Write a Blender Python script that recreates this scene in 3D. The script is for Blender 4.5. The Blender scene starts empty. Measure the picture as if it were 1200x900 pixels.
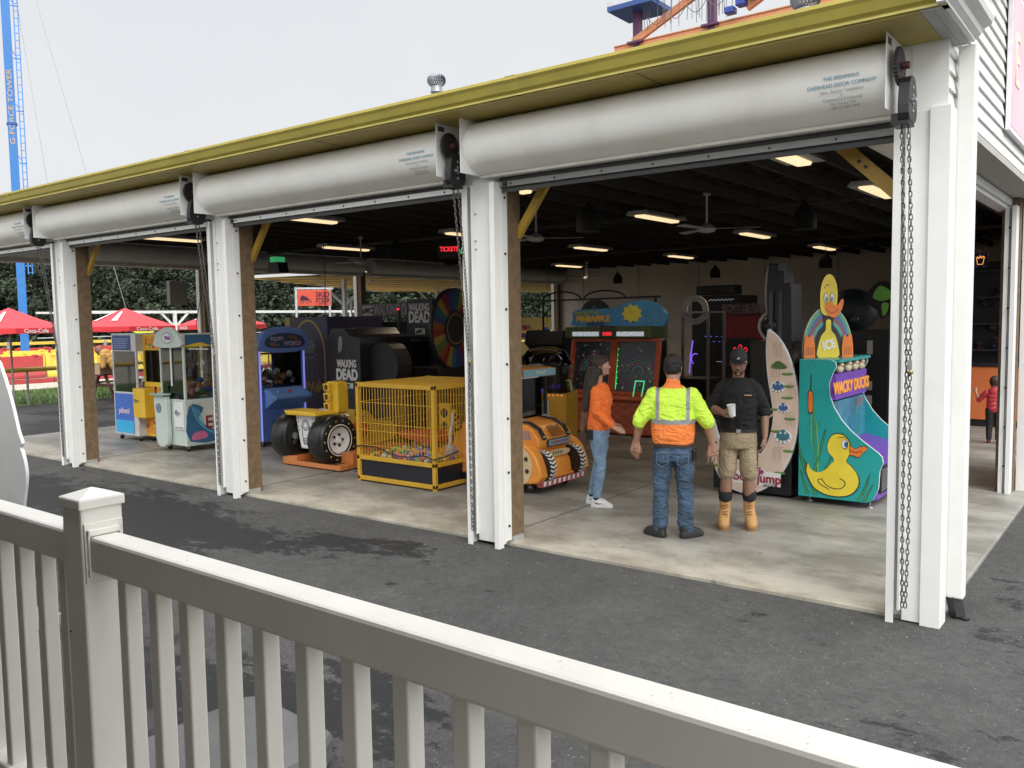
import bpy, bmesh, math, random
import numpy as np
from mathutils import Vector, Matrix, noise
R = math.radians
PI = math.pi
random.seed(7)
SC = bpy.context.scene
COL = SC.collection

# ---------------------------------------------------------------- camera
cam_data = bpy.data.cameras.new("camera")
cam = bpy.data.objects.new("camera", cam_data)
COL.objects.link(cam)
_y, _p, _r = -0.6537, 0.07626, -0.0151
_f = Vector((math.sin(_y)*math.cos(_p), math.cos(_y)*math.cos(_p), -math.sin(_p)))
_rt = Vector((math.cos(_y), -math.sin(_y), 0)); _up = _rt.cross(_f)
_r2 = _rt*math.cos(_r) + _up*math.sin(_r); _u2 = -_rt*math.sin(_r) + _up*math.cos(_r)
_m = Matrix((_r2, _u2, -_f)).transposed().to_4x4(); _m.translation = (0, 0, 1.95)
cam.matrix_world = _m
cam_data.sensor_width = 36; cam_data.lens = 36*1003/1200
cam_data.clip_start = 0.05; cam_data.clip_end = 2000
SC.camera = cam

# ---------------------------------------------------------------- sky, sun, exposure
SUN_DIR = Vector((0.78, -0.48, 0.85)).normalized()
world = bpy.data.worlds.new("World"); SC.world = world; world.use_nodes = True
nt = world.node_tree; nt.nodes.clear()
sky = nt.nodes.new("ShaderNodeTexSky"); sky.sky_type = 'NISHITA'; sky.sun_disc = False
sky.sun_elevation = math.asin(SUN_DIR.z); sky.sun_rotation = math.atan2(SUN_DIR.x, SUN_DIR.y)
sky.air_density = 1.0; sky.dust_density = 4.0; sky.ozone_density = 1.0
hs = nt.nodes.new("ShaderNodeHueSaturation"); hs.inputs['Saturation'].default_value = 0.10
mx = nt.nodes.new("ShaderNodeMix"); mx.data_type = 'RGBA'; mx.inputs[0].default_value = 0.85
cl = nt.nodes.new("ShaderNodeTexNoise"); cl.inputs['Scale'].default_value = 1.3; cl.inputs['Detail'].default_value = 4
tcw = nt.nodes.new("ShaderNodeTexCoord")
rmp = nt.nodes.new("ShaderNodeValToRGB")
rmp.color_ramp.elements[0].position = .3; rmp.color_ramp.elements[0].color = (6.4, 6.62, 7.0, 1)
rmp.color_ramp.elements[1].position = .7; rmp.color_ramp.elements[1].color = (7.5, 7.6, 7.75, 1)
bg = nt.nodes.new("ShaderNodeBackground"); bg.inputs[1].default_value = 0.10
wo = nt.nodes.new("ShaderNodeOutputWorld")
L = nt.links.new
L(tcw.outputs['Generated'], cl.inputs['Vector']); L(cl.outputs['Fac'], rmp.inputs[0])
L(sky.outputs[0], hs.inputs['Color']); L(hs.outputs[0], mx.inputs[6]); L(rmp.outputs[0], mx.inputs[7])
# overcast sky: about three times brighter overhead than at the horizon
sxw = nt.nodes.new("ShaderNodeSeparateXYZ"); L(tcw.outputs['Generated'], sxw.inputs[0])
mrw = nt.nodes.new("ShaderNodeMapRange"); mrw.inputs[1].default_value = .36; mrw.inputs[2].default_value = 1.0; mrw.inputs[3].default_value = 1.0; mrw.inputs[4].default_value = 2.5
L(sxw.outputs[2], mrw.inputs[0])
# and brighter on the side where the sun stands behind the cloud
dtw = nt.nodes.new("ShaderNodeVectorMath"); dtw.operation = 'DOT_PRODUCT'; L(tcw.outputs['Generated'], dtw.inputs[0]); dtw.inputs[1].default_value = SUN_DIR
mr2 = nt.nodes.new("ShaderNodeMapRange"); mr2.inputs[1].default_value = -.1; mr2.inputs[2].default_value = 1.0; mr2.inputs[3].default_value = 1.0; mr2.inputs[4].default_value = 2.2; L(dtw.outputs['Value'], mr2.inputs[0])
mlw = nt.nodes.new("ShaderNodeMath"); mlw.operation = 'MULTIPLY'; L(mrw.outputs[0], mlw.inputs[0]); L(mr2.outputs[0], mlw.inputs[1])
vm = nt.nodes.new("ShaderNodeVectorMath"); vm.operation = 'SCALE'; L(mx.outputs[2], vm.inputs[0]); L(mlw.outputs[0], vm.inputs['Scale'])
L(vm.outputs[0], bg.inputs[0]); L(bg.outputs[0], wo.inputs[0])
sun_d = bpy.data.lights.new("sun", 'SUN'); sun_d.energy = 1.0; sun_d.angle = R(30); sun_d.color = (1, .975, .94)
sun = bpy.data.objects.new("sun", sun_d); COL.objects.link(sun)
sun.rotation_euler = SUN_DIR.to_track_quat('Z', 'Y').to_euler()
SC.view_settings.view_transform = 'Standard'; SC.view_settings.look = 'None'
SC.view_settings.gamma = 1; SC.view_settings.use_curve_mapping = False
SC.view_settings.exposure = 0.31
SC.render.engine = 'CYCLES'
SC.cycles.max_bounces = 7; SC.cycles.diffuse_bounces = 4; SC.cycles.transparent_max_bounces = 24
SC.cycles.use_denoising = True
SC.cycles.sample_clamp_indirect = 6

# ---------------------------------------------------------------- materials
def S(r, g, b):
    f = lambda c: (c/255/12.92) if c/255 <= .04045 else ((c/255+.055)/1.055)**2.4
    return (f(r), f(g), f(b))
MATS = {}
def mat(name, col, rough=.6, metal=0, var=.12, scale=6, bump=0, bscale=40, emit=None, estr=1, spec=.5, dirt=0, dirtcol=None, coat=0, fold=0, fscale=8):
    """procedural paint / plastic / fabric: base colour broken up by noise, optional grime and bump"""
    if name in MATS: return MATS[name]
    m = bpy.data.materials.new(name); m.use_nodes = True; MATS[name] = m
    t = m.node_tree; b = t.nodes['Principled BSDF']; l = t.links.new
    b.inputs['Roughness'].default_value = rough; b.inputs['Metallic'].default_value = metal
    b.inputs['Specular IOR Level'].default_value = spec
    if coat: b.inputs['Coat Weight'].default_value = coat; b.inputs['Coat Roughness'].default_value = .1
    tc = t.nodes.new('ShaderNodeTexCoord')
    n = t.nodes.new('ShaderNodeTexNoise'); n.inputs['Scale'].default_value = scale; n.inputs['Detail'].default_value = 5
    l(tc.outputs['Object'], n.inputs['Vector'])
    r = t.nodes.new('ShaderNodeValToRGB')
    c0 = tuple(max(0, c*(1-var)) for c in col)+(1,); c1 = tuple(min(1, c*(1+var*.6)) for c in col)+(1,)
    r.color_ramp.elements[0].position = .3; r.color_ramp.elements[0].color = c0
    r.color_ramp.elements[1].position = .7; r.color_ramp.elements[1].color = c1
    l(n.outputs['Fac'], r.inputs[0]); out = r.outputs[0]
    if dirt:
        n2 = t.nodes.new('ShaderNodeTexNoise'); n2.inputs['Scale'].default_value = 2.3; n2.inputs['Detail'].default_value = 9; n2.inputs['Roughness'].default_value = .7
        mp = t.nodes.new('ShaderNodeMapping'); mp.inputs['Scale'].default_value = (1, 1, .35); mp.inputs['Location'].default_value = (3, 1, 5)
        l(tc.outputs['Object'], mp.inputs[0]); l(mp.outputs[0], n2.inputs['Vector'])
        mr = t.nodes.new('ShaderNodeMapRange'); mr.inputs[1].default_value = .5; mr.inputs[2].default_value = .75; mr.inputs[4].default_value = dirt
        l(n2.outputs['Fac'], mr.inputs[0])
        mm = t.nodes.new('ShaderNodeMix'); mm.data_type = 'RGBA'
        l(mr.outputs[0], mm.inputs[0]); l(out, mm.inputs[6]); mm.inputs[7].default_value = (*(dirtcol or (.16, .13, .1)), 1)
        out = mm.outputs[2]
    l(out, b.inputs['Base Color'])
    rr = t.nodes.new('ShaderNodeMapRange'); rr.inputs[3].default_value = max(0, rough-.1); rr.inputs[4].default_value = min(1, rough+.12)
    l(n.outputs['Fac'], rr.inputs[0]); l(rr.outputs[0], b.inputs['Roughness'])
    if bump:
        nb = t.nodes.new('ShaderNodeTexNoise'); nb.inputs['Scale'].default_value = bscale; nb.inputs['Detail'].default_value = 4
        bu = t.nodes.new('ShaderNodeBump'); bu.inputs['Strength'].default_value = bump; bu.inputs['Distance'].default_value = .01
        l(tc.outputs['Object'], nb.inputs['Vector']); l(nb.outputs['Fac'], bu.inputs['Height']); l(bu.outputs[0], b.inputs['Normal'])
    if fold:     # soft cloth creases
        mp = t.nodes.new('ShaderNodeMapping'); mp.inputs['Scale'].default_value = (1, 1, 1.7); mp.inputs['Rotation'].default_value = (.5, .4, .3); l(tc.outputs['Object'], mp.inputs[0])
        nf = t.nodes.new('ShaderNodeTexNoise'); nf.inputs['Scale'].default_value = fscale; nf.inputs['Detail'].default_value = 3; nf.inputs['Distortion'].default_value = 1.6; l(mp.outputs[0], nf.inputs['Vector'])
        rf = t.nodes.new('ShaderNodeMath'); rf.operation = 'PINGPONG'; rf.inputs[1].default_value = .16; l(nf.outputs['Fac'], rf.inputs[0])
        bf_ = t.nodes.new('ShaderNodeBump'); bf_.inputs['Strength'].default_value = fold; bf_.inputs['Distance'].default_value = .10
        l(rf.outputs[0], bf_.inputs['Height'])
        if bump: l(bu.outputs[0], bf_.inputs['Normal'])
        l(bf_.outputs[0], b.inputs['Normal'])
    if emit is not None:
        b.inputs['Emission Color'].default_value = (*emit, 1); b.inputs['Emission Strength'].default_value = estr
    return m
def glass(name='glass', tint=(.96, .98, .98), a=.95):
    if name in MATS: return MATS[name]
    m = bpy.data.materials.new(name); m.use_nodes = True; MATS[name] = m
    t = m.node_tree; t.nodes.clear(); l = t.links.new
    tr = t.nodes.new('ShaderNodeBsdfTransparent'); tr.inputs[0].default_value = (*tint, 1)
    g = t.nodes.new('ShaderNodeBsdfGlossy'); g.inputs['Roughness'].default_value = .04
    fr = t.nodes.new('ShaderNodeFresnel'); fr.inputs[0].default_value = 1.5
    ad = t.nodes.new('ShaderNodeMath'); ad.operation = 'ADD'; ad.inputs[1].default_value = .02; ad.use_clamp = True
    mi = t.nodes.new('ShaderNodeMixShader'); o = t.nodes.new('ShaderNodeOutputMaterial')
    l(fr.outputs[0], ad.inputs[0]); l(ad.outputs[0], mi.inputs[0]); l(tr.outputs[0], mi.inputs[1]); l(g.outputs[0], mi.inputs[2]); l(mi.outputs[0], o.inputs[0])
    return m
WHITE = mat('white_vinyl', (.77, .765, .73), .42, var=.03, dirt=.10, dirtcol=(.45, .42, .36))
WHITE2 = mat('white_paint_metal', (.77, .765, .735), .38, var=.03, dirt=.08, dirtcol=(.5, .46, .38))
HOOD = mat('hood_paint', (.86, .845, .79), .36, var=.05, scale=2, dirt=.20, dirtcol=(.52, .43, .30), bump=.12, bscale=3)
YEL_GUT = mat('yellow_gutter_paint', (.46, .38, .075), .45, var=.12, scale=3, dirt=.4, dirtcol=(.3, .27, .1))
YEL_SOF = mat('yellow_soffit_paint', (.42, .325, .075), .5, var=.12, dirt=.35, dirtcol=(.25, .2, .08))
WOOD = mat('brown_wood', (.165, .108, .058), .75, var=.3, scale=14, bump=.3)
BLACK = mat('black_plastic', (.013, .013, .014), .42, var=.25)
BLACKM = mat('black_metal', (.025, .024, .024), .4, metal=.3, var=.3)
DKGREY = mat('dark_grey', (.05, .05, .052), .55)
GREY = mat('grey_metal', (.36, .36, .36), .4, metal=.5, var=.15)
CHROME = mat('chrome', (.75, .75, .75), .18, metal=1)
RUBBER = mat('rubber', (.012, .012, .012), .32, var=.2, bump=.1)
STEELCH = mat('chain_steel', (.13, .12, .11), .42, metal=.7, var=.3, scale=60)
ORANGEP = mat('orange_plastic', (.78, .27, .03), .38, var=.08, dirt=.12)
YELP = mat('yellow_plastic', (.80, .50, .03), .38, var=.08, dirt=.12)
REDP = mat('red_plastic', (.55, .035, .025), .4)
WHITEP = mat('white_plastic', (.78, .78, .76), .35, var=.04)
GLASS = glass()

# ---------------------------------------------------------------- mesh building
class MB:
    def __init__(s): s.v = []; s.f = []; s.m = []; s.T = None
    def add(s, vs, fs, m=0):
        o = len(s.v)
        for p in vs:
            p = Vector(p)
            if s.T is not None: p = s.T @ p
            s.v.append(tuple(p))
        for f in fs: s.f.append([i+o for i in f]); s.m.append(m)
    def box(s, x0, y0, z0, x1, y1, z1, m=0):
        if x0 > x1: x0, x1 = x1, x0
        if y0 > y1: y0, y1 = y1, y0
        if z0 > z1: z0, z1 = z1, z0
        s.add([(x0,y0,z0),(x1,y0,z0),(x1,y1,z0),(x0,y1,z0),(x0,y0,z1),(x1,y0,z1),(x1,y1,z1),(x0,y1,z1)],
              [(0,3,2,1),(4,5,6,7),(0,1,5,4),(1,2,6,5),(2,3,7,6),(3,0,4,7)], m)
    def bar(s, a, b, w, h=None, m=0):
        """rectangular bar from a to b"""
        a = Vector(a); b = Vector(b); h = h or w; d = (b-a).normalized()
        u = d.cross(Vector((0,0,1)));
        if u.length < 1e-3: u = Vector((1,0,0))
        u.normalize(); v = d.cross(u).normalized()
        vs = [p + u*sx*w/2 + v*sy*h/2 for p in (a, b) for sx, sy in ((-1,-1),(1,-1),(1,1),(-1,1))]
        s.add(vs, [(0,1,2,3),(7,6,5,4),(0,4,5,1),(1,5,6,2),(2,6,7,3),(3,7,4,0)], m)
    def cyl(s, a, b, r0, r1=None, n=14, m=0, cap=True):
        a = Vector(a); b = Vector(b); r1 = r0 if r1 is None else r1; d = (b-a)
        if d.length < 1e-6: return
        d.normalize(); u = d.orthogonal().normalized(); w = d.cross(u)
        vs = []
        for p, r in ((a, r0), (b, r1)):
            for i in range(n):
                t = 2*PI*i/n; vs.append(p + (u*math.cos(t)+w*math.sin(t))*r)
        fs = [(i, (i+1)%n, n+(i+1)%n, n+i) for i in range(n)]
        if cap: fs += [tuple(range(n-1, -1, -1)), tuple(range(n, 2*n))]
        s.add(vs, fs, m)
    def tube(s, pts, r, n=8, m=0, closed=False):
        pts = [Vector(p) for p in pts]; k = len(pts); vs = []; u = None
        for i, p in enumerate(pts):
            if closed: d = pts[(i+1)%k]-pts[i-1]
            else: d = pts[min(i+1, k-1)]-pts[max(i-1, 0)]
            d.normalize()
            u = d.orthogonal().normalized() if u is None else (u - d*u.dot(d)).normalized()
            w = d.cross(u); rr = r[i] if isinstance(r, (list, tuple)) else r
            vs += [p+(u*math.cos(2*PI*j/n)+w*math.sin(2*PI*j/n))*rr for j in range(n)]
        fs = []
        for i in range(k if closed else k-1):
            a, b = i*n, ((i+1)%k)*n
            fs += [(a+j, a+(j+1)%n, b+(j+1)%n, b+j) for j in range(n)]
        if not closed: fs += [tuple(range(n-1,-1,-1)), tuple(range((k-1)*n, k*n))]
        s.add(vs, fs, m)
    def prism(s, pts, fn, d0, d1, m=0, side=None):
        """extrude 2-D outline pts; fn(u, v, d) -> 3-D"""
        n = len(pts); side = m if side is None else side
        vs = [fn(u, v, d0) for u, v in pts]+[fn(u, v, d1) for u, v in pts]
        s.add(vs, [tuple(range(n))], m); o = len(s.v)-2*n
        s.f.append([o+n+i for i in range(n-1,-1,-1)]); s.m.append(m)
        for i in range(n): s.f.append([o+i, o+(i+1)%n, o+n+(i+1)%n, o+n+i][::-1]); s.m.append(side)
    def flat(s, pts, fn, d, m=0):
        s.add([fn(u, v, d) for u, v in pts], [tuple(range(len(pts)))], m)
    def line(s, pts, w, fn, d, m=0, closed=False):
        k = len(pts)
        for i in range(k if closed else k-1):
            a = Vector(pts[i]); b = Vector(pts[(i+1)%k]); e = b-a
            if e.length < 1e-6: continue
            e.normalize(); nrm = Vector((-e.y, e.x))*w/2; a = a-e*w*.3; b = b+e*w*.3
            s.flat([a+nrm, b+nrm, b-nrm, a-nrm], fn, d+(i%3)*.0002, m)
    def lathe(s, prof, c, n=20, m=0, axis='z', cap=True):
        vs = []; k = len(prof); c = Vector(c)
        for r, z in prof:
            for j in range(n):
                t = 2*PI*j/n; x, y = r*math.cos(t), r*math.sin(t)
                vs.append(c + Vector((x, y, z) if axis == 'z' else ((x, z, y) if axis == 'y' else (z, x, y))))
        fs = [(i*n+j, i*n+(j+1)%n, (i+1)*n+(j+1)%n, (i+1)*n+j) for i in range(k-1) for j in range(n)]
        if cap: fs += [tuple(range(n-1,-1,-1)), tuple(range((k-1)*n, k*n))]
        s.add(vs, fs, m)
    def ball(s, c, r, n=10, m=0, k=6):
        if not isinstance(r, (tuple, list)): r = (r, r, r)
        vs = [(c[0], c[1], c[2]-r[2])]; 
        for i in range(1, k):
            p = -PI/2+PI*i/k
            for j in range(n):
                t = 2*PI*j/n; vs.append((c[0]+r[0]*math.cos(p)*math.cos(t), c[1]+r[1]*math.cos(p)*math.sin(t), c[2]+r[2]*math.sin(p)))
        vs.append((c[0], c[1], c[2]+r[2])); e = len(vs)-1
        fs = [(0, 1+(j+1)%n, 1+j) for j in range(n)]
        for i in range(k-2): fs += [(1+i*n+j, 1+i*n+(j+1)%n, 1+(i+1)*n+(j+1)%n, 1+(i+1)*n+j) for j in range(n)]
        fs += [(e, 1+(k-2)*n+j, 1+(k-2)*n+(j+1)%n) for j in range(n)]
        s.add(vs, fs, m)
    def mesh(s, name):
        me = bpy.data.meshes.new(name); me.from_pydata(s.v, [], s.f); me.update()
        me.polygons.foreach_set('material_index', s.m); return me
    def build(s, name, mats, parent=None, smooth=None, bevel=0, fix=True):
        me = s.mesh(name)
        if fix:
            bm = bmesh.new(); bm.from_mesh(me); bmesh.ops.recalc_face_normals(bm, faces=bm.faces[:]); bm.to_mesh(me); bm.free()
        for m in (mats if isinstance(mats, (list, tuple)) else [mats]): me.materials.append(m)
        if smooth:
            me.polygons.foreach_set('use_smooth', [True]*len(me.polygons)); me.set_sharp_from_angle(angle=R(smooth))
        o = bpy.data.objects.new(name, me); COL.objects.link(o)
        if parent is not None: o.parent = parent
        if bevel:
            b = o.modifiers.new('bevel', 'BEVEL'); b.width = bevel; b.segments = 2; b.limit_method = 'ANGLE'; b.angle_limit = R(50)
        return o
def tag(o, label=None, cat=None, group=None, kind=None):
    for k, v in (('label', label), ('category', cat), ('group', group), ('kind', kind)):
        if v: o[k] = v
    return o
def thing(name, label, cat, loc=(0, 0, 0), rotz=0, group=None, scale=1):
    o = bpy.data.objects.new(name, None); COL.objects.link(o); o.location = loc; o.rotation_euler = (0, 0, R(rotz))
    o.scale = (scale,)*3; o.empty_display_size = .1
    return tag(o, label, cat, group)
def kids(o): return [c for c in bpy.data.objects if c.parent == o]
def dup(o, loc=None, rotz=None, label=None, group=None, parent=None):
    c = o.copy(); COL.objects.link(c)
    if parent is not None: c.parent = parent
    if loc is not None: c.location = loc
    if rotz is not None: c.rotation_euler = (0, 0, R(rotz))
    if label: c['label'] = label
    if group: c['group'] = group
    for k in kids(o):
        if k is not c: dup(k, parent=c)
    return c
def ell(cx, cy, rx, ry=None, n=20, a0=0, a1=360):
    ry = rx if ry is None else ry
    full = abs(a1-a0) >= 360
    return [(cx+rx*math.cos(R(a0+(a1-a0)*i/(n if full else n-1))), cy+ry*math.sin(R(a0+(a1-a0)*i/(n if full else n-1)))) for i in range(n)]
def smooth_pts(pts, closed=True, k=3):
    """Catmull-Rom through pts"""
    out = []; n = len(pts)
    for i in range(n if closed else n-1):
        g = lambda j: Vector(pts[j % n]) if closed else Vector(pts[min(max(j, 0), n-1)])
        p0, p1, p2, p3 = g(i-1), g(i), g(i+1), g(i+2)
        for s in range(k):
            t = s/k
            out.append(tuple(.5*((2*p1)+(p2-p0)*t+(2*p0-5*p1+4*p2-p3)*t*t+(3*p1-p0-3*p2+p3)*t**3)))
    if not closed: out.append(tuple(pts[-1]))
    return out
def front(y0): return lambda u, v, d: (u, y0-d, v)          # panel facing local -Y
def rightf(x0): return lambda u, v, d: (x0+d, u, v)         # panel facing local +X, u along +Y
def text(s, size, loc, m, parent, face='front', align='CENTER', ext=.001, name='lettering', sx=1, tilt=0, bold=0):
    c = bpy.data.curves.new('tmp_text', 'FONT'); c.body = s; c.size = size; c.align_x = align; c.align_y = 'CENTER'; c.extrude = ext; c.offset = bold
    t = bpy.data.objects.new('tmp_text', c); COL.objects.link(t)
    dg = bpy.context.evaluated_depsgraph_get(); dg.update()
    me = bpy.data.meshes.new_from_object(t.evaluated_get(dg)); bpy.data.objects.remove(t); bpy.data.curves.remove(c)
    rot = {'front': Matrix.Rotation(R(90), 4, 'X'), 'right': Matrix.Rotation(R(90), 4, 'Z') @ Matrix.Rotation(R(90), 4, 'X'),
           'left': Matrix.Rotation(R(-90), 4, 'Z') @ Matrix.Rotation(R(90), 4, 'X')}[face] if isinstance(face, str) else face
    me.transform(Matrix.Translation(Vector(loc)) @ rot @ Matrix.Rotation(R(tilt), 4, 'Z') @ Matrix.Diagonal((sx, 1, 1, 1)))
    me.name = name; me.materials.clear(); me.materials.append(m)
    o = bpy.data.objects.new(name, me); COL.objects.link(o)
    if parent is not None: o.parent = parent
    return o
# ================================================================ SETTING
def ground_mat():
    m = bpy.data.materials.new('asphalt'); m.use_nodes = True
    t = m.node_tree; b = t.nodes['Principled BSDF']; l = t.links.new
    tc = t.nodes.new('ShaderNodeTexCoord')
    def noi(sc, det=6, rough=.6, loc=(0,0,0), stretch=(1,1,1)):
        mp = t.nodes.new('ShaderNodeMapping'); mp.inputs['Location'].default_value = loc; mp.inputs['Scale'].default_value = stretch
        n = t.nodes.new('ShaderNodeTexNoise'); n.inputs['Scale'].default_value = sc; n.inputs['Detail'].default_value = det; n.inputs['Roughness'].default_value = rough
        l(tc.outputs['Object'], mp.inputs[0]); l(mp.outputs[0], n.inputs['Vector']); return n.outputs['Fac']
    def ramp(f, p0, p1, c0, c1):
        r = t.nodes.new('ShaderNodeValToRGB'); r.color_ramp.elements[0].position = p0; r.color_ramp.elements[1].position = p1
        r.color_ramp.elements[0].color = (*c0, 1); r.color_ramp.elements[1].color = (*c1, 1); l(f, r.inputs[0]); return r.outputs[0]
    def mix(f, a, c, mode='MIX'):
        x = t.nodes.new('ShaderNodeMix'); x.data_type = 'RGBA'; x.blend_type = mode; l(f, x.inputs[0]) if not isinstance(f, float) else None
        if isinstance(f, float): x.inputs[0].default_value = f
        l(a, x.inputs[6]); 
        if isinstance(c, tuple): x.inputs[7].default_value = (*c, 1)
        else: l(c, x.inputs[7])
        return x.outputs[2]
    base = ramp(noi(.55, 8, .65), .3, .75, (.052, .051, .049), (.080, .079, .075))
    grain = ramp(noi(85, 3, .8), .3, .7, (.68, .68, .68), (1.32, 1.32, 1.32))
    c = mix(1.0, base, grain, 'MULTIPLY')
    c = mix(1.0, c, ramp(noi(19, 6, .75), .3, .7, (.74, .74, .735), (1.26, 1.26, 1.26)), 'MULTIPLY')
    c = mix(1.0, c, ramp(noi(2.4, 7, .7, (9, 3, 0)), .35, .68, (.86, .86, .865), (1.12, 1.12, 1.11)), 'MULTIPLY')
    # pale stone flecks
    vo = t.nodes.new('ShaderNodeTexVoronoi'); vo.inputs['Scale'].default_value = 34; l(tc.outputs['Object'], vo.inputs['Vector'])
    sel = t.nodes.new('ShaderNodeSeparateColor'); l(vo.outputs['Color'], sel.inputs[0])
    m1 = t.nodes.new('ShaderNodeMath'); m1.operation = 'LESS_THAN'; m1.inputs[1].default_value = .16; l(vo.outputs['Distance'], m1.inputs[0])
    m2 = t.nodes.new('ShaderNodeMath'); m2.operation = 'GREATER_THAN'; m2.inputs[1].default_value = .70; l(sel.outputs[0], m2.inputs[0])
    m3 = t.nodes.new('ShaderNodeMath'); m3.operation = 'MULTIPLY'; l(m1.outputs[0], m3.inputs[0]); l(m2.outputs[0], m3.inputs[1])
    m4 = t.nodes.new('ShaderNodeMath'); m4.operation = 'MULTIPLY'; l(m3.outputs[0], m4.inputs[0]); l(sel.outputs[1], m4.inputs[1])
    c = mix(m4.outputs[0], c, (.24, .235, .215))
    # rain-wet patches; more of them away to the left and along the kerb line of the slab
    sx = t.nodes.new('ShaderNodeSeparateXYZ'); l(tc.outputs['Object'], sx.inputs[0])
    def mr(inp, a, b_, c0, c1):
        n = t.nodes.new('ShaderNodeMapRange'); n.inputs[1].default_value = a; n.inputs[2].default_value = b_; n.inputs[3].default_value = c0; n.inputs[4].default_value = c1; l(inp, n.inputs[0]); return n.outputs[0]
    def mth(op, a, b_):
        n = t.nodes.new('ShaderNodeMath'); n.operation = op
        for i, q in enumerate((a, b_)):
            if isinstance(q, float): n.inputs[i].default_value = q
            else: l(q, n.inputs[i])
        return n.outputs[0]
    wn = noi(.42, 10, .66, (4.2, 1.7, 0), (1, 1.6, 1))
    fine = noi(14, 4, .7)
    def pool(cx, cy, rx, ry, amp):
        v = t.nodes.new('ShaderNodeVectorMath'); v.operation = 'SUBTRACT'; l(tc.outputs['Object'], v.inputs[0]); v.inputs[1].default_value = (cx, cy, -.03)
        v2 = t.nodes.new('ShaderNodeVectorMath'); v2.operation = 'MULTIPLY'; l(v.outputs[0], v2.inputs[0]); v2.inputs[1].default_value = (1/rx, 1/ry, 0)
        v3 = t.nodes.new('ShaderNodeVectorMath'); v3.operation = 'LENGTH'; l(v2.outputs[0], v3.inputs[0]); return mr(v3.outputs['Value'], 0, 1, amp, 0.0)
    w = wn
    for a_ in ((-10.8, 4.5, 5.6, 1.7, .27), (-7.6, 4.6, 2.2, .9, .20), (-5.4, 5.2, 1.6, .45, .22), (-3.6, 2.5, 2.0, 1.0, .27), (-6.6, 2.6, 2.6, .8, .14), (-.35, 7.2, .9, 2.4, .22), (-1.9, 2.3, .8, .5, .12), (-18.5, 9, 3.5, 3, .1)):
        w = mth('ADD', w, pool(*a_))
    w = mth('ADD', w, mr(noi(3.6, 8, .75, (2, 7, 0), (1, 2.4, 1)), .3, .7, -.10, .09)); w = mth('ADD', w, mr(fine, .3, .7, -.07, .07))
    wet = mr(w, .60, .645, 0.0, 1.0)
    c = mix(mth('MULTIPLY', wet, .88), c, (.011, .0112, .0118))
    l(c, b.inputs['Base Color'])
    l(mr(wet, 0, 1, .90, .72), b.inputs['Roughness'])
    bu = t.nodes.new('ShaderNodeBump'); bu.inputs['Strength'].default_value = .8; bu.inputs['Distance'].default_value = .012
    l(noi(70, 3, .7), bu.inputs['Height']); l(bu.outputs[0], b.inputs['Normal'])
    b.inputs['Specular IOR Level'].default_value = .35
    return m
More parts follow.
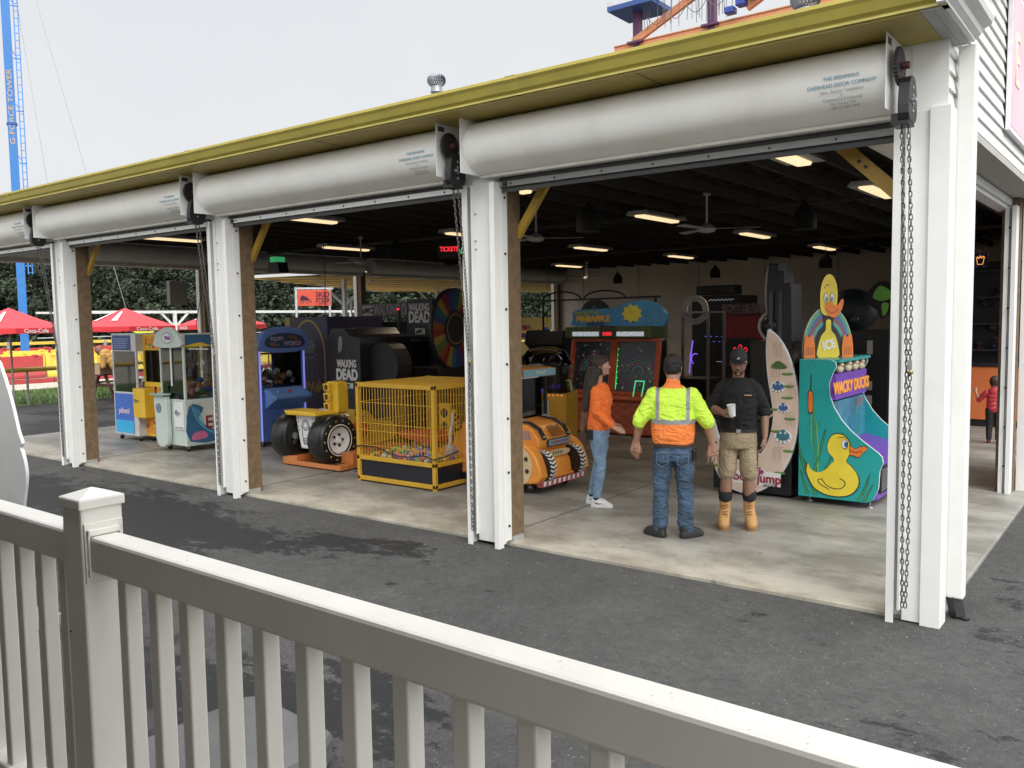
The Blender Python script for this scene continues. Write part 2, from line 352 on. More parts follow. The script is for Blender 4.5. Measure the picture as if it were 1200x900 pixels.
def concrete_mat():
    m = bpy.data.materials.new('concrete_floor'); m.use_nodes = True
    t = m.node_tree; b = t.nodes['Principled BSDF']; l = t.links.new
    tc = t.nodes.new('ShaderNodeTexCoord'); sx = t.nodes.new('ShaderNodeSeparateXYZ'); l(tc.outputs['Object'], sx.inputs[0])
    def noi(sc, det=6, rough=.6, st=(1,1,1)):
        mp = t.nodes.new('ShaderNodeMapping'); mp.inputs['Scale'].default_value = st
        n = t.nodes.new('ShaderNodeTexNoise'); n.inputs['Scale'].default_value = sc; n.inputs['Detail'].default_value = det; n.inputs['Roughness'].default_value = rough
        l(tc.outputs['Object'], mp.inputs[0]); l(mp.outputs[0], n.inputs['Vector']); return n.outputs['Fac']
    r = t.nodes.new('ShaderNodeValToRGB'); e = r.color_ramp.elements
    e[0].position = .28; e[0].color = (.225, .215, .185, 1); e[1].position = .75; e[1].color = (.37, .355, .31, 1)
    q = e.new(.5); q.color = (.30, .293, .262, 1)
    l(noi(.9, 9, .62, (.8, 1.15, 1)), r.inputs[0])
    # worn, cleaner and yellower band along the open edges of the slab
    mr = t.nodes.new('ShaderNodeMapRange'); mr.inputs[1].default_value = 5.8; mr.inputs[2].default_value = 7.0; mr.inputs[3].default_value = 1; mr.inputs[4].default_value = 0
    l(sx.outputs[1], mr.inputs[0])
    nn = noi(3, 8, .7); mu = t.nodes.new('ShaderNodeMath'); mu.operation = 'MULTIPLY'; l(mr.outputs[0], mu.inputs[0]); l(nn, mu.inputs[1])
    mx_ = t.nodes.new('ShaderNodeMix'); mx_.data_type = 'RGBA'; l(mu.outputs[0], mx_.inputs[0]); l(r.outputs[0], mx_.inputs[6]); mx_.inputs[7].default_value = (.60, .54, .41, 1)
    # darker scuffs
    r2 = t.nodes.new('ShaderNodeValToRGB'); r2.color_ramp.elements[0].position = .42; r2.color_ramp.elements[0].color = (.62, .61, .59, 1); r2.color_ramp.elements[1].position = .58; r2.color_ramp.elements[1].color = (1, 1, 1, 1)
    l(noi(1.7, 10, .7, (.8, 1.1, 1)), r2.inputs[0])
    m2 = t.nodes.new('ShaderNodeMix'); m2.data_type = 'RGBA'; m2.blend_type = 'MULTIPLY'; m2.inputs[0].default_value = 1
    l(mx_.outputs[2], m2.inputs[6]); l(r2.outputs[0], m2.inputs[7]); 
    # gum spots, drips and hairline cracks
    vo = t.nodes.new('ShaderNodeTexVoronoi'); vo.inputs['Scale'].default_value = 3.1; l(tc.outputs['Object'], vo.inputs['Vector'])
    sc_ = t.nodes.new('ShaderNodeSeparateColor'); l(vo.outputs['Color'], sc_.inputs[0])
    rad = t.nodes.new('ShaderNodeMath'); rad.operation = 'MULTIPLY'; rad.inputs[1].default_value = .085; l(sc_.outputs[2], rad.inputs[0])
    lt = t.nodes.new('ShaderNodeMath'); lt.operation = 'LESS_THAN'; l(vo.outputs['Distance'], lt.inputs[0]); l(rad.outputs[0], lt.inputs[1])
    gt = t.nodes.new('ShaderNodeMath'); gt.operation = 'GREATER_THAN'; gt.inputs[1].default_value = .6; l(sc_.outputs[0], gt.inputs[0])
    mu2 = t.nodes.new('ShaderNodeMath'); mu2.operation = 'MULTIPLY'; l(lt.outputs[0], mu2.inputs[0]); l(gt.outputs[0], mu2.inputs[1])
    mu3 = t.nodes.new('ShaderNodeMath'); mu3.operation = 'MULTIPLY'; mu3.inputs[1].default_value = .55; l(mu2.outputs[0], mu3.inputs[0])
    m3 = t.nodes.new('ShaderNodeMix'); m3.data_type = 'RGBA'; l(mu3.outputs[0], m3.inputs[0]); l(m2.outputs[2], m3.inputs[6]); m3.inputs[7].default_value = (.10, .095, .085, 1)
    l(m3.outputs[2], b.inputs['Base Color'])
    rr = t.nodes.new('ShaderNodeMapRange'); rr.inputs[3].default_value = .34; rr.inputs[4].default_value = .62; l(noi(2.2), rr.inputs[0]); l(rr.outputs[0], b.inputs['Roughness'])
    return m
g = MB(); g.box(-700, -300, -.5, 500, 700, -.03); g.build('ground', ground_mat()); tag(bpy.data.objects['ground'], kind='structure')
s = MB(); s.box(-16.1, 5.82, -.2, -1.10, 23.6, 0.0)
fl = s.build('floor', concrete_mat(), bevel=.008); tag(fl, kind='structure')
j = MB()
for x in (-12.38, -8.54, -4.72): j.box(x-.004, 6.1, .0005, x+.004, 23.4, .0025)
for y in (10.3, 14.8, 19.3): j.box(-15.9, y-.004, .0005, -1.3, y+.004, .0025)
tag(j.build('floor_joint', DKGREY), kind='structure')

# grass verge and kart track beyond the left side
GRASS = mat('grass', (.075, .125, .028), .9, var=.45, scale=9, bump=.8, bscale=120)
TRACK = mat('track_concrete', (.44, .40, .32), .85, var=.15, scale=1.2, bump=.1)
g = MB()
e0 = [(-22.3, -6), (-22.35, 9.4), (-22.6, 11.5), (-24.2, 14.2), (-26, 22), (-28, 60), (-31.5, 60), (-29.6, 30), (-28.6, 16), (-27.9, 11), (-27.4, -6)]
g.flat(e0, lambda u, v, d: (u, v, d), -.02); tag(g.build('grass_verge', GRASS, fix=False), kind='structure')
g = MB(); g.flat([(-27.2, -20), (-27.8, 11), (-28.5, 16), (-29.5, 30), (-31, 75), (-90, 75), (-90, -20)], lambda u, v, d: (u, v, d), -.024)
tag(g.build('track', TRACK, fix=False), kind='structure')
# blades on the near grass
g = MB(); rr = random.Random(3)
for i in range(9000):
    x = rr.uniform(-27.5, -22.4); y = rr.uniform(7, 20)
    if x > -22.4-(max(0, y-11)*.45): continue
    h = rr.uniform(.04, .10); a = rr.uniform(0, PI); dx, dy = math.cos(a)*.012, math.sin(a)*.012
    g.add([(x-dx, y-dy, -.02), (x+dx, y+dy, -.02), (x+rr.uniform(-.04, .04), y+rr.uniform(-.04, .04), h)], [(0, 1, 2)])
tag(g.build('grass', mat('grass_blade', (.09, .15, .03), .8, var=.4), fix=False), 'short green grass behind the chain link fence', 'grass', kind='stuff')

# ================================================================ ARCADE BUILDING
B = thing('arcade_building', 'white open sided arcade hall with yellow gutter and rolled up doors', 'building', (-8.5, 5.8, 0))
B.location = (0, 0, 0)
def part(mb, name, mats, parent=B, **k): return mb.build(name, mats, parent, **k)
YF = 5.80
# --- roof (4 in 12), deck, ceiling
ROOFM = mat('roof_metal', (.30, .29, .27), .5, metal=.2)
r = MB()
def roofpts(off):
    return [(5.20, 3.72+off), (14.4, 6.78+off), (23.9, 3.70+off)]
pp = roofpts(.0)+[(23.9, 3.62), (14.4, 6.72), (5.20, 3.64)]
r.prism(pp, lambda u, v, d: (d, u, v), -17.0, -1.0); part(r, 'roof', ROOFM)
# gutter: K-profile in yellow along the front eave
gut = [(5.24, 3.60), (5.19, 3.60), (5.19, 3.618), (5.165, 3.635), (5.14, 3.685), (5.122, 3.705), (5.122, 3.724), (5.138, 3.724), (5.138, 3.732), (5.26, 3.732), (5.28, 3.60)]
r = MB(); r.prism(gut, lambda u, v, d: (d, u, v), -17.1, -1.0); part(r, 'gutter', YEL_GUT)
for x in (-3.9, -8.1, -12.4):
    r = MB(); r.prism([(u-.004, v-.003) for u, v in gut[:7]]+[(5.116, 3.728), (5.26, 3.728)], lambda u, v, d: (d, u, v), x-.05, x+.05); part(r, 'gutter_joint', YEL_GUT)
r = MB(); r.box(-17.1, 5.178, 3.597, -1.0, 5.20, 3.607); part(r, 'gutter_lip', mat('gutter_edge', (.52, .46, .13), .4))
# white corner return of the eave (rake return)
ret = [(-1.04, 3.60), (-.995, 3.60), (-.995, 3.612), (-.965, 3.635), (-.955, 3.66), (-.905, 3.69), (-.895, 3.72), (-.895, 3.755), (-1.04, 3.755)]
r = MB(); r.prism(ret, lambda u, v, d: (u, d, v), 5.125, 6.02); part(r, 'eave_return', WHITE)
r = MB(); r.box(-17.0, 5.20, 3.585, -1.135, 5.795, 3.60); part(r, 'soffit', YEL_SOF)
r = MB(); r.box(-1.133, 5.20, 3.586, -1.03, 6.0, 3.601); r.box(-1.075, 5.20, 3.583, -1.070, 6.0, 3.5855); part(r, 'soffit_corner', mat('grey_soffit', (.42, .42, .40), .5))
r = MB()
for x in (-15.2, -10.6, -6.2, -2.9): r.box(x-.003, 5.21, 3.582, x+.003, 5.79, 3.5846)
part(r, 'soffit_seam', DKGREY)
# --- wall band above doors
r = MB(); r.box(-16.1, 5.80, 3.10, -1.12, 5.95, 3.60); part(r, 'front_wall_band', WHITE)
# --- ceiling and trusses
CEIL = mat('black_insulation', (.022, .020, .019), .85, var=.35, scale=3, bump=.5, bscale=6)
TRUSS = mat('truss_wood', (.042, .034, .027), .8, var=.3)
r = MB(); r.box(-16.0, 5.96, 3.76, -1.25, 23.44, 3.80); part(r, 'ceiling', CEIL)
r = MB()
x = -15.6
while x < -1.4:
    r.box(x-.02, 6.0, 3.48, x+.02, 23.4, 3.60)                    # bottom chord
    y = 6.2
    while y < 23: r.bar((x, y, 3.60), (x, y+.55, 3.76), .03, .05); r.bar((x, y+1.1, 3.60), (x, y+.55, 3.76), .03, .05); y += 1.1
    x += .61
part(r, 'roof_truss', TRUSS)
r = MB(); r.box(-16, 6.0, 3.44, -1.3, 6.1, 3.475); r.box(-16, 11.7, 3.43, -1.3, 11.8, 3.475); r.box(-16, 17.5, 3.43, -1.3, 17.6, 3.475); part(r, 'girder', TRUSS)
# --- back wall, gable wall, left side
INT = mat('interior_board', (.52, .46, .38), .8, var=.14, scale=.8, dirt=.15)
r = MB(); r.box(-16.0, 23.45, -.1, -1.2, 23.6, 3.75, 0)
for x in range(-15, -1, 2): r.box(x-.006, 23.443, 0, x+.006, 23.449, 3.7, 1)
part(r, 'back_wall', [INT, DKGREY])
# gable: lap siding, built board by board
r = MB(); z = 3.20; XG = -1.12
top_at = lambda y: 3.62+(y-4.98)*.329 if y < 14.4 else 6.72-(y-14.4)*.329
while z < 6.6:
    ya = max(5.96, (z+.105-3.62)/.329+4.98) if z > 3.55 else 5.82
    yb = 28.8-ya if z > 3.55 else 23.6
    r.add([(XG+.022, ya, z), (XG+.022, yb, z), (XG+.004, yb, z+.105), (XG+.004, ya, z+.105), (XG-.01, ya, z), (XG-.01, yb, z), (XG-.01, yb, z+.105), (XG-.01, ya, z+.105)],
          [(0,1,2,3),(0,4,5,1),(4,7,6,5),(3,2,6,7),(0,3,7,4),(1,5,6,2)])
    z += .105
part(r, 'gable_siding', WHITE)
r = MB(); r.prism([(5.82, 3.2), (23.6, 3.2), (23.6, 3.62), (14.4, 6.7), (5.82, 3.85)], lambda u, v, d: (d, u, v), -1.25, XG-.012); part(r, 'gable_wall', INT)
# lower side wall beyond the side door and recessed soffit of the side door
r = MB(); r.box(-1.26, 10.64, 0, -1.125, 12.2, 3.2); part(r, 'side_wall', WHITE); r = MB(); r.box(-1.26, 17.2, 0, -1.125, 23.6, 3.2); part(r, 'side_wall', WHITE)
r = MB(); r.box(-1.36, 6.20, 3.14, -1.10, 10.64, 3.195); part(r, 'side_door_soffit', mat('grey_soffit2', (.40, .39, .35), .55))
r = MB(); r.box(-1.50, 6.2, 3.02, -1.38, 10.64, 3.135); r.box(-1.37, 6.2, 3.06, -1.35, 10.64, 3.13); part(r, 'side_door_header', WHITE2)
r = MB(); r.lathe([(.15, 0), (.15, 3.6)], (-1.72, 6.45, 3.30), 20, axis='y'); part(r, 'side_door_hood', HOOD, smooth=40)
r = MB(); r.box(-1.40, 10.41, 0, -1.36, 10.48, 3.05); r.box(-1.33, 10.38, 0, -1.29, 10.48, 3.05); r.box(-1.40, 10.48, 0, -1.28, 10.50, 3.05); part(r, 'side_door_guide', WHITE2)
r = MB(); r.box(-1.44, 10.505, 0, -1.27, 10.635, 3.2); part(r, 'side_door_post', WOOD)
for k in range(7):
    q = MB(); q.cyl((-1.345, 10.375, .3+k*.42), (-1.345, 10.36, .3+k*.42), .012, n=8); part(q, 'bolt', BLACKM)
# --- left side wall: hoods, white posts
r = MB(); r.box(-16.1, 5.82, 3.2, -16.0, 23.6, 3.7); part(r, 'left_wall_band', INT)
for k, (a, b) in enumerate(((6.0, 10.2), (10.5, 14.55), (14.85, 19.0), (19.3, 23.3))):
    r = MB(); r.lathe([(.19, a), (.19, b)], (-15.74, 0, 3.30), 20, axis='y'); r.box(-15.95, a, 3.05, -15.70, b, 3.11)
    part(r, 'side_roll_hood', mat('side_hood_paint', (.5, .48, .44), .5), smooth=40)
for y in (5.95, 10.35, 14.7, 19.15, 23.3):
    r = MB(); r.box(-16.10, y-.10, 0, -15.99, y+.10, 3.2, 0); r.box(-15.985, y-.07, 0, -15.86, y+.09, 3.4, 1)
    part(r, 'side_column', [WHITE, WOOD], bevel=.004)
# --- front columns
def column(cx, mirror=False):
    r = MB()
    r.box(cx-.115, 5.735, .0, cx+.115, 5.79, 3.14); r.box(cx-.176, 5.792, .0, cx+.16, 5.80, 3.14)
    c = part(r, 'column', WHITE, bevel=.003)
    r = MB()   # door guides: folded flanges both sides
    r.box(cx-.178, 5.665, -.03, cx-.130, 5.672, 3.09); r.box(cx-.185, 5.665, -.03, cx-.178, 5.83, 3.09); r.box(cx-.118, 5.70, .06, cx-.110, 5.733, 3.09)
    r.box(cx+.118, 5.665, -.04, cx+.160, 5.672, 3.09); r.box(cx+.160, 5.665, -.04, cx+.167, 5.733, 3.09)
    r.box(cx+.164, 5.735, .0, cx+.170, 5.76, 3.09); r.box(cx+.150, 5.76, .02, cx+.172, 5.835, 3.09)
    part(r, 'door_guide', WHITE2, c)
    r = MB(); r.box(cx-.17, 5.845, 0, cx+.165, 6.03, 3.46)
    part(r, 'wood_post', WOOD, c, bevel=.004)
    r = MB(); r.box(cx+.05, 5.838, 0, cx+.170, 5.8435, 3.1); part(r, 'batten', mat('cream_trim', (.55, .47, .33), .6), c)
    for k in range(7): r = MB(); r.cyl((cx+.172, 5.80, .15+k*.47), (cx+.182, 5.80, .15+k*.47), .011, n=8); part(r, 'bolt', BLACKM, c)
    for z_ in (2.55, 2.62, 2.85): r = MB(); r.cyl((cx-.09, 5.734, z_), (cx-.09, 5.726, z_), .009, n=8); part(r, 'bolt', GREY, c)
    r = MB(); r.box(cx+.10, 5.84, -.005, cx+.19, 5.99, .045); part(r, 'post_anchor', mat('galvanised', (.45, .45, .44), .45, metal=.4, dirt=.4), c)
    return c
for cx in (-4.67, -8.46, -12.23, -15.95): column(cx)
# knee braces inside the doorways
BR = mat('yellow_brace', (.42, .25, .035), .55, var=.1)
for cx in (-4.67, -8.46, -12.23):
        r = MB(); r.bar((cx+.14, 6.02, 2.66), (cx+.62, 6.02, 3.30), .045, .07); part(r, 'knee_brace', BR)
r = MB(); r.bar((-1.42, 6.02, 2.72), (-2.0, 6.02, 3.28), .045, .09)
for q in (.35, .42, .6): r.cyl((-1.42-.58*q, 5.996, 2.72+.56*q), (-1.42-.58*q, 5.99, 2.72+.56*q), .012, n=8, m=1)
part(r, 'knee_brace', [BR, BLACKM])
# --- right corner column with boards, downspout
r = MB()
r.box(-1.30, 5.775, -.02, -1.185, 5.83, 3.17); r.box(-1.374, 5.822, -.02, -1.301, 5.832, 3.17); r.box(-1.188, 5.755, -.03, -1.07, 5.93, 3.19)
c = part(r, 'corner_column', WHITE, bevel=.003)
r = MB(); r.box(-1.375, 5.715, -.03, -1.335, 5.722, 3.10); r.box(-1.382, 5.715, -.03, -1.375, 5.85, 3.10); r.box(-1.320, 5.74, .05, -1.305, 5.80, 3.12); part(r, 'door_guide', WHITE2, c)
r = MB(); r.box(-1.36, 5.86, 0, -1.20, 6.10, 3.46); part(r, 'wood_post', WOOD, c)
r = MB(); r.box(-1.24, 5.94, 0, -1.095, 6.18, 3.20); part(r, 'side_trim', WHITE, c)
r = MB(); r.box(-1.30, 5.79, 3.175, -1.095, 5.80, 3.595); part(r, 'corner_board', WHITE)
ds = MB(); ds.box(-1.090, 6.02, .10, -.985, 6.11, 3.592)
part(ds, 'downspout', WHITE, bevel=.012)
r = MB(); r.bar((-1.05, 6.07, .12), (-1.02, 6.05, -.02), .075, .06); r.bar((-1.02, 6.05, -.018), (-.955, 6.02, -.024), .04, .012); part(r, 'drain_shoe', BLACK)

# --- roll-up doors: hood, brackets, hoist, chains, header
def link_chain(mb, a, b, pitch=.034, r=.0036, rnd=0, bow=0.0):
    a = Vector(a); b = Vector(b); n = int((b-a).length/pitch); d = (b-a).normalized()
    ux = d.orthogonal().normalized(); uy = d.cross(ux)
    for i in range(n):
        t = (i+.5)/n; c_ = a.lerp(b, t) + Vector((bow*math.sin(PI*t), 0, 0)); w = (ux+uy).normalized() if i % 2 else (ux-uy).normalized()
        pts = []
        for k in range(8):
            th = 2*PI*k/8; pts.append(c_ + d*math.cos(th)*pitch*.66 + w*math.sin(th)*.0092)
        mb.tube(pts, r, 5, closed=True)
def door(xl, xr, cc, hm=None):
    prof = []
    cy, cz, rr_ = 5.635, 3.375, .205
    prof = [(5.80, 3.578), (cy, 3.58)]
    for k in range(1, 12):
        th = R(90+k*13.2); prof.append((cy+rr_*math.cos(th), cz+rr_*math.sin(th)))
    prof += [(5.66, 3.150), (5.70, 3.133), (5.80, 3.133)]
    h = MB(); n = len(prof)
    h.prism(prof, lambda u, v, d: (d, u, v), xl, xr)
    hood = part(h, 'door_hood', HOOD, smooth=30)
    q = MB(); q.box(xl, 5.648, 3.128, xr, 5.668, 3.150); part(q, 'hood_lip', mat('lip_paint', (.66, .64, .56), .4), hood)
    q = MB(); q.box(xl-.006, 5.40, 3.145, xl-.001, 5.80, 3.583); part(q, 'end_plate', WHITE2, hood)
    q = MB(); q.box(xr+.001, 5.40, 3.145, xr+.006, 5.80, 3.583)
    q.box(xr+.0065, 5.425, 3.52, xr+.008, 5.50, 3.56, 1)
    part(q, 'end_plate', [WHITE2, mat('label_red_brown', (.10, .04, .03), .5)], hood)
    # header: white channel, hm gives a shade-darkened grey, with the rolled curtain's bottom bar in shadow behind
    q = MB(); q.box(xl+.10, 5.745, 3.045, xr-.02, 5.752, 3.095); q.box(xl+.10, 5.745, 3.045, xr-.02, 5.80, 3.050); part(q, 'door_header', hm or WHITE2, hood)
    q = MB(); q.box(xl+.12, 5.765, 3.008, xr-.03, 5.78, 3.043); q.box(xl+.12, 5.753, 3.10, xr-.03, 5.795, 3.128); part(q, 'door_bottom_bar', mat('bar_grey', (.05, .048, .045), .5), hood)
    for k in range(8):
        x = xl+.25+k*.44
        if x < xr-.1: q = MB(); q.cyl((x, 5.744, 3.072), (x, 5.738, 3.072), .008, n=8); part(q, 'bolt', BLACKM, hood)
    q = MB(); q.box(xl+.17, 5.73, 3.055, xl+.21, 5.744, 3.088); part(q, 'door_latch', BLACKM, hood)
    # chain hoist in the gap right of the hood
    gx = xr+.05
    q = MB(); q.lathe([(.100, -.012), (.104, -.006), (.104, .006), (.100, .012)], (gx, 5.52, 3.40), 28, axis='x'); q.cyl((gx+.015, 5.52, 3.40), (gx+.055, 5.52, 3.40), .022, n=12, m=1)
    for k in range(28):
        th = 2*PI*k/28; q.box(gx-.010, 5.52+.105*math.cos(th)-.006, 3.40+.105*math.sin(th)-.006, gx+.010, 5.52+.105*math.cos(th)+.006, 3.40+.105*math.sin(th)+.006)
    part(q, 'hoist_gear', [mat('gear_iron', (.035, .028, .026), .55, metal=.3), mat('rust', (.10, .03, .02), .7)], hood, smooth=40)
    q = MB(); q.prism(smooth_pts([(5.45, 3.08), (5.61, 3.08), (5.63, 3.2), (5.58, 3.32), (5.48, 3.32), (5.44, 3.2)], k=3), lambda u, v, d: (d, u, v), gx+.012, gx+.075)
    q.box(gx-.03, 5.46, 3.05, gx+.07, 5.60, 3.12)
    for k in range(4): q.lathe([(.012, -.003), (.012, .003)], (gx+.077, 5.53, 3.13+k*.045), 10, m=1, axis='x')
    q.cyl((gx+.07, 5.50, 3.19), (gx+.10, 5.50, 3.19), .014, n=6, m=1)
    part(q, 'hoist_housing', [BLACKM, GREY], hood, bevel=.006)
    q = MB(); yb = 5.655
    link_chain(q, (gx+.012, 5.54, 3.05), (cc-.008, yb, 1.62)); link_chain(q, (gx+.045, 5.56, 3.05), (cc+.010, yb, 1.62), bow=.012)
    link_chain(q, (cc-.008, yb, 1.62), (cc-.010, yb+.01, .10), bow=-.008); link_chain(q, (cc+.010, yb, 1.60), (cc+.008, yb+.01, .10), bow=.010)
    link_chain(q, (cc-.010, yb+.01, .11), (cc+.008, yb+.01, .10))
    part(q, 'hoist_chain', STEELCH, hood, smooth=60)
    q = MB(); q.ball((cc+.018, yb-.018, 1.585), (.016, .012, .016)); q.box(cc-.004, yb-.015, 1.60, cc+.024, yb-.008, 1.66, 1); part(q, 'padlock', [mat('brass', (.35, .27, .12), .4, metal=.8), GREY], hood, smooth=50)
    return hood
hd = door(-4.63, -1.36, -1.26, mat('header_shade_grey', (.26, .255, .24), .5)); door(-8.45, -4.90, -4.793); door(-12.29, -8.72, -8.585); door(-15.9, -12.56, -12.355)  # nearest door: shade put into the header's grey colour
DECAL_BLUE = mat('decal_blue', (.12, .32, .40), .5); DECAL_GREY = mat('decal_grey', (.36, .355, .34), .5)
# printed sign-writing on the hoods, following the curve of the sheet
def hood_print(xc, hood, sc=1):
    rows = [("THE IRISHMANS", .036, DECAL_BLUE, 3.375), ("OVERHEAD DOOR COMPANY", .036, DECAL_BLUE, 3.333), ("Sales - Service * Installation", .028, DECAL_GREY, 3.300), ("for", .022, DECAL_GREY, 3.277),
            ("Commercial & Industrial", .028, DECAL_GREY, 3.256), ("For Service Call:", .026, DECAL_GREY, 3.232), ("1-800-OTHER-TIME", .026, DECAL_GREY, 3.212)]
    for s_, sz, m_, z_ in rows:
        y_ = 5.635-math.sqrt(max(0, .205**2-(z_-3.375)**2))-.005
        th = math.atan2(3.375-z_, .205)
        rot = Matrix.Rotation(R(90)+min(th, .9), 4, 'X')
        text(s_, sz*sc*.88, (xc, y_-.001, z_), m_, hood, face=rot, ext=.0004, sx=.95)
hoods = [o for o in bpy.data.objects if o.name.startswith('door_hood')]
hood_print(-1.62, hoods[0]); hood_print(-5.16, hoods[1]); hood_print(-8.98, hoods[2]); hood_print(-12.82, hoods[3])

# roof ventilators
def ventilator(x, y, z, d, label):
    t = thing('roof_ventilator', label, 'roof vent', (x, y, z), 0, 'turbine vents on the arcade roof')
    q = MB(); q.lathe([(.62*d, -.55*d), (.55*d, -.1*d), (.55*d, .05*d)], (0, 0, 0), 20, cap=False); q.build('vent_base', mat('galv_dark', (.30, .31, .32), .35, metal=.7), t, smooth=40)
    q = MB()
    for k in range(22):
        a = 2*PI*k/22; prev = None; pts = []
        for i in range(7):
            ph = -PI/2*.85+PI*.85*i/6; rr_ = d*.95*math.cos(ph)**.6 if math.cos(ph) > 0 else 0; aa = a+.35*math.sin(ph)
            pts.append((rr_*math.cos(aa), rr_*math.sin(aa), d*.62+d*.62*math.sin(ph)))
        for i in range(6):
            p, p2 = Vector(pts[i]), Vector(pts[i+1]); tn = Vector((-math.sin(a+.6), math.cos(a+.6), 0))*d*.2
            q.add([p, p2, p2+tn*.9, p+tn*.9], [(0, 1, 2, 3)])
    q.build('turbine_fin', mat('galv', (.22, .23, .25), .35, metal=.8), t, fix=False)
    q = MB(); q.lathe([(.02, d*1.27), (.45*d, d*1.22), (.5*d, d*1.15)], (0, 0, 0), 18); q.build('vent_cap', mat('galv_dark', (.3, .3, .3)), t)
ventilator(-8.58, 9.5, 5.33, .145, 'small silver turbine vent above the yellow gutter between the second and third doors')
ventilator(-3.22, 9.5, 5.22, .17, 'silver turbine vent on the roof beside the orange climbing frame')

# gable sign
t = thing('wall_sign', 'pale pink sign board with cream lettering on the white siding', 'sign', (-1.09, 0, 0))
q = MB(); q.box(0, 7.98, 3.40, .03, 11.4, 4.55, 0)
q.box(.0305, 8.03, 3.44, .032, 11.35, 4.51, 1); q.build('sign_board', [mat('sign_frame_white', (.75, .72, .75), .4), mat('sign_pink', (.74, .50, .55), .4, var=.2, scale=1.5)], t)
text('E', .62, (.034, 8.30, 3.98), mat('cream_letter', (.75, .72, .50), .5), t, face='right', ext=.003, sx=.8)

# loose grit, crumbs of stone and a few leaves along the slab edge and the column feet
q = MB(); rr = random.Random(23)
for i in range(120):
    if rr.random() < .45: cx = rr.choice((-1.25, -4.67, -8.46, -12.23)); x, y = cx+rr.gauss(0, .22), 5.62+rr.gauss(0, .10)
    else: x, y = rr.uniform(-13, -1), 5.74-abs(rr.gauss(0, .25))
    if y > 5.80: continue
    s_ = rr.uniform(.002, .006); q.ball((x, y, -.028+s_*.3), (s_*rr.uniform(.8, 1.6), s_, s_*.6), 6, 0 if rr.random() < .8 else 1, k=4)
o = q.build('loose_grit', [mat('grit_pale', (.26, .25, .22), .9), mat('grit_brown', (.14, .09, .05), .9)]); tag(o, 'loose pale grit scattered along the edge of the floor slab', 'grit', kind='stuff')
# ================================================================ FOREGROUND FENCE (white vinyl)
VIN = mat('fence_vinyl', (.73, .70, .635), .40, var=.05, scale=3, dirt=.24, dirtcol=(.46, .43, .36), bump=.04, bscale=500)
t = thing('vinyl_fence', 'white vinyl railing with square capped post in the foreground', 'fence', (-2.817, 1.37, .35))
t.location = (0, 0, 0)
q = MB(); q.box(-2.882, 1.30, .08, -2.752, 1.44, 1.36); q.build('post', VIN, t, bevel=.008)
q = MB(); q.box(-2.889, 1.293, 1.352, -2.745, 1.447, 1.384)
c = [(-2.889, 1.293, 1.384), (-2.745, 1.293, 1.384), (-2.745, 1.447, 1.384), (-2.889, 1.447, 1.384), (-2.817, 1.37, 1.412)]
q.add(c, [(0,1,4),(1,2,4),(2,3,4),(3,0,4),(3,2,1,0)]); q.build('post_cap', VIN, t, bevel=.004)
for xa, xb in ((-2.738, 1.9), (-6.2, -2.896)):
    q = MB(); q.box(xa, 1.318, 1.147, xb, 1.415, 1.264); q.build('top_rail', VIN, t, bevel=.011)
    q = MB(); q.box(xa, 1.318, .16, xb, 1.415, .24); q.build('bottom_rail', VIN, t, bevel=.008)
def bracket(x, s_):
    q = MB(); q.box(x, 1.306, 1.108, x+s_*.009, 1.434, 1.306); q.box(x+s_*.006, 1.311, 1.132, x+s_*.022, 1.3175, 1.285); q.box(x+s_*.006, 1.311, 1.266, x+s_*.022, 1.424, 1.285)
    q.box(x+s_*.006, 1.4165, 1.132, x+s_*.022, 1.424, 1.285); q.ball((x+s_*.009, 1.3135, 1.157), .006)
    q.build('rail_bracket', VIN, t, bevel=.002)
bracket(-2.752, 1); bracket(-2.882, -1)
k = 0
PK = MB(); PK.box(0, 1.336, .20, .052, 1.389, 1.15)
pk0 = PK.build('picket', VIN, t, bevel=.006)
pk0.location.x = -2.610
rj = random.Random(2)
for i in range(1, 26): o = pk0.copy(); COL.objects.link(o); o.parent = t; o.location.x = -2.610+.178*i+rj.uniform(-.003, .003); o.rotation_euler = (0, R(rj.uniform(-.12, .12)), 0)
for i in range(18): o = pk0.copy(); COL.objects.link(o); o.parent = t; o.location.x = -3.02-.178*i
q = MB(); q.cyl((-2.86, 1.299, .93), (-2.86, 1.296, .93), .004, n=8); q.build('screw', BLACKM, t)
# rain beads on the rail and pickets
q = MB(); t.location = (-.032, -.014, 0); t.rotation_euler = (0, 0, -.0098)
rr = random.Random(11)
DROP = mat('water_drop', (.8, .8, .8), .05, var=0, spec=1)
for i in range(110):
    x = rr.uniform(-2.6, 1.2); s_ = rr.uniform(.0007, .0018)
    if rr.random() < .55: q.ball((x, rr.uniform(1.33, 1.405), 1.2645), (s_*1.3, s_*1.3, s_*.6), 6, k=4)
    else: q.ball((x, 1.3175, rr.uniform(1.15, 1.25)), (s_*.8, s_*.5, s_*.9), 6, k=4)
o = q.build('rain_drops', glass('water', (1, 1, 1)), t, smooth=90); tag(o, kind='stuff')
# walkway the fence stands on, and the unseen stand added to shade the rail
q = MB(); q.box(-9, -1.6, -.03, 3.4, 1.62, .08); o = q.build('walkway', mat('walk_concrete', (.13, .115, .09), .8, var=.15), bevel=.02); tag(o, kind='structure')
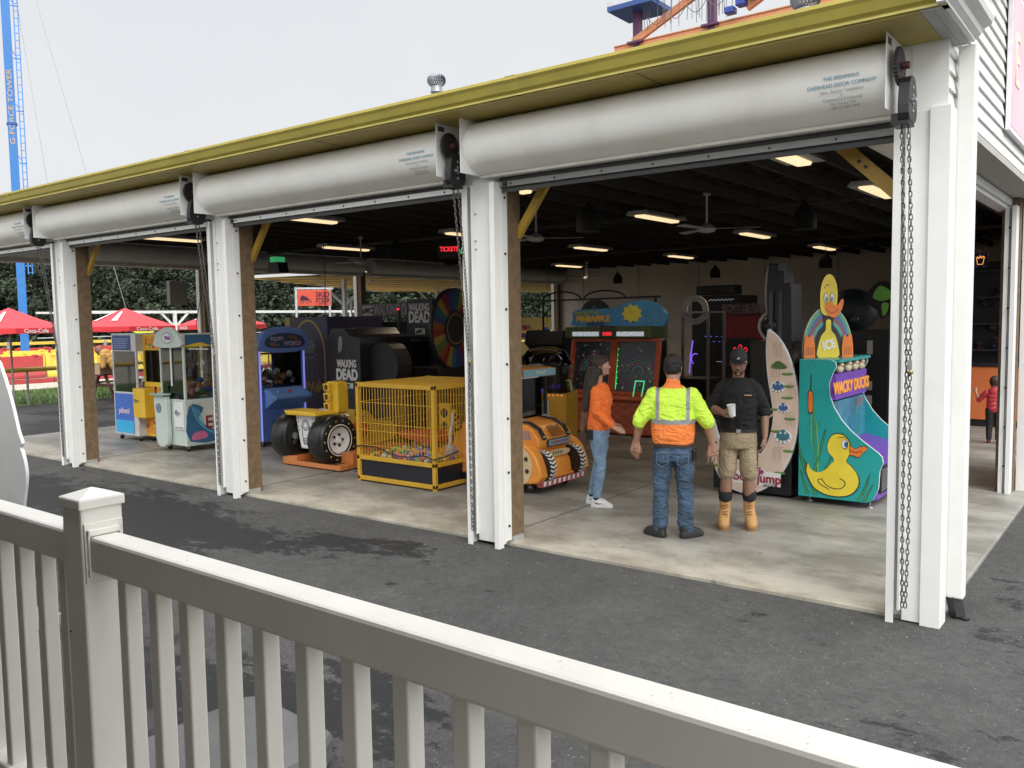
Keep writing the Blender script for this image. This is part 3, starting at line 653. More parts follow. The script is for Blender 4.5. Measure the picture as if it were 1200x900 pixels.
# rounded grey ramp cheek below the rail
q = MB()
q.prism([(-3.56, 1.64), (-2.84, 1.64), (-2.82, 2.30), (-2.92, 2.45), (-3.50, 2.49), (-3.555, 2.44)], lambda u, v, d: (u, v, d), -.02, .12)
o = q.build('concrete_pad', mat('pad_concrete', (.115, .113, .11), .6, var=.25, scale=3), bevel=.03); tag(o, kind='structure')
t = thing('added_shade_stand', 'unseen wall and deep roof added behind the camera to shade the railing', 'building', (-3, -1.6, 0)); t.location = (0, 0, 0)
q = MB(); q.box(-9, -1.8, 0, 1.3, -1.6, 3.0); q.build('wall', mat('added_stand_wall', (.11, .08, .05), .8), t)
q = MB(); q.box(-9.2, -1.9, 3.0, 1.5, 0.95, 3.12); q.build('roof', mat('added_stand_roof', (.09, .07, .05), .8), t)
q = MB(); q.box(-9.0, -1.55, .08, 1.3, -1.0, 1.2); q.build('counter', mat('added_stand_counter', (.08, .06, .05), .6), t)
# white cut-out board seen edge-on at the far left
t = thing('cutout_board', 'white cut-out board with a scalloped edge at the left end of the railing', 'sign', (-5.9, 2.35, 0))
t.location = (0, 0, 0)
pts = smooth_pts([(-5.62, 1.76), (-5.52, 1.68), (-5.42, 1.50), (-5.355, 1.34), (-5.33, 1.30), (-5.31, 1.262), (-5.335, 1.238), (-5.31, 1.20), (-5.285, 1.13), (-5.285, 1.05), (-5.33, .92), (-5.42, .7), (-5.6, .5), (-6.2, .45), (-6.5, .9), (-6.4, 1.5), (-6.0, 1.8)], k=4)
q = MB(); q.prism(pts, lambda u, v, d: (u, 2.2+d, v), 0, .02); q.build('board', mat('board_white', (.66, .66, .65), .5, var=.05), t, bevel=.003)
q = MB(); q.box(-6.0, 2.23, -.03, -5.9, 2.33, 1.2); q.box(-6.1, 2.05, -.03, -5.8, 2.6, .03); q.build('support_post', GREY, t)

# ================================================================ LIGHTS AND THINGS HUNG FROM THE CEILING
LAMP = mat('lamp_diffuser', (.9, .85, .7), .5, emit=(1.0, .74, .42), estr=.85)
LBODY = mat('lamp_body', (.42, .41, .39), .5)
lamp0 = None
spots = [(-2.83, 7.80, 'nearest warm strip light, in the right doorway behind the long roller hood'), (-6.05, 11.5, 'warm strip light just left of the white ceiling fan'), (-6.02, 15.2, 'warm strip light just right of the white ceiling fan'),
         (-9.72, 15.5, 'warm strip light above the left end of the double shooting cabinet'), (-9.52, 19.3, 'warm strip light at the top of the back wall left of the black rack'), (-6.06, 19.3, 'warm strip light over the duck topped cabinet at the back'),
         (-13.4, 20.2, 'most distant warm strip light in the back left corner'), (-13.07, 11.7, 'warm strip light in front of the far roller hoods, right of the second doorway fan'), (-9.75, 7.95, 'warm strip light behind the brace of the second doorway'),
         (-13.6, 8.2, 'warm strip light seen through the leftmost full doorway'), (-5.88, 7.45, 'warm strip light peeping past the brown post of the middle column'), (-2.80, 10.9, 'warm strip light by the chains of the right corner column'), (-9.6, 11.4, 'warm strip light beside the red and green led sign')]
for x, y, lb in spots:
    if lamp0 is None:
        t = thing('strip_light', lb, 'ceiling light', (x, y, 3.40), 0, 'strip lights on the arcade ceiling')
        q = MB(); q.prism([(-.19, 0), (.19, 0), (.15, .06), (-.15, .06)], lambda u, v, d: (u, d, v), -.62, .62); q.box(-.01, -.3, .06, .01, -.28, .1); q.box(-.01, .28, .06, .01, .3, .1); q.build('lamp_housing', LBODY, t, bevel=.01)
        q = MB(); q.prism([(-.085, -.002), (.085, -.002), (.065, -.032), (-.065, -.032)], lambda u, v, d: (u, d, v), -.56, .56); q.build('diffuser', LAMP, t, bevel=.01)
        lamp0 = t
    else: dup(lamp0, (x, y, 3.40), 0, lb)
    ld = bpy.data.lights.new('lamp_light', 'SPOT'); ld.energy = 24; ld.color = (1, .80, .56); ld.spot_size = R(155); ld.spot_blend = .6; ld.shadow_soft_size = 0
    lo = bpy.data.objects.new('lamp_light', ld); COL.objects.link(lo); lo.location = (x, y, 3.345)
FAN = mat('fan_white', (.5, .5, .48), .5)
fan0 = None
for x, y, a, lb in ((-4.66, 10.17, 25, 'white ceiling fan with three blades in the right doorway'), (-11.9, 11.0, 60, 'ceiling fan in the second doorway before the far roller hood'), (-13.0, 20.5, 10, 'small distant ceiling fan near the back left corner'), (-3.2, 18.0, 80, 'dim ceiling fan above the red cabinets on the right'), (-6.9, 9.6, 40, 'dark ceiling fan hidden behind the middle column')):
    if fan0 is None:
        t = thing('ceiling_fan', lb, 'ceiling fan', (x, y, 3.04), a, 'ceiling fans in the arcade')
        q = MB(); q.cyl((0, 0, .05), (0, 0, .46), .014, n=8); q.lathe([(.05, .42), (.035, .47)], (0, 0, 0), 14); q.build('down_rod', FAN, t)
        q = MB(); q.lathe([(.03, -.05), (.10, -.035), (.115, 0), (.08, .04), (.03, .07)], (0, 0, 0), 20); q.build('motor', FAN, t, smooth=60)
        for k in range(3):
            q = MB(); q.T = Matrix.Rotation(R(120*k), 4, 'Z') @ Matrix.Rotation(R(9), 4, 'X')
            q.prism([(.09, -.03), (.62, -.055), (.66, 0), (.62, .055), (.09, .03)], lambda u, v, d: (u, v, d), 0, .005); q.build('blade', FAN, t)
        fan0 = t
    else: dup(fan0, (x, y, 3.04), a, lb)
# black bell-shaped speakers on cords
sp0 = None
for x, y, z, lb in ((-5.17, 8.2, 3.06, 'black bell shaped pendant near the brace of the middle column'), (-13.0, 22.2, 3.1, 'black pendant against the back wall above the blue cabinet sign'), (-9.7, 21.7, 3.12, 'black pendant against the back wall above the black rack'), (-5.94, 19.0, 3.1, 'black pendant above the cartoon duck sign'), (-9.99, 10.0, 3.1, 'black pendant in the second doorway left of the led sign'), (-3.49, 10.35, 3.12, 'black pendant in the right doorway near the corner column')):
    if sp0 is None:
        t = thing('pendant_speaker', lb, 'speaker', (x, y, z), 0, 'black pendants under the arcade ceiling')
        q = MB(); q.lathe([(.135, -.16), (.14, -.02), (.11, .06), (.03, .15), (.02, .18)], (0, 0, 0), 18); q.build('bell', mat('bell_black', (.006, .006, .006), .9), t, smooth=40)
        q = MB(); q.cyl((0, 0, .17), (0, 0, .55), .006, n=6); q.build('cord', BLACKM, t)
        sp0 = t
    else: dup(sp0, (x, y, z), 0, lb)
t = thing('emergency_lamp', 'dark lamp box with a green top hanging in the second doorway', 'lamp', (-11.92, 9.14, 2.95))
q = MB(); q.prism([(-.16, -.18), (.16, -.18), (.12, .0), (-.12, 0)], lambda u, v, d: (u, d, v), -.1, .1); q.cyl((0, 0, .1), (0, 0, .5), .006, n=6); q.build('lamp_shade', BLACK, t)
q = MB(); q.box(-.07, -.105, .0, .07, .09, .09); q.build('green_light', mat('green_lit', (.05, .3, .12), .5, emit=(.1, .8, .3), estr=.25), t)
# LED sign
RED = mat('led_red', (.5, .02, .02), .5, emit=(1, .03, .05), estr=.9); GRN = mat('led_green', (.1, .5, .2), .5, emit=(.12, .8, .3), estr=.55); BLU = mat('led_blue', (.1, .1, .6), .5, emit=(.15, .15, 1), estr=.7)
t = thing('led_sign', 'small hanging sign with red letters and a green figure', 'sign', (-7.9, 9.0, 2.92), 30)
q = MB(); q.box(-.21, 0, -.12, .21, .04, .12); q.box(-.15, .015, .12, -.14, .025, .7); q.box(.14, .015, .12, .15, .025, .7); q.build('sign_box', BLACK, t)
text('TICKETS', .088, (-.045, -.004, .0), RED, t, bold=.003, sx=.78)
q = MB(); q.line([(.12, -.05), (.15, .05), (.18, -.05)], .014, front(-.0), .003, 0); q.line([(.12, -.055), (.19, -.055)], .014, front(0), .003, 0); q.build('green_symbol', GRN, t, fix=False)
t = thing('neon_sign', 'lit red prize counter sign with an orange popcorn box above the counter', 'sign', (-2.66, 16.3, 2.80), 0, scale=.66)
q = MB(); q.box(-.62, 0, -.17, .36, .04, .17); q.cyl((-.5, .02, .17), (-.5, .02, .65), .006, n=6); q.cyl((.3, .02, .17), (.3, .02, .65), .006, n=6); q.build('sign_box', BLACK, t)
text('TICKETS', .16, (-.22, -.004, -.01), RED, t, bold=.004, sx=.8)
q = MB(); fn = front(0); q.line([(.10, .08), (.12, -.09), (.24, -.09), (.27, .08)], .014, fn, .003, closed=False)
q.line([(.09, .07), (.12, .10), (.15, .06), (.18, .12), (.21, .07), (.25, .11), (.28, .07)], .02, fn, .004); q.build('popcorn_outline', mat('led_orange', (.6, .2, .05), .5, emit=(1, .4, .12), estr=.9), t, fix=False)
q = MB()
for k in range(12): q.ball((-.58+.085*k, -.003, .145 if k % 2 else -.145), .008, 6, k=4)
q.build('border_bulbs', BLU, t)
# thin black drop cords from the ceiling
for i, (x, y, zt, zb, dx, lb) in enumerate(((-12.6, 18.0, 3.5, 1.8, 0, 'thin black power cord hanging behind the blue cabinet sign'), (-13.2, 16.5, 3.5, 1.8, 0, 'thin black power cord hanging near the back left corner'), (-11.3, 9.6, 3.4, 1.9, .02, 'thin black power cord dropping onto the basketball cabinet'), (-13.2, 8.7, 3.4, 1.9, -.5, 'slanting black cord left of the second column'), (-9.0, 11.3, 3.3, 2.1, -.9, 'slanting black cord behind the prize wheel'))):
    q = MB(); q.tube([(x+dx*t_+.02*math.sin(5*t_), y, zt+(zb-zt)*t_) for t_ in [j/10 for j in range(11)]], .008, 5)
    o = q.build('power_cord', BLACK); tag(o, lb, 'cord', 'black cords dropping from the ceiling')
# ================================================================ ARCADE MACHINES
def casters(t, xs, ys, z=.0, r=.035, m=None):
    for x in xs:
        for y in ys:
            q = MB(); q.cyl((x-.012, y, r), (x+.012, y, r), r, n=14, m=0); q.box(x-.02, y-.02, r*1.2, x-.014, y+.02, r*2+.02, 1); q.box(x+.014, y-.02, r*1.2, x+.02, y+.02, r*2+.02, 1); q.box(x-.025, y-.03, r*2+.012, x+.025, y+.03, r*2+.02, 1)
            q.build('caster', [m or RUBBER, GREY], t)
def plush(q, x0, x1, y0, y1, z0, z1, n, nm, rnd, r=.055):
    for i in range(n):
        s_ = rnd.uniform(.6, 1.2)*r; f = rnd.random()
        q.ball((rnd.uniform(x0, x1), rnd.uniform(y0, y1), z0+(z1-z0)*f*rnd.uniform(.5, 1)), (s_, s_*rnd.uniform(.7, 1.1), s_*rnd.uniform(.6, 1)), 8, rnd.randrange(nm), k=5)
PLM = [mat('plush_'+n, c, .9, var=.3, bump=.5, bscale=90) for n, c in (('red', (.45, .06, .05)), ('brown', (.22, .12, .06)), ('tan', (.5, .36, .2)), ('green', (.08, .3, .1)), ('blue', (.06, .15, .45)), ('white', (.6, .58, .55)), ('orange', (.6, .22, .05)), ('pink', (.6, .2, .3)))]
def claw(name, label, loc, w, d, h, frame, zwin, rot=0, header=.22, grp='prize claw machines at the left end of the arcade', backc=None, seed=1, nplush=60, left_lower=None):
    """glass prize cabinet; local front is -Y"""
    t = thing(name, label, 'claw machine', loc, rot, grp)
    a = .09; fw = .035
    q = MB(); q.box(-w/2+.004, .004, a, w/2-.004, d-.004, zwin); q.build('base_cabinet', frame, t, bevel=.008)
    for sx_ in (-1, 1):
        for yy in (0, d-fw):
            x0 = sx_*(w/2)-(fw if sx_ > 0 else 0); q = MB(); q.box(x0, yy, a, x0+fw, yy+fw, h); q.build('corner_post', frame, t, bevel=.006)
    q = MB(); q.box(-w/2+.002, .002, h-header, w/2-.002, d-.002, h-.002); q.build('header_box', frame, t, bevel=.01)
    for yy in (.012, d-.018):
        q = MB(); q.box(-w/2+fw, yy, zwin, w/2-fw, yy+.005, h-header); q.build('glass_pane', GLASS, t)
    for xx in (-w/2+.012, w/2-.017):
        q = MB(); q.box(xx, fw, zwin, xx+.005, d-fw, h-header); q.build('glass_pane', GLASS, t)
    q = MB(); rn = random.Random(seed); plush(q, -w/2+.10, w/2-.10, .10, d-.10, zwin+.03, zwin+.30, nplush, len(PLM), rn)
    o = q.build('plush_prizes', PLM, t, smooth=60); o['kind'] = 'stuff'
    q = MB(); q.box(-w/2+.06, d*.5-.01, h-header-.06, w/2-.06, d*.5+.01, h-header-.04); q.cyl((.05, d*.5, h-header-.05), (.05, d*.5, h-header-.22), .012, n=8)
    for k in range(3):
        an = R(120*k+20); q.tube([(.05, d*.5, h-header-.22), (.05+.06*math.cos(an), d*.5+.06*math.sin(an), h-header-.27), (.05+.05*math.cos(an), d*.5+.05*math.sin(an), h-header-.35), (.05+.02*math.cos(an), d*.5+.02*math.sin(an), h-header-.38)], .006, 5)
    q.build('claw', CHROME, t, smooth=50)
    casters(t, (-w/2+.08, w/2-.08), (.07, d-.07), r=.034)
    return t
# 1: white cabinet with blue poster
W1 = mat('cab_white', (.62, .62, .60), .4)
t = claw('prize_cabinet', 'leftmost machine, a white glass prize cabinet with a blue poster on its lower half', (-13.875, 7.43, 0), .77, .75, 1.80, W1, .82, header=.30, seed=2, nplush=14)
fn = front(0)
q = MB(); q.flat([(-.345, .13), (.235, .13), (.235, .79), (-.345, .79)], fn, .004, 0)
q.flat([(-.345, .13), (.235, .13), (.235, .34), (-.345, .34)], fn, .0055, 1)
rn = random.Random(5)
for i in range(40): x, z = rn.uniform(-.33, .22), rn.uniform(.42, .78); q.flat(ell(x, z, .004, n=6), fn, .006, 2)
PM = [mat('poster_blue', (.05, .16, .58), .4), mat('poster_cyan', (.04, .46, .80), .4), WHITEP, mat('poster_navy', (.03, .06, .22), .4), mat('poster_print', (.25, .35, .55), .5)]
q.build('poster', PM, t, fix=False); q = MB()
q.flat([(-.345, 1.52), (.235, 1.52), (.235, 1.77), (-.345, 1.77)], fn, .004, 3)
for k in range(5): q.flat([(-.30, 1.56+k*.035), (.1+.02*k, 1.56+k*.035), (.1+.02*k, 1.572+k*.035), (-.30, 1.572+k*.035)], fn, .006, 4)
q.build('header_notice', PM, t, fix=False)
text('yahoo!', .13, (-.055, -.008, .50), mat('pink_white', (.8, .6, .66), .5), t, bold=.004)
q = MB(); q.ball((.12, .35, 1.0), (.11, .11, .11), 14, 0, 8); q.cyl((.12, .35, .83), (.12, .35, .92), .03, n=10, m=1); q.cyl((-.1, .4, .83), (-.1, .4, 1.0), .05, n=14, m=0); q.build('prize_figure', [WHITEP, REDP], t, smooth=60)
# 2: yellow
t = claw('claw_machine', 'yellow and orange claw machine between the white cabinet and the mint green machine', (-13.22, 7.56, 0), .56, .7, 1.78, YELP, .98, header=.26, seed=3, nplush=26)
q = MB(); q.flat([(-.20, 1.55), (.24, 1.55), (.24, 1.75), (-.20, 1.75)], fn, .004, 0)
for i in range(16): x, z = rn.uniform(-.18, .22), rn.uniform(1.57, 1.73); q.flat(ell(x, z, rn.uniform(.02, .045), rn.uniform(.012, .03), n=8), fn, .005+.0004*i, rn.randrange(1, 4))
AM = [ORANGEP, mat('art_green', (.08, .28, .08), .5), mat('art_yellow', (.8, .55, .05), .5), REDP]
q.build('header_artwork', AM, t, fix=False); q = MB()
q.flat([(-.25, .14), (.25, .14), (.25, .94), (-.25, .94)], fn, .004, 0)
for i in range(30): x, z = rn.uniform(-.22, .22), rn.uniform(.18, .92); q.flat(ell(x, z, rn.uniform(.02, .06), rn.uniform(.02, .05), n=7), fn, .005+.0003*i, rn.randrange(1, 4))
q.build('artwork_panel', [ORANGEP, mat('art_green', (.08, .28, .08), .5), mat('art_yellow', (.8, .55, .05), .5), REDP], t, fix=False)
q = MB(); q.box(-.30, -.20, .42, .06, -.012, .90); q.build('coin_box', YELP, t, bevel=.01)
q = MB(); q.cyl((-.20, -.205, .70), (-.20, -.225, .70), .035, n=14); q.box(-.16, -.225, .69, -.10, -.205, .71); q.build('lock', CHROME, t)
q = MB(); q.cyl((-.12, -.10, .90), (-.12, -.10, .98), .012, n=8); q.ball((-.12, -.10, .99), .02); q.build('joystick', BLACK, t)
q = MB(); q.box(-.26, -.015, .92, .26, -.004, 1.0); q.build('window_sill', YELP, t)
# 3: mint/white
MINT = mat('mint_white', (.56, .64, .58), .35, var=.06)
t = claw('claw_machine', 'mint green and white claw machine with an arched sign on top', (-12.055, 7.20, 0), .66, .95, 1.80, MINT, .80, header=.20, seed=4, nplush=70)
q = MB(); q.prism(smooth_pts([(-.36, 1.60), (-.36, 1.74), (-.25, 1.84), (0, 1.90), (.22, 1.84), (.33, 1.74), (.33, 1.60)], k=3), front(0), .005, .05, 0)
q.flat(ell(0, 1.735, .15, .085, 24), fn, .052, 1); q.flat(ell(0, 1.735, .135, .072, 24), fn, .0535, 2); q.build('arched_header', [MINT, mat('badge_grey', (.2, .18, .25), .4), WHITEP], t, bevel=.006)
text('Pink', .10, (.015, -.056, 1.735), mat('purple', (.25, .05, .30), .5), t, bold=.003, tilt=6)
q = MB(); q.prism(smooth_pts([(-.33, .10), (-.06, .10), (-.04, .5), (-.06, .84), (-.37, .86), (-.36, .5)], k=3), front(0), .01, .10, 0); q.build('control_column', MINT, t, bevel=.02)
q = MB(); q.box(-.40, -.16, .86, -.02, -.01, .885); q.build('control_shelf', mat('mint_dark', (.33, .47, .42), .4), t, bevel=.01)
q = MB(); q.cyl((-.30, -.1, .88), (-.30, -.1, .96), .01, n=8); q.ball((-.30, -.1, .97), .022); q.build('joystick', BLACK, t)
q = MB(); q.flat(ell(-.24, .66, .075, n=22), fn, .103, 0); q.flat(ell(-.24, .66, .055, n=22), fn, .105, 1); q.flat(ell(-.24, .66, .03, n=16), fn, .107, 2); q.build('badge', [mat('badge_grey2', (.12, .16, .2), .4), GREY, mat('badge_blue', (.08, .2, .5), .4)], t, fix=False)
q = MB(); q.box(.03, -.012, .34, .29, -.002, .76, 0); q.box(.05, -.016, .36, .27, -.012, .38, 1); q.build('prize_door', [WHITEP, GREY], t, bevel=.004)
q = MB(); q.cyl((.13, -.013, .60), (.13, -.035, .60), .04, n=16); q.box(.13, -.04, .592, .22, -.025, .612); q.build('lock', CHROME, t)
q = MB(); q.box(-.02, -.008, 1.0, .012, .004, 1.6); q.build('window_bar', WHITEP, t)
fr = rightf(.33)
q = MB(); q.flat([(.04, .14), (.90, .14), (.90, .74), (.04, .74)], fr, .003, 0)
q.flat(smooth_pts([(.06, .70), (.30, .66), (.22, .50), (.40, .34), (.70, .22), (.88, .20), (.88, .16), (.06, .16)]), fr, .0045, 1)
q.flat(smooth_pts([(.10, .18), (.35, .20), (.30, .30), (.12, .28)]), fr, .0055, 2)
for k in range(3): q.line(smooth_pts([(.10+k*.05, .70-k*.03), (.18+k*.04, .5), (.34, .32), (.62, .2+k*.02)], closed=False), .02, fr, .006+.001*k, 3)
q.build('side_art', [mat('art_cream', (.62, .60, .52), .4), mat('art_deep_blue', (.04, .13, .25), .4), mat('art_pink', (.6, .15, .3), .4), mat('art_sky', (.12, .35, .5), .4)], t, fix=False)
text('Ed', .28, (.337, .46, .42), mat('dark_red', (.25, .03, .05), .4), t, face='right', bold=.006)
q = MB(); q.flat([(.04, 1.60), (.90, 1.60), (.90, 1.78), (.04, 1.78)], fr, .003, 0); q.flat(smooth_pts([(.06, 1.62), (.3, 1.66), (.5, 1.61), (.88, 1.68), (.88, 1.61), (.06, 1.6)]), fr, .005, 1); q.build('side_header_art', [mat('art_deep_blue', (.04, .13, .25)), mat('art_yellow', (.8, .55, .05))], t, fix=False)
# 4: blue-lit cabinet facing right
BLC = mat('cab_blue', (.10, .18, .48), .35)
t = claw('claw_machine', 'blue lit prize machine with teal side, behind the black tyred ride', (-11.14, 8.55, 0), .86, .80, 1.76, BLC, .92, rot=90, header=.26, seed=8, nplush=55)
q = MB(); q.prism(smooth_pts([(-.43, 1.50), (-.43, 1.74), (-.30, 1.84), (0, 1.88), (.30, 1.84), (.43, 1.74), (.43, 1.50)], k=3), front(0), .005, .10, 0)
q.flat(smooth_pts([(-.33, 1.56), (-.33, 1.72), (0, 1.78), (.33, 1.72), (.33, 1.56)], k=3), fn, .102, 1)
for i in range(12): q.flat(ell(rn.uniform(-.28, .28), rn.uniform(1.58, 1.72), rn.uniform(.02, .06), rn.uniform(.015, .03), n=9), fn, .103+.0003*i, rn.randrange(2, 4))
q.build('arched_header', [BLC, mat('art_navy', (.02, .03, .08)), mat('art_brown', (.15, .07, .04)), mat('art_teal', (.02, .12, .2))], t, bevel=.008)
text('TICKET', .075, (-.16, -.108, 1.69), mat('lilac', (.28, .25, .42), .5), t, bold=.003); text('WORLD', .09, (.14, -.108, 1.61), mat('lilac', (.28, .25, .42), .5), t, bold=.003)
EDGE = mat('blue_edge_light', (.3, .3, .8), .4, emit=(.28, .30, 1), estr=.42)
q = MB(); q.tube([(-.425, -.012, .10), (-.425, -.012, 1.5)], .014, 8); q.tube([(.425, -.012, .10), (.425, -.012, 1.5)], .014, 8); q.build('edge_light', EDGE, t)
q = MB(); q.prism([(.0, .92), (-.30, .80), (-.30, .76), (-.02, .60), (0, .6)], lambda u, v, d: (d, u, v), -.36, .36); q.build('control_panel', mat('panel_blue', (.13, .26, .55), .35), t, bevel=.015)
q = MB()
for x in (-.2, 0, .2): q.cyl((x, -.16, .855), (x, -.16, .89), .025, n=12, m=0 if x else 1)
q.build('button', [mat('btn_blue', (.1, .3, .8), .3), REDP], t)
q = MB(); q.flat(ell(.1, .46, .07, n=18), fn, .006, 0); q.flat([(-.22, .16), (.06, .16), (.06, .42), (-.22, .42)], fn, .006, 1); q.build('ticket_door', [BLACK, mat('art_teal', (.02, .12, .2))], t, fix=False)
fl_ = lambda u, v, d: (-.43-d, u, v)
q = MB(); q.flat([(.02, .12), (.78, .12), (.78, .88), (.02, .88)], fl_, .003, 0)
q.flat(smooth_pts([(.05, .2), (.3, .3), (.2, .5), (.45, .45), (.5, .7), (.3, .6), (.1, .75), (.06, .5)]), fl_, .005, 1); q.build('side_art', [mat('art_teal2', (.06, .42, .42), .4), mat('art_pale', (.6, .62, .4), .4)], t, fix=False)
q = MB(); q.flat([(.04, 1.1), (.76, 1.1), (.76, 1.45), (.04, 1.45)], fl_, .003, 0); q.build('side_poster', mat('art_poster', (.2, .1, .25), .5, var=.9, scale=14), t, fix=False)

# 5: tyre ride on orange base
t = thing('kiddie_ride', 'ride-on hot rod with fat black tyres and yellow traffic light on orange base', 'kiddie ride', (-9.20, 7.54, 0), scale=.90)
q = MB(); q.box(-.44, -.24, .02, .86, 1.3, .085, 0); q.box(-.44, -.24, .085, -.10, .10, .15, 0); q.box(.0, .02, .085, .85, 1.2, .24, 0)
for k in range(9): q.box(-.05+.09*k, -.22, .085, -.02+.09*k, .0, .092, 1)
q.build('ride_base', [mat('base_orange', (.62, .21, .06), .45, dirt=.25), BLACKM], t, bevel=.015)
tyre = [(.20, -.17), (.31, -.17), (.355, -.14), (.375, -.08), (.378, 0), (.375, .08), (.355, .14), (.31, .17), (.20, .17)]
for x in (.43, -.43):
    q = MB(); q.lathe(tyre+[(.20, -.17)], (x, 0, .42), 40, axis='x', cap=False); w = q.build('tyre', RUBBER, t, smooth=45)
    s_ = 1 if x > 0 else -1
    q = MB(); q.lathe([(.02, s_*.165), (.03, s_*.10), (.17, s_*.125), (.225, s_*.176), (.235, s_*.172), (.235, s_*.16)], (x, 0, .42), 36, axis='x', cap=False); q.build('rim', WHITEP, w, smooth=50)
    q = MB(); q.cyl((x, 0, .42), (x+s_*.15, 0, .42), .05, n=16); q.build('hub', WHITEP, w)
    for k in range(5): a = 2*PI*k/5; q = MB(); q.cyl((x+s_*.10, .085*math.cos(a), .42+.085*math.sin(a)), (x+s_*.138, .085*math.cos(a), .42+.085*math.sin(a)), .019, n=10); q.build('lug_nut', BLACKM, w)
    q = MB()
    for k in range(14):
        a = 2*PI*k/14; p = Vector((x+s_*.171, .29*math.cos(a), .42+.29*math.sin(a))); q.T = Matrix.Translation(p) @ Matrix.Rotation(a, 4, 'X'); q.box(-.002, -.010, -.014, .002, .010, .014, 2); q.T = None
    q.build('tyre_lettering', [BLACKM, WHITEP, mat('tyre_letter', (.55, .42, .08), .5)], w)
q = MB(); q.prism(smooth_pts([(-.19, .78), (.19, .78), (.20, .66), (.13, .30), (.05, .27), (-.09, .27), (-.12, .30), (-.19, .62)], k=3), front(-.02), .0, .12, 0)
q.box(-.16, -.12, .35, .14, .5, .72, 0); q.build('engine_block', WHITEP, t, bevel=.02)
q = MB(); fn2 = front(-.14)
for zc, r1 in ((.62, .085), (.38, .05)):
    for rr_, m_ in ((r1, 0), (r1-.014, 1), (r1-.03, 0), (r1-.042, 1)):
        if rr_ > 0: q.flat(ell(0, zc, rr_, n=24), fn2, .002+(r1-rr_)*.05, m_)
q.line([(-.09, .62), (-.055, .38)], .014, fn2, .002, 0); q.line([(.09, .62), (.055, .38)], .014, fn2, .002, 0); q.line([(-.055, .38), (-.04, .335), (.04, .335), (.055, .38)], .014, fn2, .002)
for x in (-.165, .165):
    for z in (.72, .66, .60, .54): q.flat(ell(x*(.6+.4*z/.72), z, .013, n=10), fn2, .003, 0)
q.build('belt_graphic', [BLACK, WHITEP], t, fix=False)
q = MB(); q.prism([(-.36, .84), (.34, .84), (.36, .78), (-.30, .77)], front(0), -.12, .26, 0); q.build('spoiler', YELP, t, bevel=.015)
q = MB(); q.lathe([(.11, 0), (.12, .02), (.12, .05), (.10, .06)], (.18, .12, .80), 22); q.cyl((.18, .12, .72), (.18, .12, .81), .06, n=14)
for k in range(4): q.tube([(.22, -.05+.12*k, .66), (.36, -.06+.12*k, .68), (.42, -.05+.12*k, .76)], .035, 8)
q.build('engine_chrome', mat('ride_white_chrome', (.55, .55, .55), .3, metal=.4), t, smooth=50)
q = MB(); q.T = Matrix.Translation(Vector((.13, 0, .02))) @ Matrix.Diagonal((.82, 1, .96, 1)).to_4x4() @ Matrix.Translation(Vector((-.22, 0, 0))); q.prism(smooth_pts([(.28, .82), (.26, .95), (.28, 1.24), (.34, 1.30), (.55, 1.29), (.60, 1.22), (.61, .9), (.56, .80)], k=2), front(0), -.32, -.12, 0)
for k in range(3): q.cyl((.29, .22, .90+.15*k), (.255, .22, .90+.15*k), .055, n=16, m=2); 
for k in range(3): q.prism([(x_, z_+.15*k) for x_, z_ in ((.30, .85), (.44, .85), (.46, .97), (.28, .97))], front(0), -.12, -.06, 0); q.flat(ell(.37, .91+.15*k, .045, n=16), front(0), -.055, 2); q.flat(ell(.37, .905+.15*k, .025, n=12), front(0), -.053, 3)
q.build('traffic_light', [YELP, BLACK, BLACKM, mat('lens_red_dark', (.25, .04, .02), .3)], t, bevel=.01)
q = MB(); q.prism(smooth_pts([(.45, .28), (.45, .62), (.75, .78), (.95, .6), (1.3, .55), (1.3, .28)], k=3), lambda u, v, d: (d, u, v), -.15, .38, 0); q.ball((.40, .55, .50), (.12, .2, .12), 12, 1, 8); q.build('seat_body', [mat('ride_body_yellow', (.65, .42, .05), .4), REDP], t, smooth=40)
q = MB(); q.lathe([(.13, -.012), (.15, 0), (.13, .012), (.115, 0), (.13, -.012)], (0, 0, 0), 24, cap=False); q.T = None
o = q.build('steering_wheel', BLACK, t, smooth=60); o.location = (.42, .62, .80); o.rotation_euler = (R(55), 0, 0)
q = MB(); q.tube([(.7, .3, .012), (.82, -.02, .01), (1.0, -.1, .01), (1.06, .1, .01), (.9, .3, .01)], .01, 6); q.build('power_cable', GREY, t)

# 6: yellow ball cage
t = thing('ball_cage', 'yellow barred cage game holding coloured balls and a toy excavator', 'arcade game', (-7.185, 7.08, 0))
w, d, h = .645, 1.30, 1.21
YC = mat('cage_yellow', (.62, .36, .03), .45, var=.08, dirt=.12)
q = MB()
for x in (-w, w-.045):
    for y in (0, d-.045): q.box(x, y, 0, x+.045, y+.045, h)
for z in (.02, .27, h-.055):
    for y in (0, d-.045): q.box(-w, y+.001, z, w, y+.044, z+.05)
    for x in (-w, w-.045): q.box(x+.001, 0, z+.001, x+.044, d, z+.049)
q.build('cage_frame', YC, t, bevel=.004)
q = MB()
for k in range(1, 25):
    x = -w+.03+k*(2*w-.06)/25
    for y in (.02, d-.02): q.cyl((x, y, .30), (x, y, h-.04), .0042, n=6)
    q.cyl((x, .02, h-.01), (x, d-.02, h-.01), .0042, n=6)
for k in range(1, 26):
    y = .02+k*(d-.04)/26
    for x in (-w+.02, w-.02): q.cyl((x, y, .30), (x, y, h-.04), .0042, n=6)
    q.cyl((-w+.02, y, h-.015), (w-.02, y, h-.015), .0035, n=6)
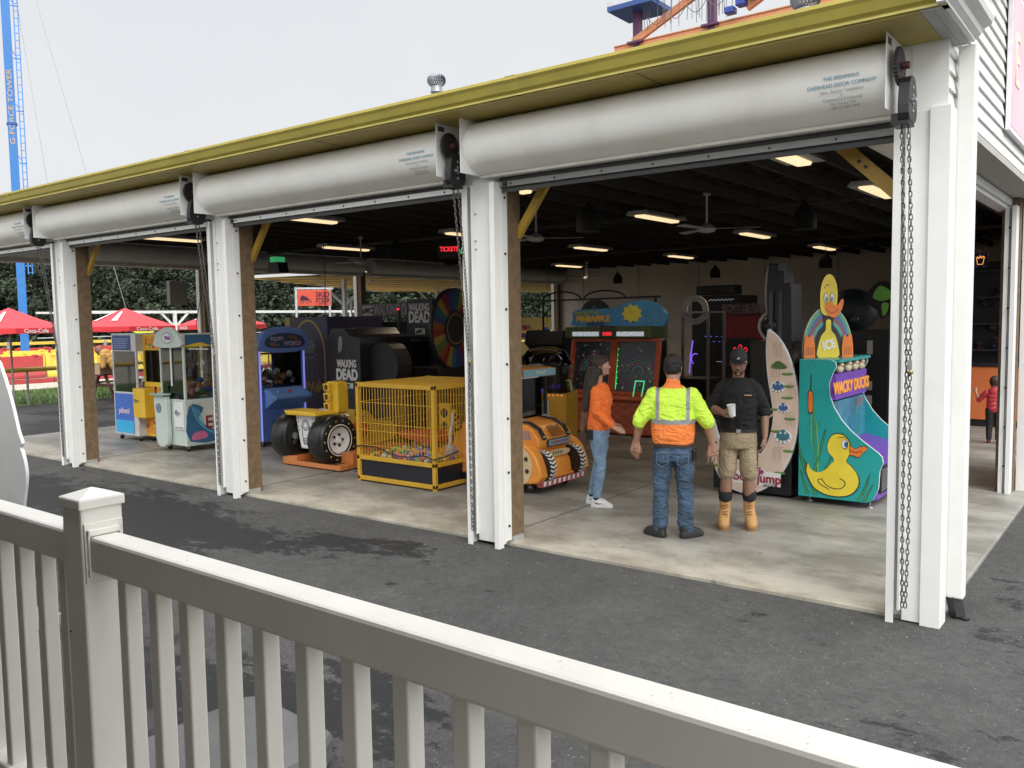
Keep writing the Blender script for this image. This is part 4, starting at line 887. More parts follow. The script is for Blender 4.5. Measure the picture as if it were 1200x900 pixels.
for z in (.45, .63, .72, .97):
    for y in (.02, d-.02): q.cyl((-w+.02, y-.004, z), (w-.02, y-.004, z), .0045, n=6)
    for x in (-w+.02, w-.02): q.cyl((x, .02, z), (x, d-.02, z), .0045, n=6)
o = q.build('cage_bar', YC, t); o['kind'] = 'stuff'
q = MB(); q.box(-w+.05, .03, .07, w-.05, .035, .27); q.box(w-.035, .05, .07, w-.03, d-.05, .27); q.box(-w+.03, .05, .07, -w+.035, d-.05, .27); q.box(-w+.05, d-.035, .07, w-.05, d-.03, .27); q.box(-w+.04, .04, .25, w-.04, d-.04, .262); q.build('skirt_panel', mat('navy_black', (.012, .014, .022), .35), t)
q = MB(); rn = random.Random(9)
for i in range(300): q.ball((rn.uniform(-w+.09, w-.09), rn.uniform(.08, d-.08), .295+abs(rn.gauss(0, .025))), .032, 9, rn.randrange(6), k=6)
o = q.build('plastic_balls', [mat('ball_'+n, c, .4) for n, c in (('pink', (.65, .15, .25)), ('yellow', (.7, .5, .08)), ('orange', (.7, .25, .06)), ('green', (.15, .4, .12)), ('blue', (.1, .2, .55)), ('white', (.65, .6, .55)))], t, smooth=90); o['kind'] = 'stuff'
q = MB(); q.bar((.42, .55, .32), (.48, .62, .62), .05, .06, 0); q.bar((.48, .62, .60), (.66-.12, .45, .88), .04, .05, 0)
for k in range(4): q.bar(Vector((.48, .62, .60)).lerp(Vector((.54, .45, .88)), .15+.22*k), Vector((.48, .62, .60)).lerp(Vector((.54, .45, .88)), .25+.22*k), .043, .053, 1)
q.bar((.54, .45, .86), (.60, .30, .45), .03, .04, 2); q.prism([(.28, .38), (.40, .38), (.38, .46), (.30, .50)], lambda u, v, d: (d, u, v), .54, .66, 2)
q.build('toy_excavator', [YELP, BLACK, GREY], t)
q = MB(); q.prism(smooth_pts([(-.5, .55), (.1, .60), (.16, .50), (.08, .42), (-.35, .46), (-.52, .50)], k=3), front(0), -.75, -.6, 0); q.box(-.1, .9, .3, .08, .95, .9, 1); q.flat(ell(-.01, .78, .06, n=14), front(.9), .003, 2); q.flat(ell(-.01, .62, .05, n=14), front(.9), .003, 2); q.build('toy_scenery', [mat('toy_red', (.5, .07, .03), .4), YELP, BLACK], t)
q = MB(); q.tube(smooth_pts([(-w-.02, -.01, .43), (-.3, -.012, .44), (.1, -.012, .36), (.5, -.012, .40), (w+.01, -.012, .37), (w+.02, .4, .42)], closed=False), .007, 6); q.build('looped_cord', BLACK, t)

# 7: orange construction truck claw ride
t = thing('toy_truck_machine', 'orange truck shaped prize machine with black and white tread wheels on casters', 'arcade game', (-5.45, 7.95, 0), 90)
# local: front -Y, x = right when looking at the front from inside? (x -> world +Y)
OR = mat('truck_orange', (.80, .30, .045), .35, var=.05, dirt=.12)
prof = smooth_pts([(.02, .16), (-.02, .20), (.0, .34), (.05, .40), (.05, .48), (.02, .52), (.03, .60), (.10, .70), (.22, .76), (.42, .79), (.46, .85), (.55, .86), (.56, .80), (.62, .78), (1.12, .74), (1.14, .16)], k=2)
q = MB(); q.prism(prof, lambda u, v, d: (d, u, v), -.34, .34, 0); q.build('truck_body', OR, t, bevel=.03, smooth=35)
for s_ in (-1, 1):      # side fenders with painted wheel
    q = MB(); q.prism(smooth_pts([(.10, .15), (.10, .40), (.22, .54), (.40, .58), (.58, .52), (.70, .38), (.75, .15)], k=3), lambda u, v, d: (s_*d, u-.16, v), .345, .49, 0)
    f = q.build('fender', OR, t, bevel=.02, smooth=35)
    fs = lambda u, v, d: (s_*(.49+d), u-.16, v)
    q = MB(); q.flat(ell(.40, .33, .235, n=34), fs, .003, 1); q.flat(ell(.40, .33, .115, n=28), fs, .005, 2)
    for k in range(18): a = 2*PI*k/18; q.flat([(.40+.115*math.cos(a), .33+.115*math.sin(a)), (.40+.09*math.cos(a+.1), .33+.09*math.sin(a+.1)), (.40+.115*math.cos(a+.2), .33+.115*math.sin(a+.2))], fs, .0065, 1)
    q.flat(ell(.40, .33, .085, n=22), fs, .007, 3)
    for k in range(8):
        a = 2*PI*k/8+.3; cx_, cz_ = .40+.175*math.cos(a), .33+.175*math.sin(a); q.flat(ell(cx_, cz_, .022, n=10), fs, .006, 2)
        for j_ in range(6): b_ = 2*PI*j_/6; q.flat(ell(cx_+.024*math.cos(b_), cz_+.024*math.sin(b_), .008, n=6), fs, .0062, 2)
    q.build('painted_wheel', [OR, mat('wheel_cream', (.66, .50, .28), .5), BLACK, mat('wheel_yellow', (.72, .65, .06), .4)], f, fix=False)
    q = MB(); q.lathe([(.10, -.06), (.185, -.06), (.19, 0), (.185, .06), (.10, .06)], (s_*.30, .04, .30), 26, axis='x', m=0)
    for k in range(26):
        a0, a1 = 2*PI*k/26, 2*PI*(k+.5)/26; 
        for sg in (-1, 1):
            pts = [(s_*.30+sg*.0, a0+.12), (s_*.30+sg*.058, a0), (s_*.30+sg*.058, a1), (s_*.30+sg*.0, a1+.12)]
            q.add([(x_, .04+.192*math.cos(an), .30+.192*math.sin(an)) for x_, an in pts], [(0, 1, 2, 3)], 1)
    q.build('front_wheel', [RUBBER, WHITEP], t)
q = MB(); q.prism([(-.42, .10), (.42, .10), (.44, .165), (-.44, .165)], front(.02), .03, .10, 0)
fb = front(-.08)
for k in range(9): x = -.40+.095*k; q.flat([(x, .108), (x+.045, .108), (x+.055, .158), (x+.01, .158)], fb, .002, 1)
q.build('striped_bumper', [mat('stripe_red', (.42, .10, .10), .5), WHITEP], t, fix=False)
q = MB(); q.box(-.40, .08, .10, .44, 1.10, .16); q.build('chassis', BLACKM, t)
q = MB(); q.box(-.20, -.012, .515, .22, .0, .60, 0); q.box(-.19, -.015, .525, .21, -.012, .59, 1); q.build('name_plate', [BLACKM, mat('plate_blue', (.22, .33, .38), .4)], t)
text('CONSTRUCTION', .042, (.01, -.018, .557), mat('plate_red', (.35, .08, .08), .5), t, bold=.001)
q = MB(); q.prism(smooth_pts([(-.20, .40), (-.20, .46), (.20, .46), (.20, .40)], k=3), front(0), -.002, .005, 0)
for k in range(6): q.flat([(-.10+.035*k, .41), (-.085+.035*k, .41), (-.095+.035*k, .45), (-.11+.035*k, .45)], front(0), .007, 1)
q.build('number_panel', [mat('wheel_cream', (.66, .50, .28)), BLACK], t, fix=False)
sl = lambda u, v, d: (u, .02+(v-.60)*.85-d*.7, v+d*.7)
q = MB()
for k in range(6): q.flat([(-.10+.045*k, .62), (-.078+.045*k, .62), (-.085+.04*k, .74), (-.107+.04*k, .74)], lambda u, v, d: (u, .035+(v-.6)*.75-.05, v+.0), 0, 0)
q.build('grille', BLACK, t, fix=False)
for s_ in (-1, 1):
    q = MB()
    q.prism([(.02, .60), (.10, .71), (.24, .775), (.42, .80), (.42, .812), (.23, .79), (.09, .725), (.01, .61)], lambda u, v, d: (s_*.24+d, u-.012, v), -.03, .03, 0)
    for k in range(10): a_ = k/10; u_ = .02+.38*a_; q.box(s_*.24-.025, u_-.012, .62+.18*(1-(1-a_)**2), s_*.24+.025, u_+.006, .64+.185*(1-(1-a_)**2), 1)
    q.build('hood_strap', [BLACK, mat('strap_grey', (.35, .35, .33), .5)], t)
fsl = lambda u, v, d: (-.342-d, u, v)
q = MB(); q.flat([(.30, .585), (.80, .585), (.80, .70), (.30, .70)], fsl, .003, 0); q.flat(ell(.38, .645, .05, n=18), fsl, .005, 1)
for k in range(4): q.line([(.48, .60+.026*k), (.76, .61+.026*k)], .007, fsl, .005, 2)
q.flat([(.12, .60), (.25, .60), (.22, .70), (.15, .70)], fsl, .003, 3); q.build('engine_art', [BLACKM, mat('wheel_yellow', (.72, .65, .06)), GREY, mat('art_mauve', (.35, .22, .2), .4)], t, fix=False)
q = MB()
for x in (-.31, .28):
    for y in (.36, .92): q.box(x, y, .78, x+.035, y+.035, 1.30)
q.build('cab_post', BLACK, t, bevel=.004)
q = MB(); q.prism([(.24, 1.28), (.28, 1.38), (1.0, 1.40), (1.04, 1.28)], lambda u, v, d: (d, u, v), -.33, .33, 0); q.build('cab_roof', mat('roof_orange_brown', (.40, .18, .05), .4), t, bevel=.02)
q = MB(); q.box(-.30, .225, 1.29, .30, .245, 1.37); q.build('cab_sign', mat('sign_teal', (.22, .42, .48), .4), t); text('CRANE', .06, (.0, .22, 1.33), WHITEP, t)
q = MB(); q.box(-.29, .40, .80, .29, .405, 1.28); q.box(-.30, .42, .80, -.295, .9, 1.28); q.box(.295, .42, .80, .30, .9, 1.28); q.build('cab_window', GLASS, t)
q = MB(); q.box(-.28, .93, .79, .30, .95, 1.28); q.box(.28, .42, .80, .29, .92, 1.10); q.build('cab_back', mat('cab_back_orange', (.62, .30, .06), .5), t)
q = MB(); q.box(-.03, .6, 1.0, .03, .66, 1.27); q.bar((0, .63, 1.2), (.2, .5, 1.05), .04); q.box(-.12, .55, .80, .12, .75, .98); q.build('crane_arm', YELP, t)
q = MB(); q.box(-.2, .4, 1.262, .2, .5, 1.275); q.build('cab_lamp', mat('cab_lamp_white', (.8, .8, .8), .4, emit=(1, .95, .85), estr=.8), t)
q = MB(); plush(q, -.24, .24, .45, .85, .82, 1.0, 24, len(PLM), random.Random(21)); o = q.build('plush_prizes', PLM, t, smooth=60); o['kind'] = 'stuff'
casters(t, (-.33, .33), (.14, 1.0), r=.05)
q = MB(); q.box(-.36, .95, .10, .30, 1.55, .40, 0); q.cyl((-.365, 1.25, .27), (-.37, 1.25, .27), .07, n=20, m=1); q.cyl((-.371, 1.25, .27), (-.373, 1.25, .27), .045, n=20, m=2); q.build('rear_body', [OR, BLACK, mat('wheel_cream', (.66, .50, .28))], t, bevel=.02)
# 7b: yellow crane cabinet further in
t = thing('yellow_crane_game', 'yellow cabinet with a crane picture standing behind the orange truck machine', 'arcade game', (-6.72, 9.5, 0), 20)
q = MB(); q.box(-.45, 0, .05, .30, .7, .92); q.build('cabinet', mat('crane_yellow', (.55, .30, .03), .45), t, bevel=.01)
q = MB(); q.flat([(-.30, .45), (.06, .45), (.06, .82), (-.30, .82)], front(0), .004, 0)
for a_, b_ in (((-.26, .48), (-.15, .75)), ((-.15, .75), (.0, .78)), ((-.20, .62), (-.02, .66)), ((-.26, .55), (.02, .52)), ((-.08, .76), (-.08, .58))): q.line([a_, b_], .016, front(0), .006, 1)
q.build('crane_picture', [mat('pic_grey', (.42, .42, .38), .5), YELP], t, fix=False)
q = MB(); q.box(-.44, .05, .93, .29, .65, 1.30); q.build('glass_pane', glass('smoked', (.8, .82, .82)), t)
q = MB(); q.lathe([(.36, 0), (.34, .10), (.26, .2), (.10, .25)], (-.07, .35, 1.305), 24); q.build('dome', glass('smoked'), t, smooth=60)
for k in range(6): pass
q = MB(); 
for k in range(12): q.ball((-.42+.06*k, -.005, .90), .010, 6, k=4)
q.build('bulb', mat('bulb_red', (.5, .1, .05), .3, emit=(1, .3, .1), estr=.8), t)
q = MB(); q.box(-.2, .2, .93, -.05, .3, .96); q.build('screen_glow', BLU, t)

# 8: duck cabinet (front faces +X => rotz 90)
t = thing('duck_arcade_cabinet', 'teal arcade cabinet painted with a yellow duck and topped by a cartoon duck board', 'arcade cabinet', (-2.20, 9.37, 0), 90)
TEAL = mat('duck_teal', (.02, .33, .32), .28, var=.05, dirt=.08)
side = [(.80, .07), (.80, 1.49), (.48, 1.485), (.44, 1.46), (.43, 1.42), (.47, 1.34), (.50, 1.24), (.49, 1.12), (.45, 1.01), (.37, .88), (.28, .78), (.16, .68), (.02, .58), (-.02, .54), (-.03, .48), (.0, .40), (.01, .22), (.06, .10), (.12, .07)]
# u is depth from front (local y); side panel plane local x
W = .55
for s_ in (-1, 1):
    q = MB(); q.prism(side, lambda u, v, d: (s_*(W+d), u, v), 0, .025, 0, side=1); q.build('side_panel', [TEAL, mat('white_edge', (.7, .72, .7), .4)], t, fix=True)
fsd = lambda u, v, d: (-(W+.025+d), u, v)
D = MB()   # side art: duck + reeds;  world X = -u  -> left in picture is larger u
def U(px, pz): return (px, pz)
# coordinates: u from .80 (picture left) to 0 (right)
grn = 1; dk = 2; yl = 3; orr = 4; wh = 5; bl = 6; lime = 7
D.line([(.62, .30), (.63, .6), (.645, .85), (.65, 1.0)], .016, fsd, .003, grn); D.line([(.60, .30), (.60, .6), (.625, .85)], .010, fsd, .0035, lime)
D.flat(smooth_pts([(.66, .95), (.655, 1.13), (.675, 1.17), (.70, 1.17), (.71, 1.13), (.705, .95), (.69, .93)], k=3), fsd, .004, dk); D.flat(smooth_pts([(.665, .96), (.66, 1.12), (.678, 1.16), (.698, 1.16), (.703, 1.12), (.70, .96)], k=3), fsd, .005, orr)
D.line([(.682, 1.17), (.68, 1.33)], .010, fsd, .004, dk); D.line([(.672, .62), (.675, .93)], .008, fsd, .004, lime)
for a_, b_, c_ in (((.72, .30), (.78, .5), (.80, .62)), ((.64, .30), (.58, .55), (.53, .78)), ((.56, .30), (.50, .42), (.47, .50)), ((.70, .10), (.74, .22), (.78, .34)), ((.62, .10), (.66, .2), (.70, .3)), ((.20, .08), (.14, .2), (.09, .36)), ((.14, .08), (.11, .16), (.06, .26)), ((.66, .3), (.72, .42), (.76, .46))):
    pts = smooth_pts([a_, b_, c_], closed=False, k=5); n = len(pts)
    L_ = [(p[0]-.012*(1-i/n), p[1]) for i, p in enumerate(pts)]; R_ = [(p[0]+.012*(1-i/n), p[1]) for i, p in enumerate(pts)]
    D.flat([(p[0]-.004, p[1]) for p in L_]+[(p[0]+.004, p[1]) for p in R_[::-1]], fsd, .0032, dk); D.flat(L_+R_[::-1], fsd, .004, grn)
body = smooth_pts([(.715, .34), (.70, .42), (.67, .36), (.60, .33), (.52, .37), (.47, .43), (.44, .46), (.45, .50), (.50, .56), (.50, .65), (.46, .72), (.40, .74), (.33, .72), (.29, .65), (.275, .58), (.30, .52), (.32, .47), (.27, .42), (.21, .34), (.20, .24), (.26, .15), (.36, .11), (.50, .11), (.62, .16), (.68, .24)], k=4)
cx_ = sum(p[0] for p in body)/len(body); cz_ = sum(p[1] for p in body)/len(body)
D.flat([(cx_+(p[0]-cx_)*1.045, cz_+(p[1]-cz_)*1.03) for p in body], fsd, .0055, dk); D.flat(body, fsd, .0068, yl)
D.line(smooth_pts([(.56, .27), (.50, .20), (.40, .18), (.34, .21), (.33, .26), (.38, .29)], closed=False), .009, fsd, .0075, dk)
D.line(smooth_pts([(.56, .27), (.60, .25), (.57, .21), (.49, .17)], closed=False), .009, fsd, .0075, dk)
bill = smooth_pts([(.285, .63), (.24, .60), (.17, .63), (.13, .63), (.12, .61), (.17, .56), (.19, .53), (.22, .525), (.25, .54), (.28, .54)], k=3)
D.flat([(p[0]*1.0+(p[0]-.2)*.06, .58+(p[1]-.58)*1.12) for p in bill], fsd, .0075, dk); D.flat(bill, fsd, .0085, orr); D.line([(.28, .58), (.23, .565), (.17, .585)], .007, fsd, .0095, dk)
D.flat(ell(.335, .64, .034, .05, 18), fsd, .008, dk); D.flat(ell(.337, .642, .028, .043, 18), fsd, .009, wh); D.flat(ell(.325, .64, .018, .03, 16), fsd, .0098, bl); D.flat(ell(.320, .642, .009, .016, 12), fsd, .0106, dk); D.line([(.40, .70), (.35, .715), (.31, .70)], .006, fsd, .009, dk)
D.build('side_art', [TEAL, mat('reed_green', (.06, .30, .07), .5), mat('art_black', (.015, .02, .02), .5), mat('duck_yellow', (.78, .62, .05), .4), mat('duck_orange', (.78, .20, .03), .4), WHITEP, mat('eye_blue', (.1, .25, .55), .4), mat('reed_lime', (.2, .5, .08), .5)], t, fix=False)
q = MB(); q.box(-W, .50, .07, W, .79, 1.47); q.box(-W, .46, .07, W, .50, .95); q.build('cabinet_back', mat('cab_dark_teal', (.02, .10, .12), .5), t)
q = MB(); q.box(-W, .40, 1.46, W, .80, 1.49); q.build('top_panel', TEAL, t)
q = MB(); q.box(-W, .44, 1.08, W, .495, 1.34); q.build('marquee', mat('purple_marquee', (.16, .06, .42), .4), t)
mq = text('WACKY DUCKS', .165, (0, .435, 1.19), mat('letter_orange', (.85, .35, .05), .4, emit=(.8, .3, .05), estr=.12), t, bold=.006, sx=1.05, ext=.004)
for x, a_ in ((-.38, 8), (-.1, -6), (.15, 5), (.38, 0)):
    q = MB(); q.ball((x, .46, 1.385), (.06, .045, .045), 12, 0, 8); q.ball((x-.01, .44, 1.43), .03, 10, 0, 6); q.ball((x-.01, .41, 1.425), (.012, .02, .006), 6, 1, 4); q.build('rubber_duck', [mat('duck_pale', (.6, .52, .35), .4), ORANGEP], t, smooth=60)
pf = lambda u, v, d: (u, .46-(v-.62)*.0-d, v)
q = MB(); q.add([(-W, .455, 1.06), (W, .455, 1.06), (W, .44, .60), (-W, .44, .60)], [(0, 1, 2, 3)], 0)
rn = random.Random(4)
for i in range(26):
    x0 = rn.uniform(-.5, .4); z0 = rn.uniform(.66, .98); q.line([(x0, z0), (x0+rn.uniform(.05, .16), z0+.004)], .006, front(.435), .002+.0001*i, 1)
for x0 in (.12, .18, .25, .31): q.line([(x0, .64), (x0+.02, .9), (x0+.05, 1.0)], .01, front(.435), .005, 2); q.line([(x0+.042, .96), (x0+.06, 1.04)], .022, front(.435), .006, 3)
q.build('pond_picture', [mat('pond_blue', (.05, .22, .34), .3, var=.35, scale=5), mat('pond_line', (.10, .34, .45), .4), mat('reed_green', (.06, .30, .07)), mat('reed_brown', (.28, .10, .06), .5)], t, fix=False)
q = MB(); q.prism([(.02, .52), (.44, .62), (.44, .10), (.03, .10)], lambda u, v, d: (d, u, v), -W, W); q.build('play_bed', mat('purple_bed', (.14, .06, .36), .4), t)
q = MB(); q.box(-W+.05, .005, .16, W-.05, .028, .42, 0)
for k in range(9): q.box(-W+.08, .001, .19+.024*k, W-.08, .005, .198+.024*k, 1)
q.build('front_grille', [BLACK, GREY], t)
for x in (-.45, .45):
    for y in (.12, .72): q = MB(); q.lathe([(.035, 0), (.03, .012), (.010, .015), (.010, .07)], (x, y, 0), 14); q.build('levelling_foot', GREY, t)
# topper board, turned a little towards the doorway
bd = Matrix.Translation(Vector((-.12, .66, 0))) @ Matrix.Rotation(R(-50), 4, 'Z')
def bf(y0=0): return lambda u, v, d: tuple(bd @ Vector((u, y0-d, v)))
q = MB()
dome = [(-.27, 1.49)]+[(.27*math.cos(R(a_)), 1.56+.47*math.sin(R(a_))) for a_ in range(180, -1, -9)]+[(.27, 1.49)]
q.prism(dome, bf(), -.02, 0, 0)
cols = [1, 2, 3, 4, 5, 1, 2, 3]
for k in range(8):
    s0 = 1-.09*k; q.flat([(.27*s0*math.cos(R(a_)), 1.52+.50*s0*math.sin(R(a_))) for a_ in range(0, 181, 9)], bf(), .002+.0012*k, cols[k])
q.flat(smooth_pts([(-.13, 1.49), (-.14, 1.6), (-.10, 1.76), (-.05, 1.84), (-.06, 1.98), (.06, 1.98), (.05, 1.84), (.10, 1.76), (.14, 1.6), (.13, 1.49)], k=3), bf(), .013, 6)
q.flat(smooth_pts([(-.105, 1.49), (-.11, 1.60), (-.075, 1.72), (-.03, 1.78), (-.025, 1.88), (.025, 1.88), (.03, 1.78), (.075, 1.72), (.11, 1.60), (.105, 1.49)], k=3), bf(), .016, 7)
board = q.build('topper_board', [mat('rim_pale', (.5, .6, .55), .4), mat('rb_green', (.10, .38, .20), .4), mat('rb_blue', (.08, .16, .42), .4), mat('rb_rust', (.28, .10, .08), .4), mat('rb_teal', (.08, .36, .36), .4), mat('rb_dark', (.04, .05, .05), .4), mat('art_black', (.015, .02, .02)), mat('duck_yellow', (.78, .62, .05))], t, fix=False)
q = MB()
q.prism(smooth_pts([(-.075, 1.96), (-.095, 2.08), (-.085, 2.24), (-.045, 2.34), (0, 2.365), (.045, 2.34), (.085, 2.24), (.09, 2.1), (.07, 1.97), (0, 1.93)], k=3), bf(), -.01, .02, 0, side=1)
for s_ in (-1, 1): q.flat(ell(s_*.034, 2.12, .026, .055, 16), bf(), .022, 1); q.flat(ell(s_*.034, 2.12, .021, .049, 16), bf(), .0235, 2); q.flat(ell(s_*.030, 2.105, .012, .028, 12), bf(), .025, 3)
q.line(smooth_pts([(-.05, 2.22), (-.02, 2.26), (0, 2.24)], closed=False), .006, bf(), .022, 1)
q.flat(smooth_pts([(-.04, 2.06), (0, 2.075), (.04, 2.05), (.09, 2.04), (.13, 2.10), (.155, 2.09), (.14, 2.0), (.10, 1.94), (.06, 1.91), (.0, 1.93), (-.035, 1.99)], k=3), bf(), .026, 4); q.line(smooth_pts([(-.03, 2.0), (.03, 1.955), (.10, 2.0)], closed=False), .005, bf(), .0275, 1)
q.build('duck_head', [mat('duck_yellow', (.78, .62, .05)), mat('art_black', (.015, .02, .02)), WHITEP, mat('eye_blue_grey', (.2, .28, .33)), mat('duck_orange', (.78, .20, .03))], board, fix=False)
for s_ in (-1, 1):
    q = MB(); c0 = s_*.205
    q.prism([(c0-.06, 1.485), (c0-.062, 1.60), (c0-.05, 1.72), (c0-.03, 1.73), (c0-.008, 1.70), (c0+.012, 1.73), (c0+.04, 1.73), (c0+.055, 1.62), (c0+.06, 1.485)], bf(), .018, .03, 0)
    for k in range(4): q.line([(c0-.035+.022*k, 1.52), (c0-.03+.022*k, 1.60)], .005, bf(), .031, 1)
    q.build('duck_foot', [mat('duck_orange', (.78, .20, .03)), mat('art_black', (.015, .02, .02))], board, fix=False)
text('ICE', .125, tuple(bd @ Vector((.005, -.020, 1.62))), WHITEP, board, face=bd.to_3x3().to_4x4() @ Matrix.Rotation(R(90), 4, 'X'), bold=.006, tilt=16, sx=.75)

# 9: crescent redemption game
t = thing('crescent_game', 'arcade game with big pink crescent panel behind the man in shorts', 'arcade game', (-3.45, 8.85, 0))
t.location = (0, 8.85, 0)
out = [(-3.325, 1.80), (-3.22, 1.70), (-3.12, 1.52), (-3.05, 1.30), (-3.01, 1.05), (-3.01, .82), (-3.06, .55), (-3.15, .33), (-3.27, .17), (-3.42, .06), (-3.58, .02), (-3.74, .06), (-3.87, .16), (-3.95, .32), (-3.99, .52), (-3.99, .72), (-3.96, .80),
       (-3.93, .70), (-3.90, .58), (-3.82, .46), (-3.70, .38), (-3.58, .385), (-3.46, .44), (-3.36, .56), (-3.30, .74), (-3.28, .92), (-3.30, 1.10), (-3.34, 1.30), (-3.36, 1.55), (-3.345, 1.75)]
out = smooth_pts(out, k=2)
q = MB(); cfn = front(0)
OUTER = smooth_pts([(-3.335, 1.80), (-3.22, 1.70), (-3.12, 1.52), (-3.05, 1.30), (-3.01, 1.05), (-3.01, .82), (-3.06, .55), (-3.15, .33), (-3.27, .17), (-3.42, .06), (-3.58, .02), (-3.74, .06), (-3.87, .16), (-3.95, .32), (-3.99, .52), (-3.99, .72), (-3.965, .82)], closed=False, k=3)
INNER = smooth_pts([(-3.345, 1.79), (-3.36, 1.66), (-3.36, 1.50), (-3.34, 1.28), (-3.305, 1.08), (-3.28, .88), (-3.31, .68), (-3.37, .53), (-3.45, .44), (-3.53, .395), (-3.61, .375), (-3.69, .38), (-3.76, .42), (-3.82, .49), (-3.88, .58), (-3.92, .70), (-3.955, .81)], closed=False, k=3)
def ribbon(mb, A, B_, d, m):
    for i in range(len(A)-1): mb.add([cfn(*A[i], d), cfn(*A[i+1], d), cfn(*B_[i+1], d), cfn(*B_[i], d)], [(0, 1, 2, 3)], m)
ribbon(q, OUTER, INNER, .045, 1); ribbon(q, OUTER, INNER, 0, 1)
for E_ in (OUTER, INNER):
    for i in range(len(E_)-1): q.add([cfn(*E_[i], 0), cfn(*E_[i+1], 0), cfn(*E_[i+1], .045), cfn(*E_[i], .045)], [(0, 1, 2, 3)], 1)
def pull(A, B_, w): return [tuple(Vector(a_)+(Vector(b_)-Vector(a_))*min(.45, w/max(.02, (Vector(b_)-Vector(a_)).length))) for a_, b_ in zip(A, B_)]
ribbon(q, pull(OUTER, INNER, .018)[1:-1], pull(INNER, OUTER, .012)[1:-1], .047, 0)
ctr = []
for i, p in enumerate(out):   # inset copy
    a_, b_ = Vector(out[i-1]), Vector(out[(i+1) % len(out)]); nrm = Vector((-(b_-a_).y, (b_-a_).x)).normalized(); ctr.append(tuple(Vector(p)-nrm*.016*1))
panel = q.build('crescent_panel', [mat('crescent_pink', (.68, .53, .43), .45, var=.06), mat('crescent_white', (.66, .66, .66), .35)], t, fix=False)
q = MB(); rn = random.Random(8)
spots_ = [(-3.17, 1.42, 0), (-3.13, 1.33, 1), (-3.12, 1.20, 1), (-3.13, 1.08, 1), (-3.29, .95, 1), (-3.10, .86, 1), (-3.24, .72, 1), (-3.11, .52, 1), (-3.20, .28, 1), (-3.52, .10, 1), (-3.90, .30, 1), (-3.96, .55, 1), (-3.30, 1.42, 2)]
for x, z, k_ in spots_:
    if k_ == 1: q.flat(smooth_pts([(x-.055, z-.008), (x-.05, z+.012), (x+.05, z+.014), (x+.055, z-.006), (x, z-.014)], k=2), cfn, .049, 1); q.flat(smooth_pts([(x-.045, z-.002), (x-.04, z+.009), (x+.04, z+.010), (x+.045, z)], k=2), cfn, .0505, 2)
def bug(x, z, s_, m_):
    q.flat(smooth_pts([(x-s_*1.1, z-.2*s_), (x-s_*.8, z+.5*s_), (x, z+s_*.75), (x+s_*.9, z+.5*s_), (x+s_*1.15, z-.2*s_), (x+.6*s_, z-s_*.85), (x-.5*s_, z-s_*.8)], k=3), cfn, .049, 0)
    for k in range(5):
        a_ = R(200+k*35); q.line([(x+.5*s_*math.cos(a_), z+.4*s_*math.sin(a_)), (x+s_*math.cos(a_), z+s_*math.sin(a_))], .008, cfn, .050, 5)
    q.flat(ell(x, z, s_*.85, s_*.6, 14), cfn, .051, m_); q.flat(ell(x, z+s_*.5, s_*.35, s_*.3, 10), cfn, .0515, m_); [q.flat(ell(x+e_*s_, z+.35*s_, s_*.13, n=8), cfn, .053, 0) for e_ in (-.3, .3)]
bug(-3.23, 1.20, .07, 3); bug(-3.17, .98, .06, 3); bug(-3.17, .68, .085, 6); bug(-3.42, .28, .055, 4)
q.flat(smooth_pts([(-3.30, 1.40), (-3.25, 1.46), (-3.20, 1.46), (-3.13, 1.40), (-3.2, 1.38)], k=3), cfn, .052, 1)
for x, z, a_ in ((-3.28, 1.52, 0), (-3.30, 1.30, 0), (-3.12, 1.10, 0), (-3.14, .80, 0), (-3.28, .42, -.7)):
    for k in range(4): xx = x+.026*k; q.line(smooth_pts([(xx, z-.01*k), (xx+.01, z+.05), (xx-.004, z+.10), (xx+.006+a_*-.05, z+.14)], closed=False), .0035, cfn, .049, 7)
q.build('creature_art', [WHITEP, mat('pill_green_dark', (.08, .15, .04), .5), mat('pill_green', (.16, .36, .08), .5), mat('bug_blue', (.05, .12, .30), .5), mat('bug_magenta', (.35, .03, .16), .5), BLACK, mat('bug_teal', (.05, .18, .24), .5), mat('scratch_brown', (.24, .15, .06), .5)], panel, fix=False)
q = MB(); q.flat([(-3.80, .13), (-3.60, .13), (-3.60, .27), (-3.80, .27)], cfn, .0492, 0); q.flat([(-3.46, .13), (-3.19, .13), (-3.19, .28), (-3.46, .28)], cfn, .0494, 0); q.build('name_backing', WHITEP, panel, fix=False)
text('doodle jump', .135, (-3.52, -.055, .205), mat('name_maroon', (.30, .02, .05), .4), panel, sx=.98, bold=.003); text('ARCADE', .04, (-3.30, -.055, .135), DKGREY, panel)
q = MB(); q.box(-3.98, .02, .03, -3.10, 1.5, .80, 0); q.box(-3.42, .02, .8, -3.08, 1.5, 1.55, 0); q.box(-3.98, .05, .8, -3.42, .3, .84, 0); q.build('cabinet', mat('cab_black', (.010, .010, .012), .4), t, bevel=.01)
q = MB(); q.box(-3.99, -.008, .86, -3.92, .2, .92); q.build('control_panel', WHITEP, t)
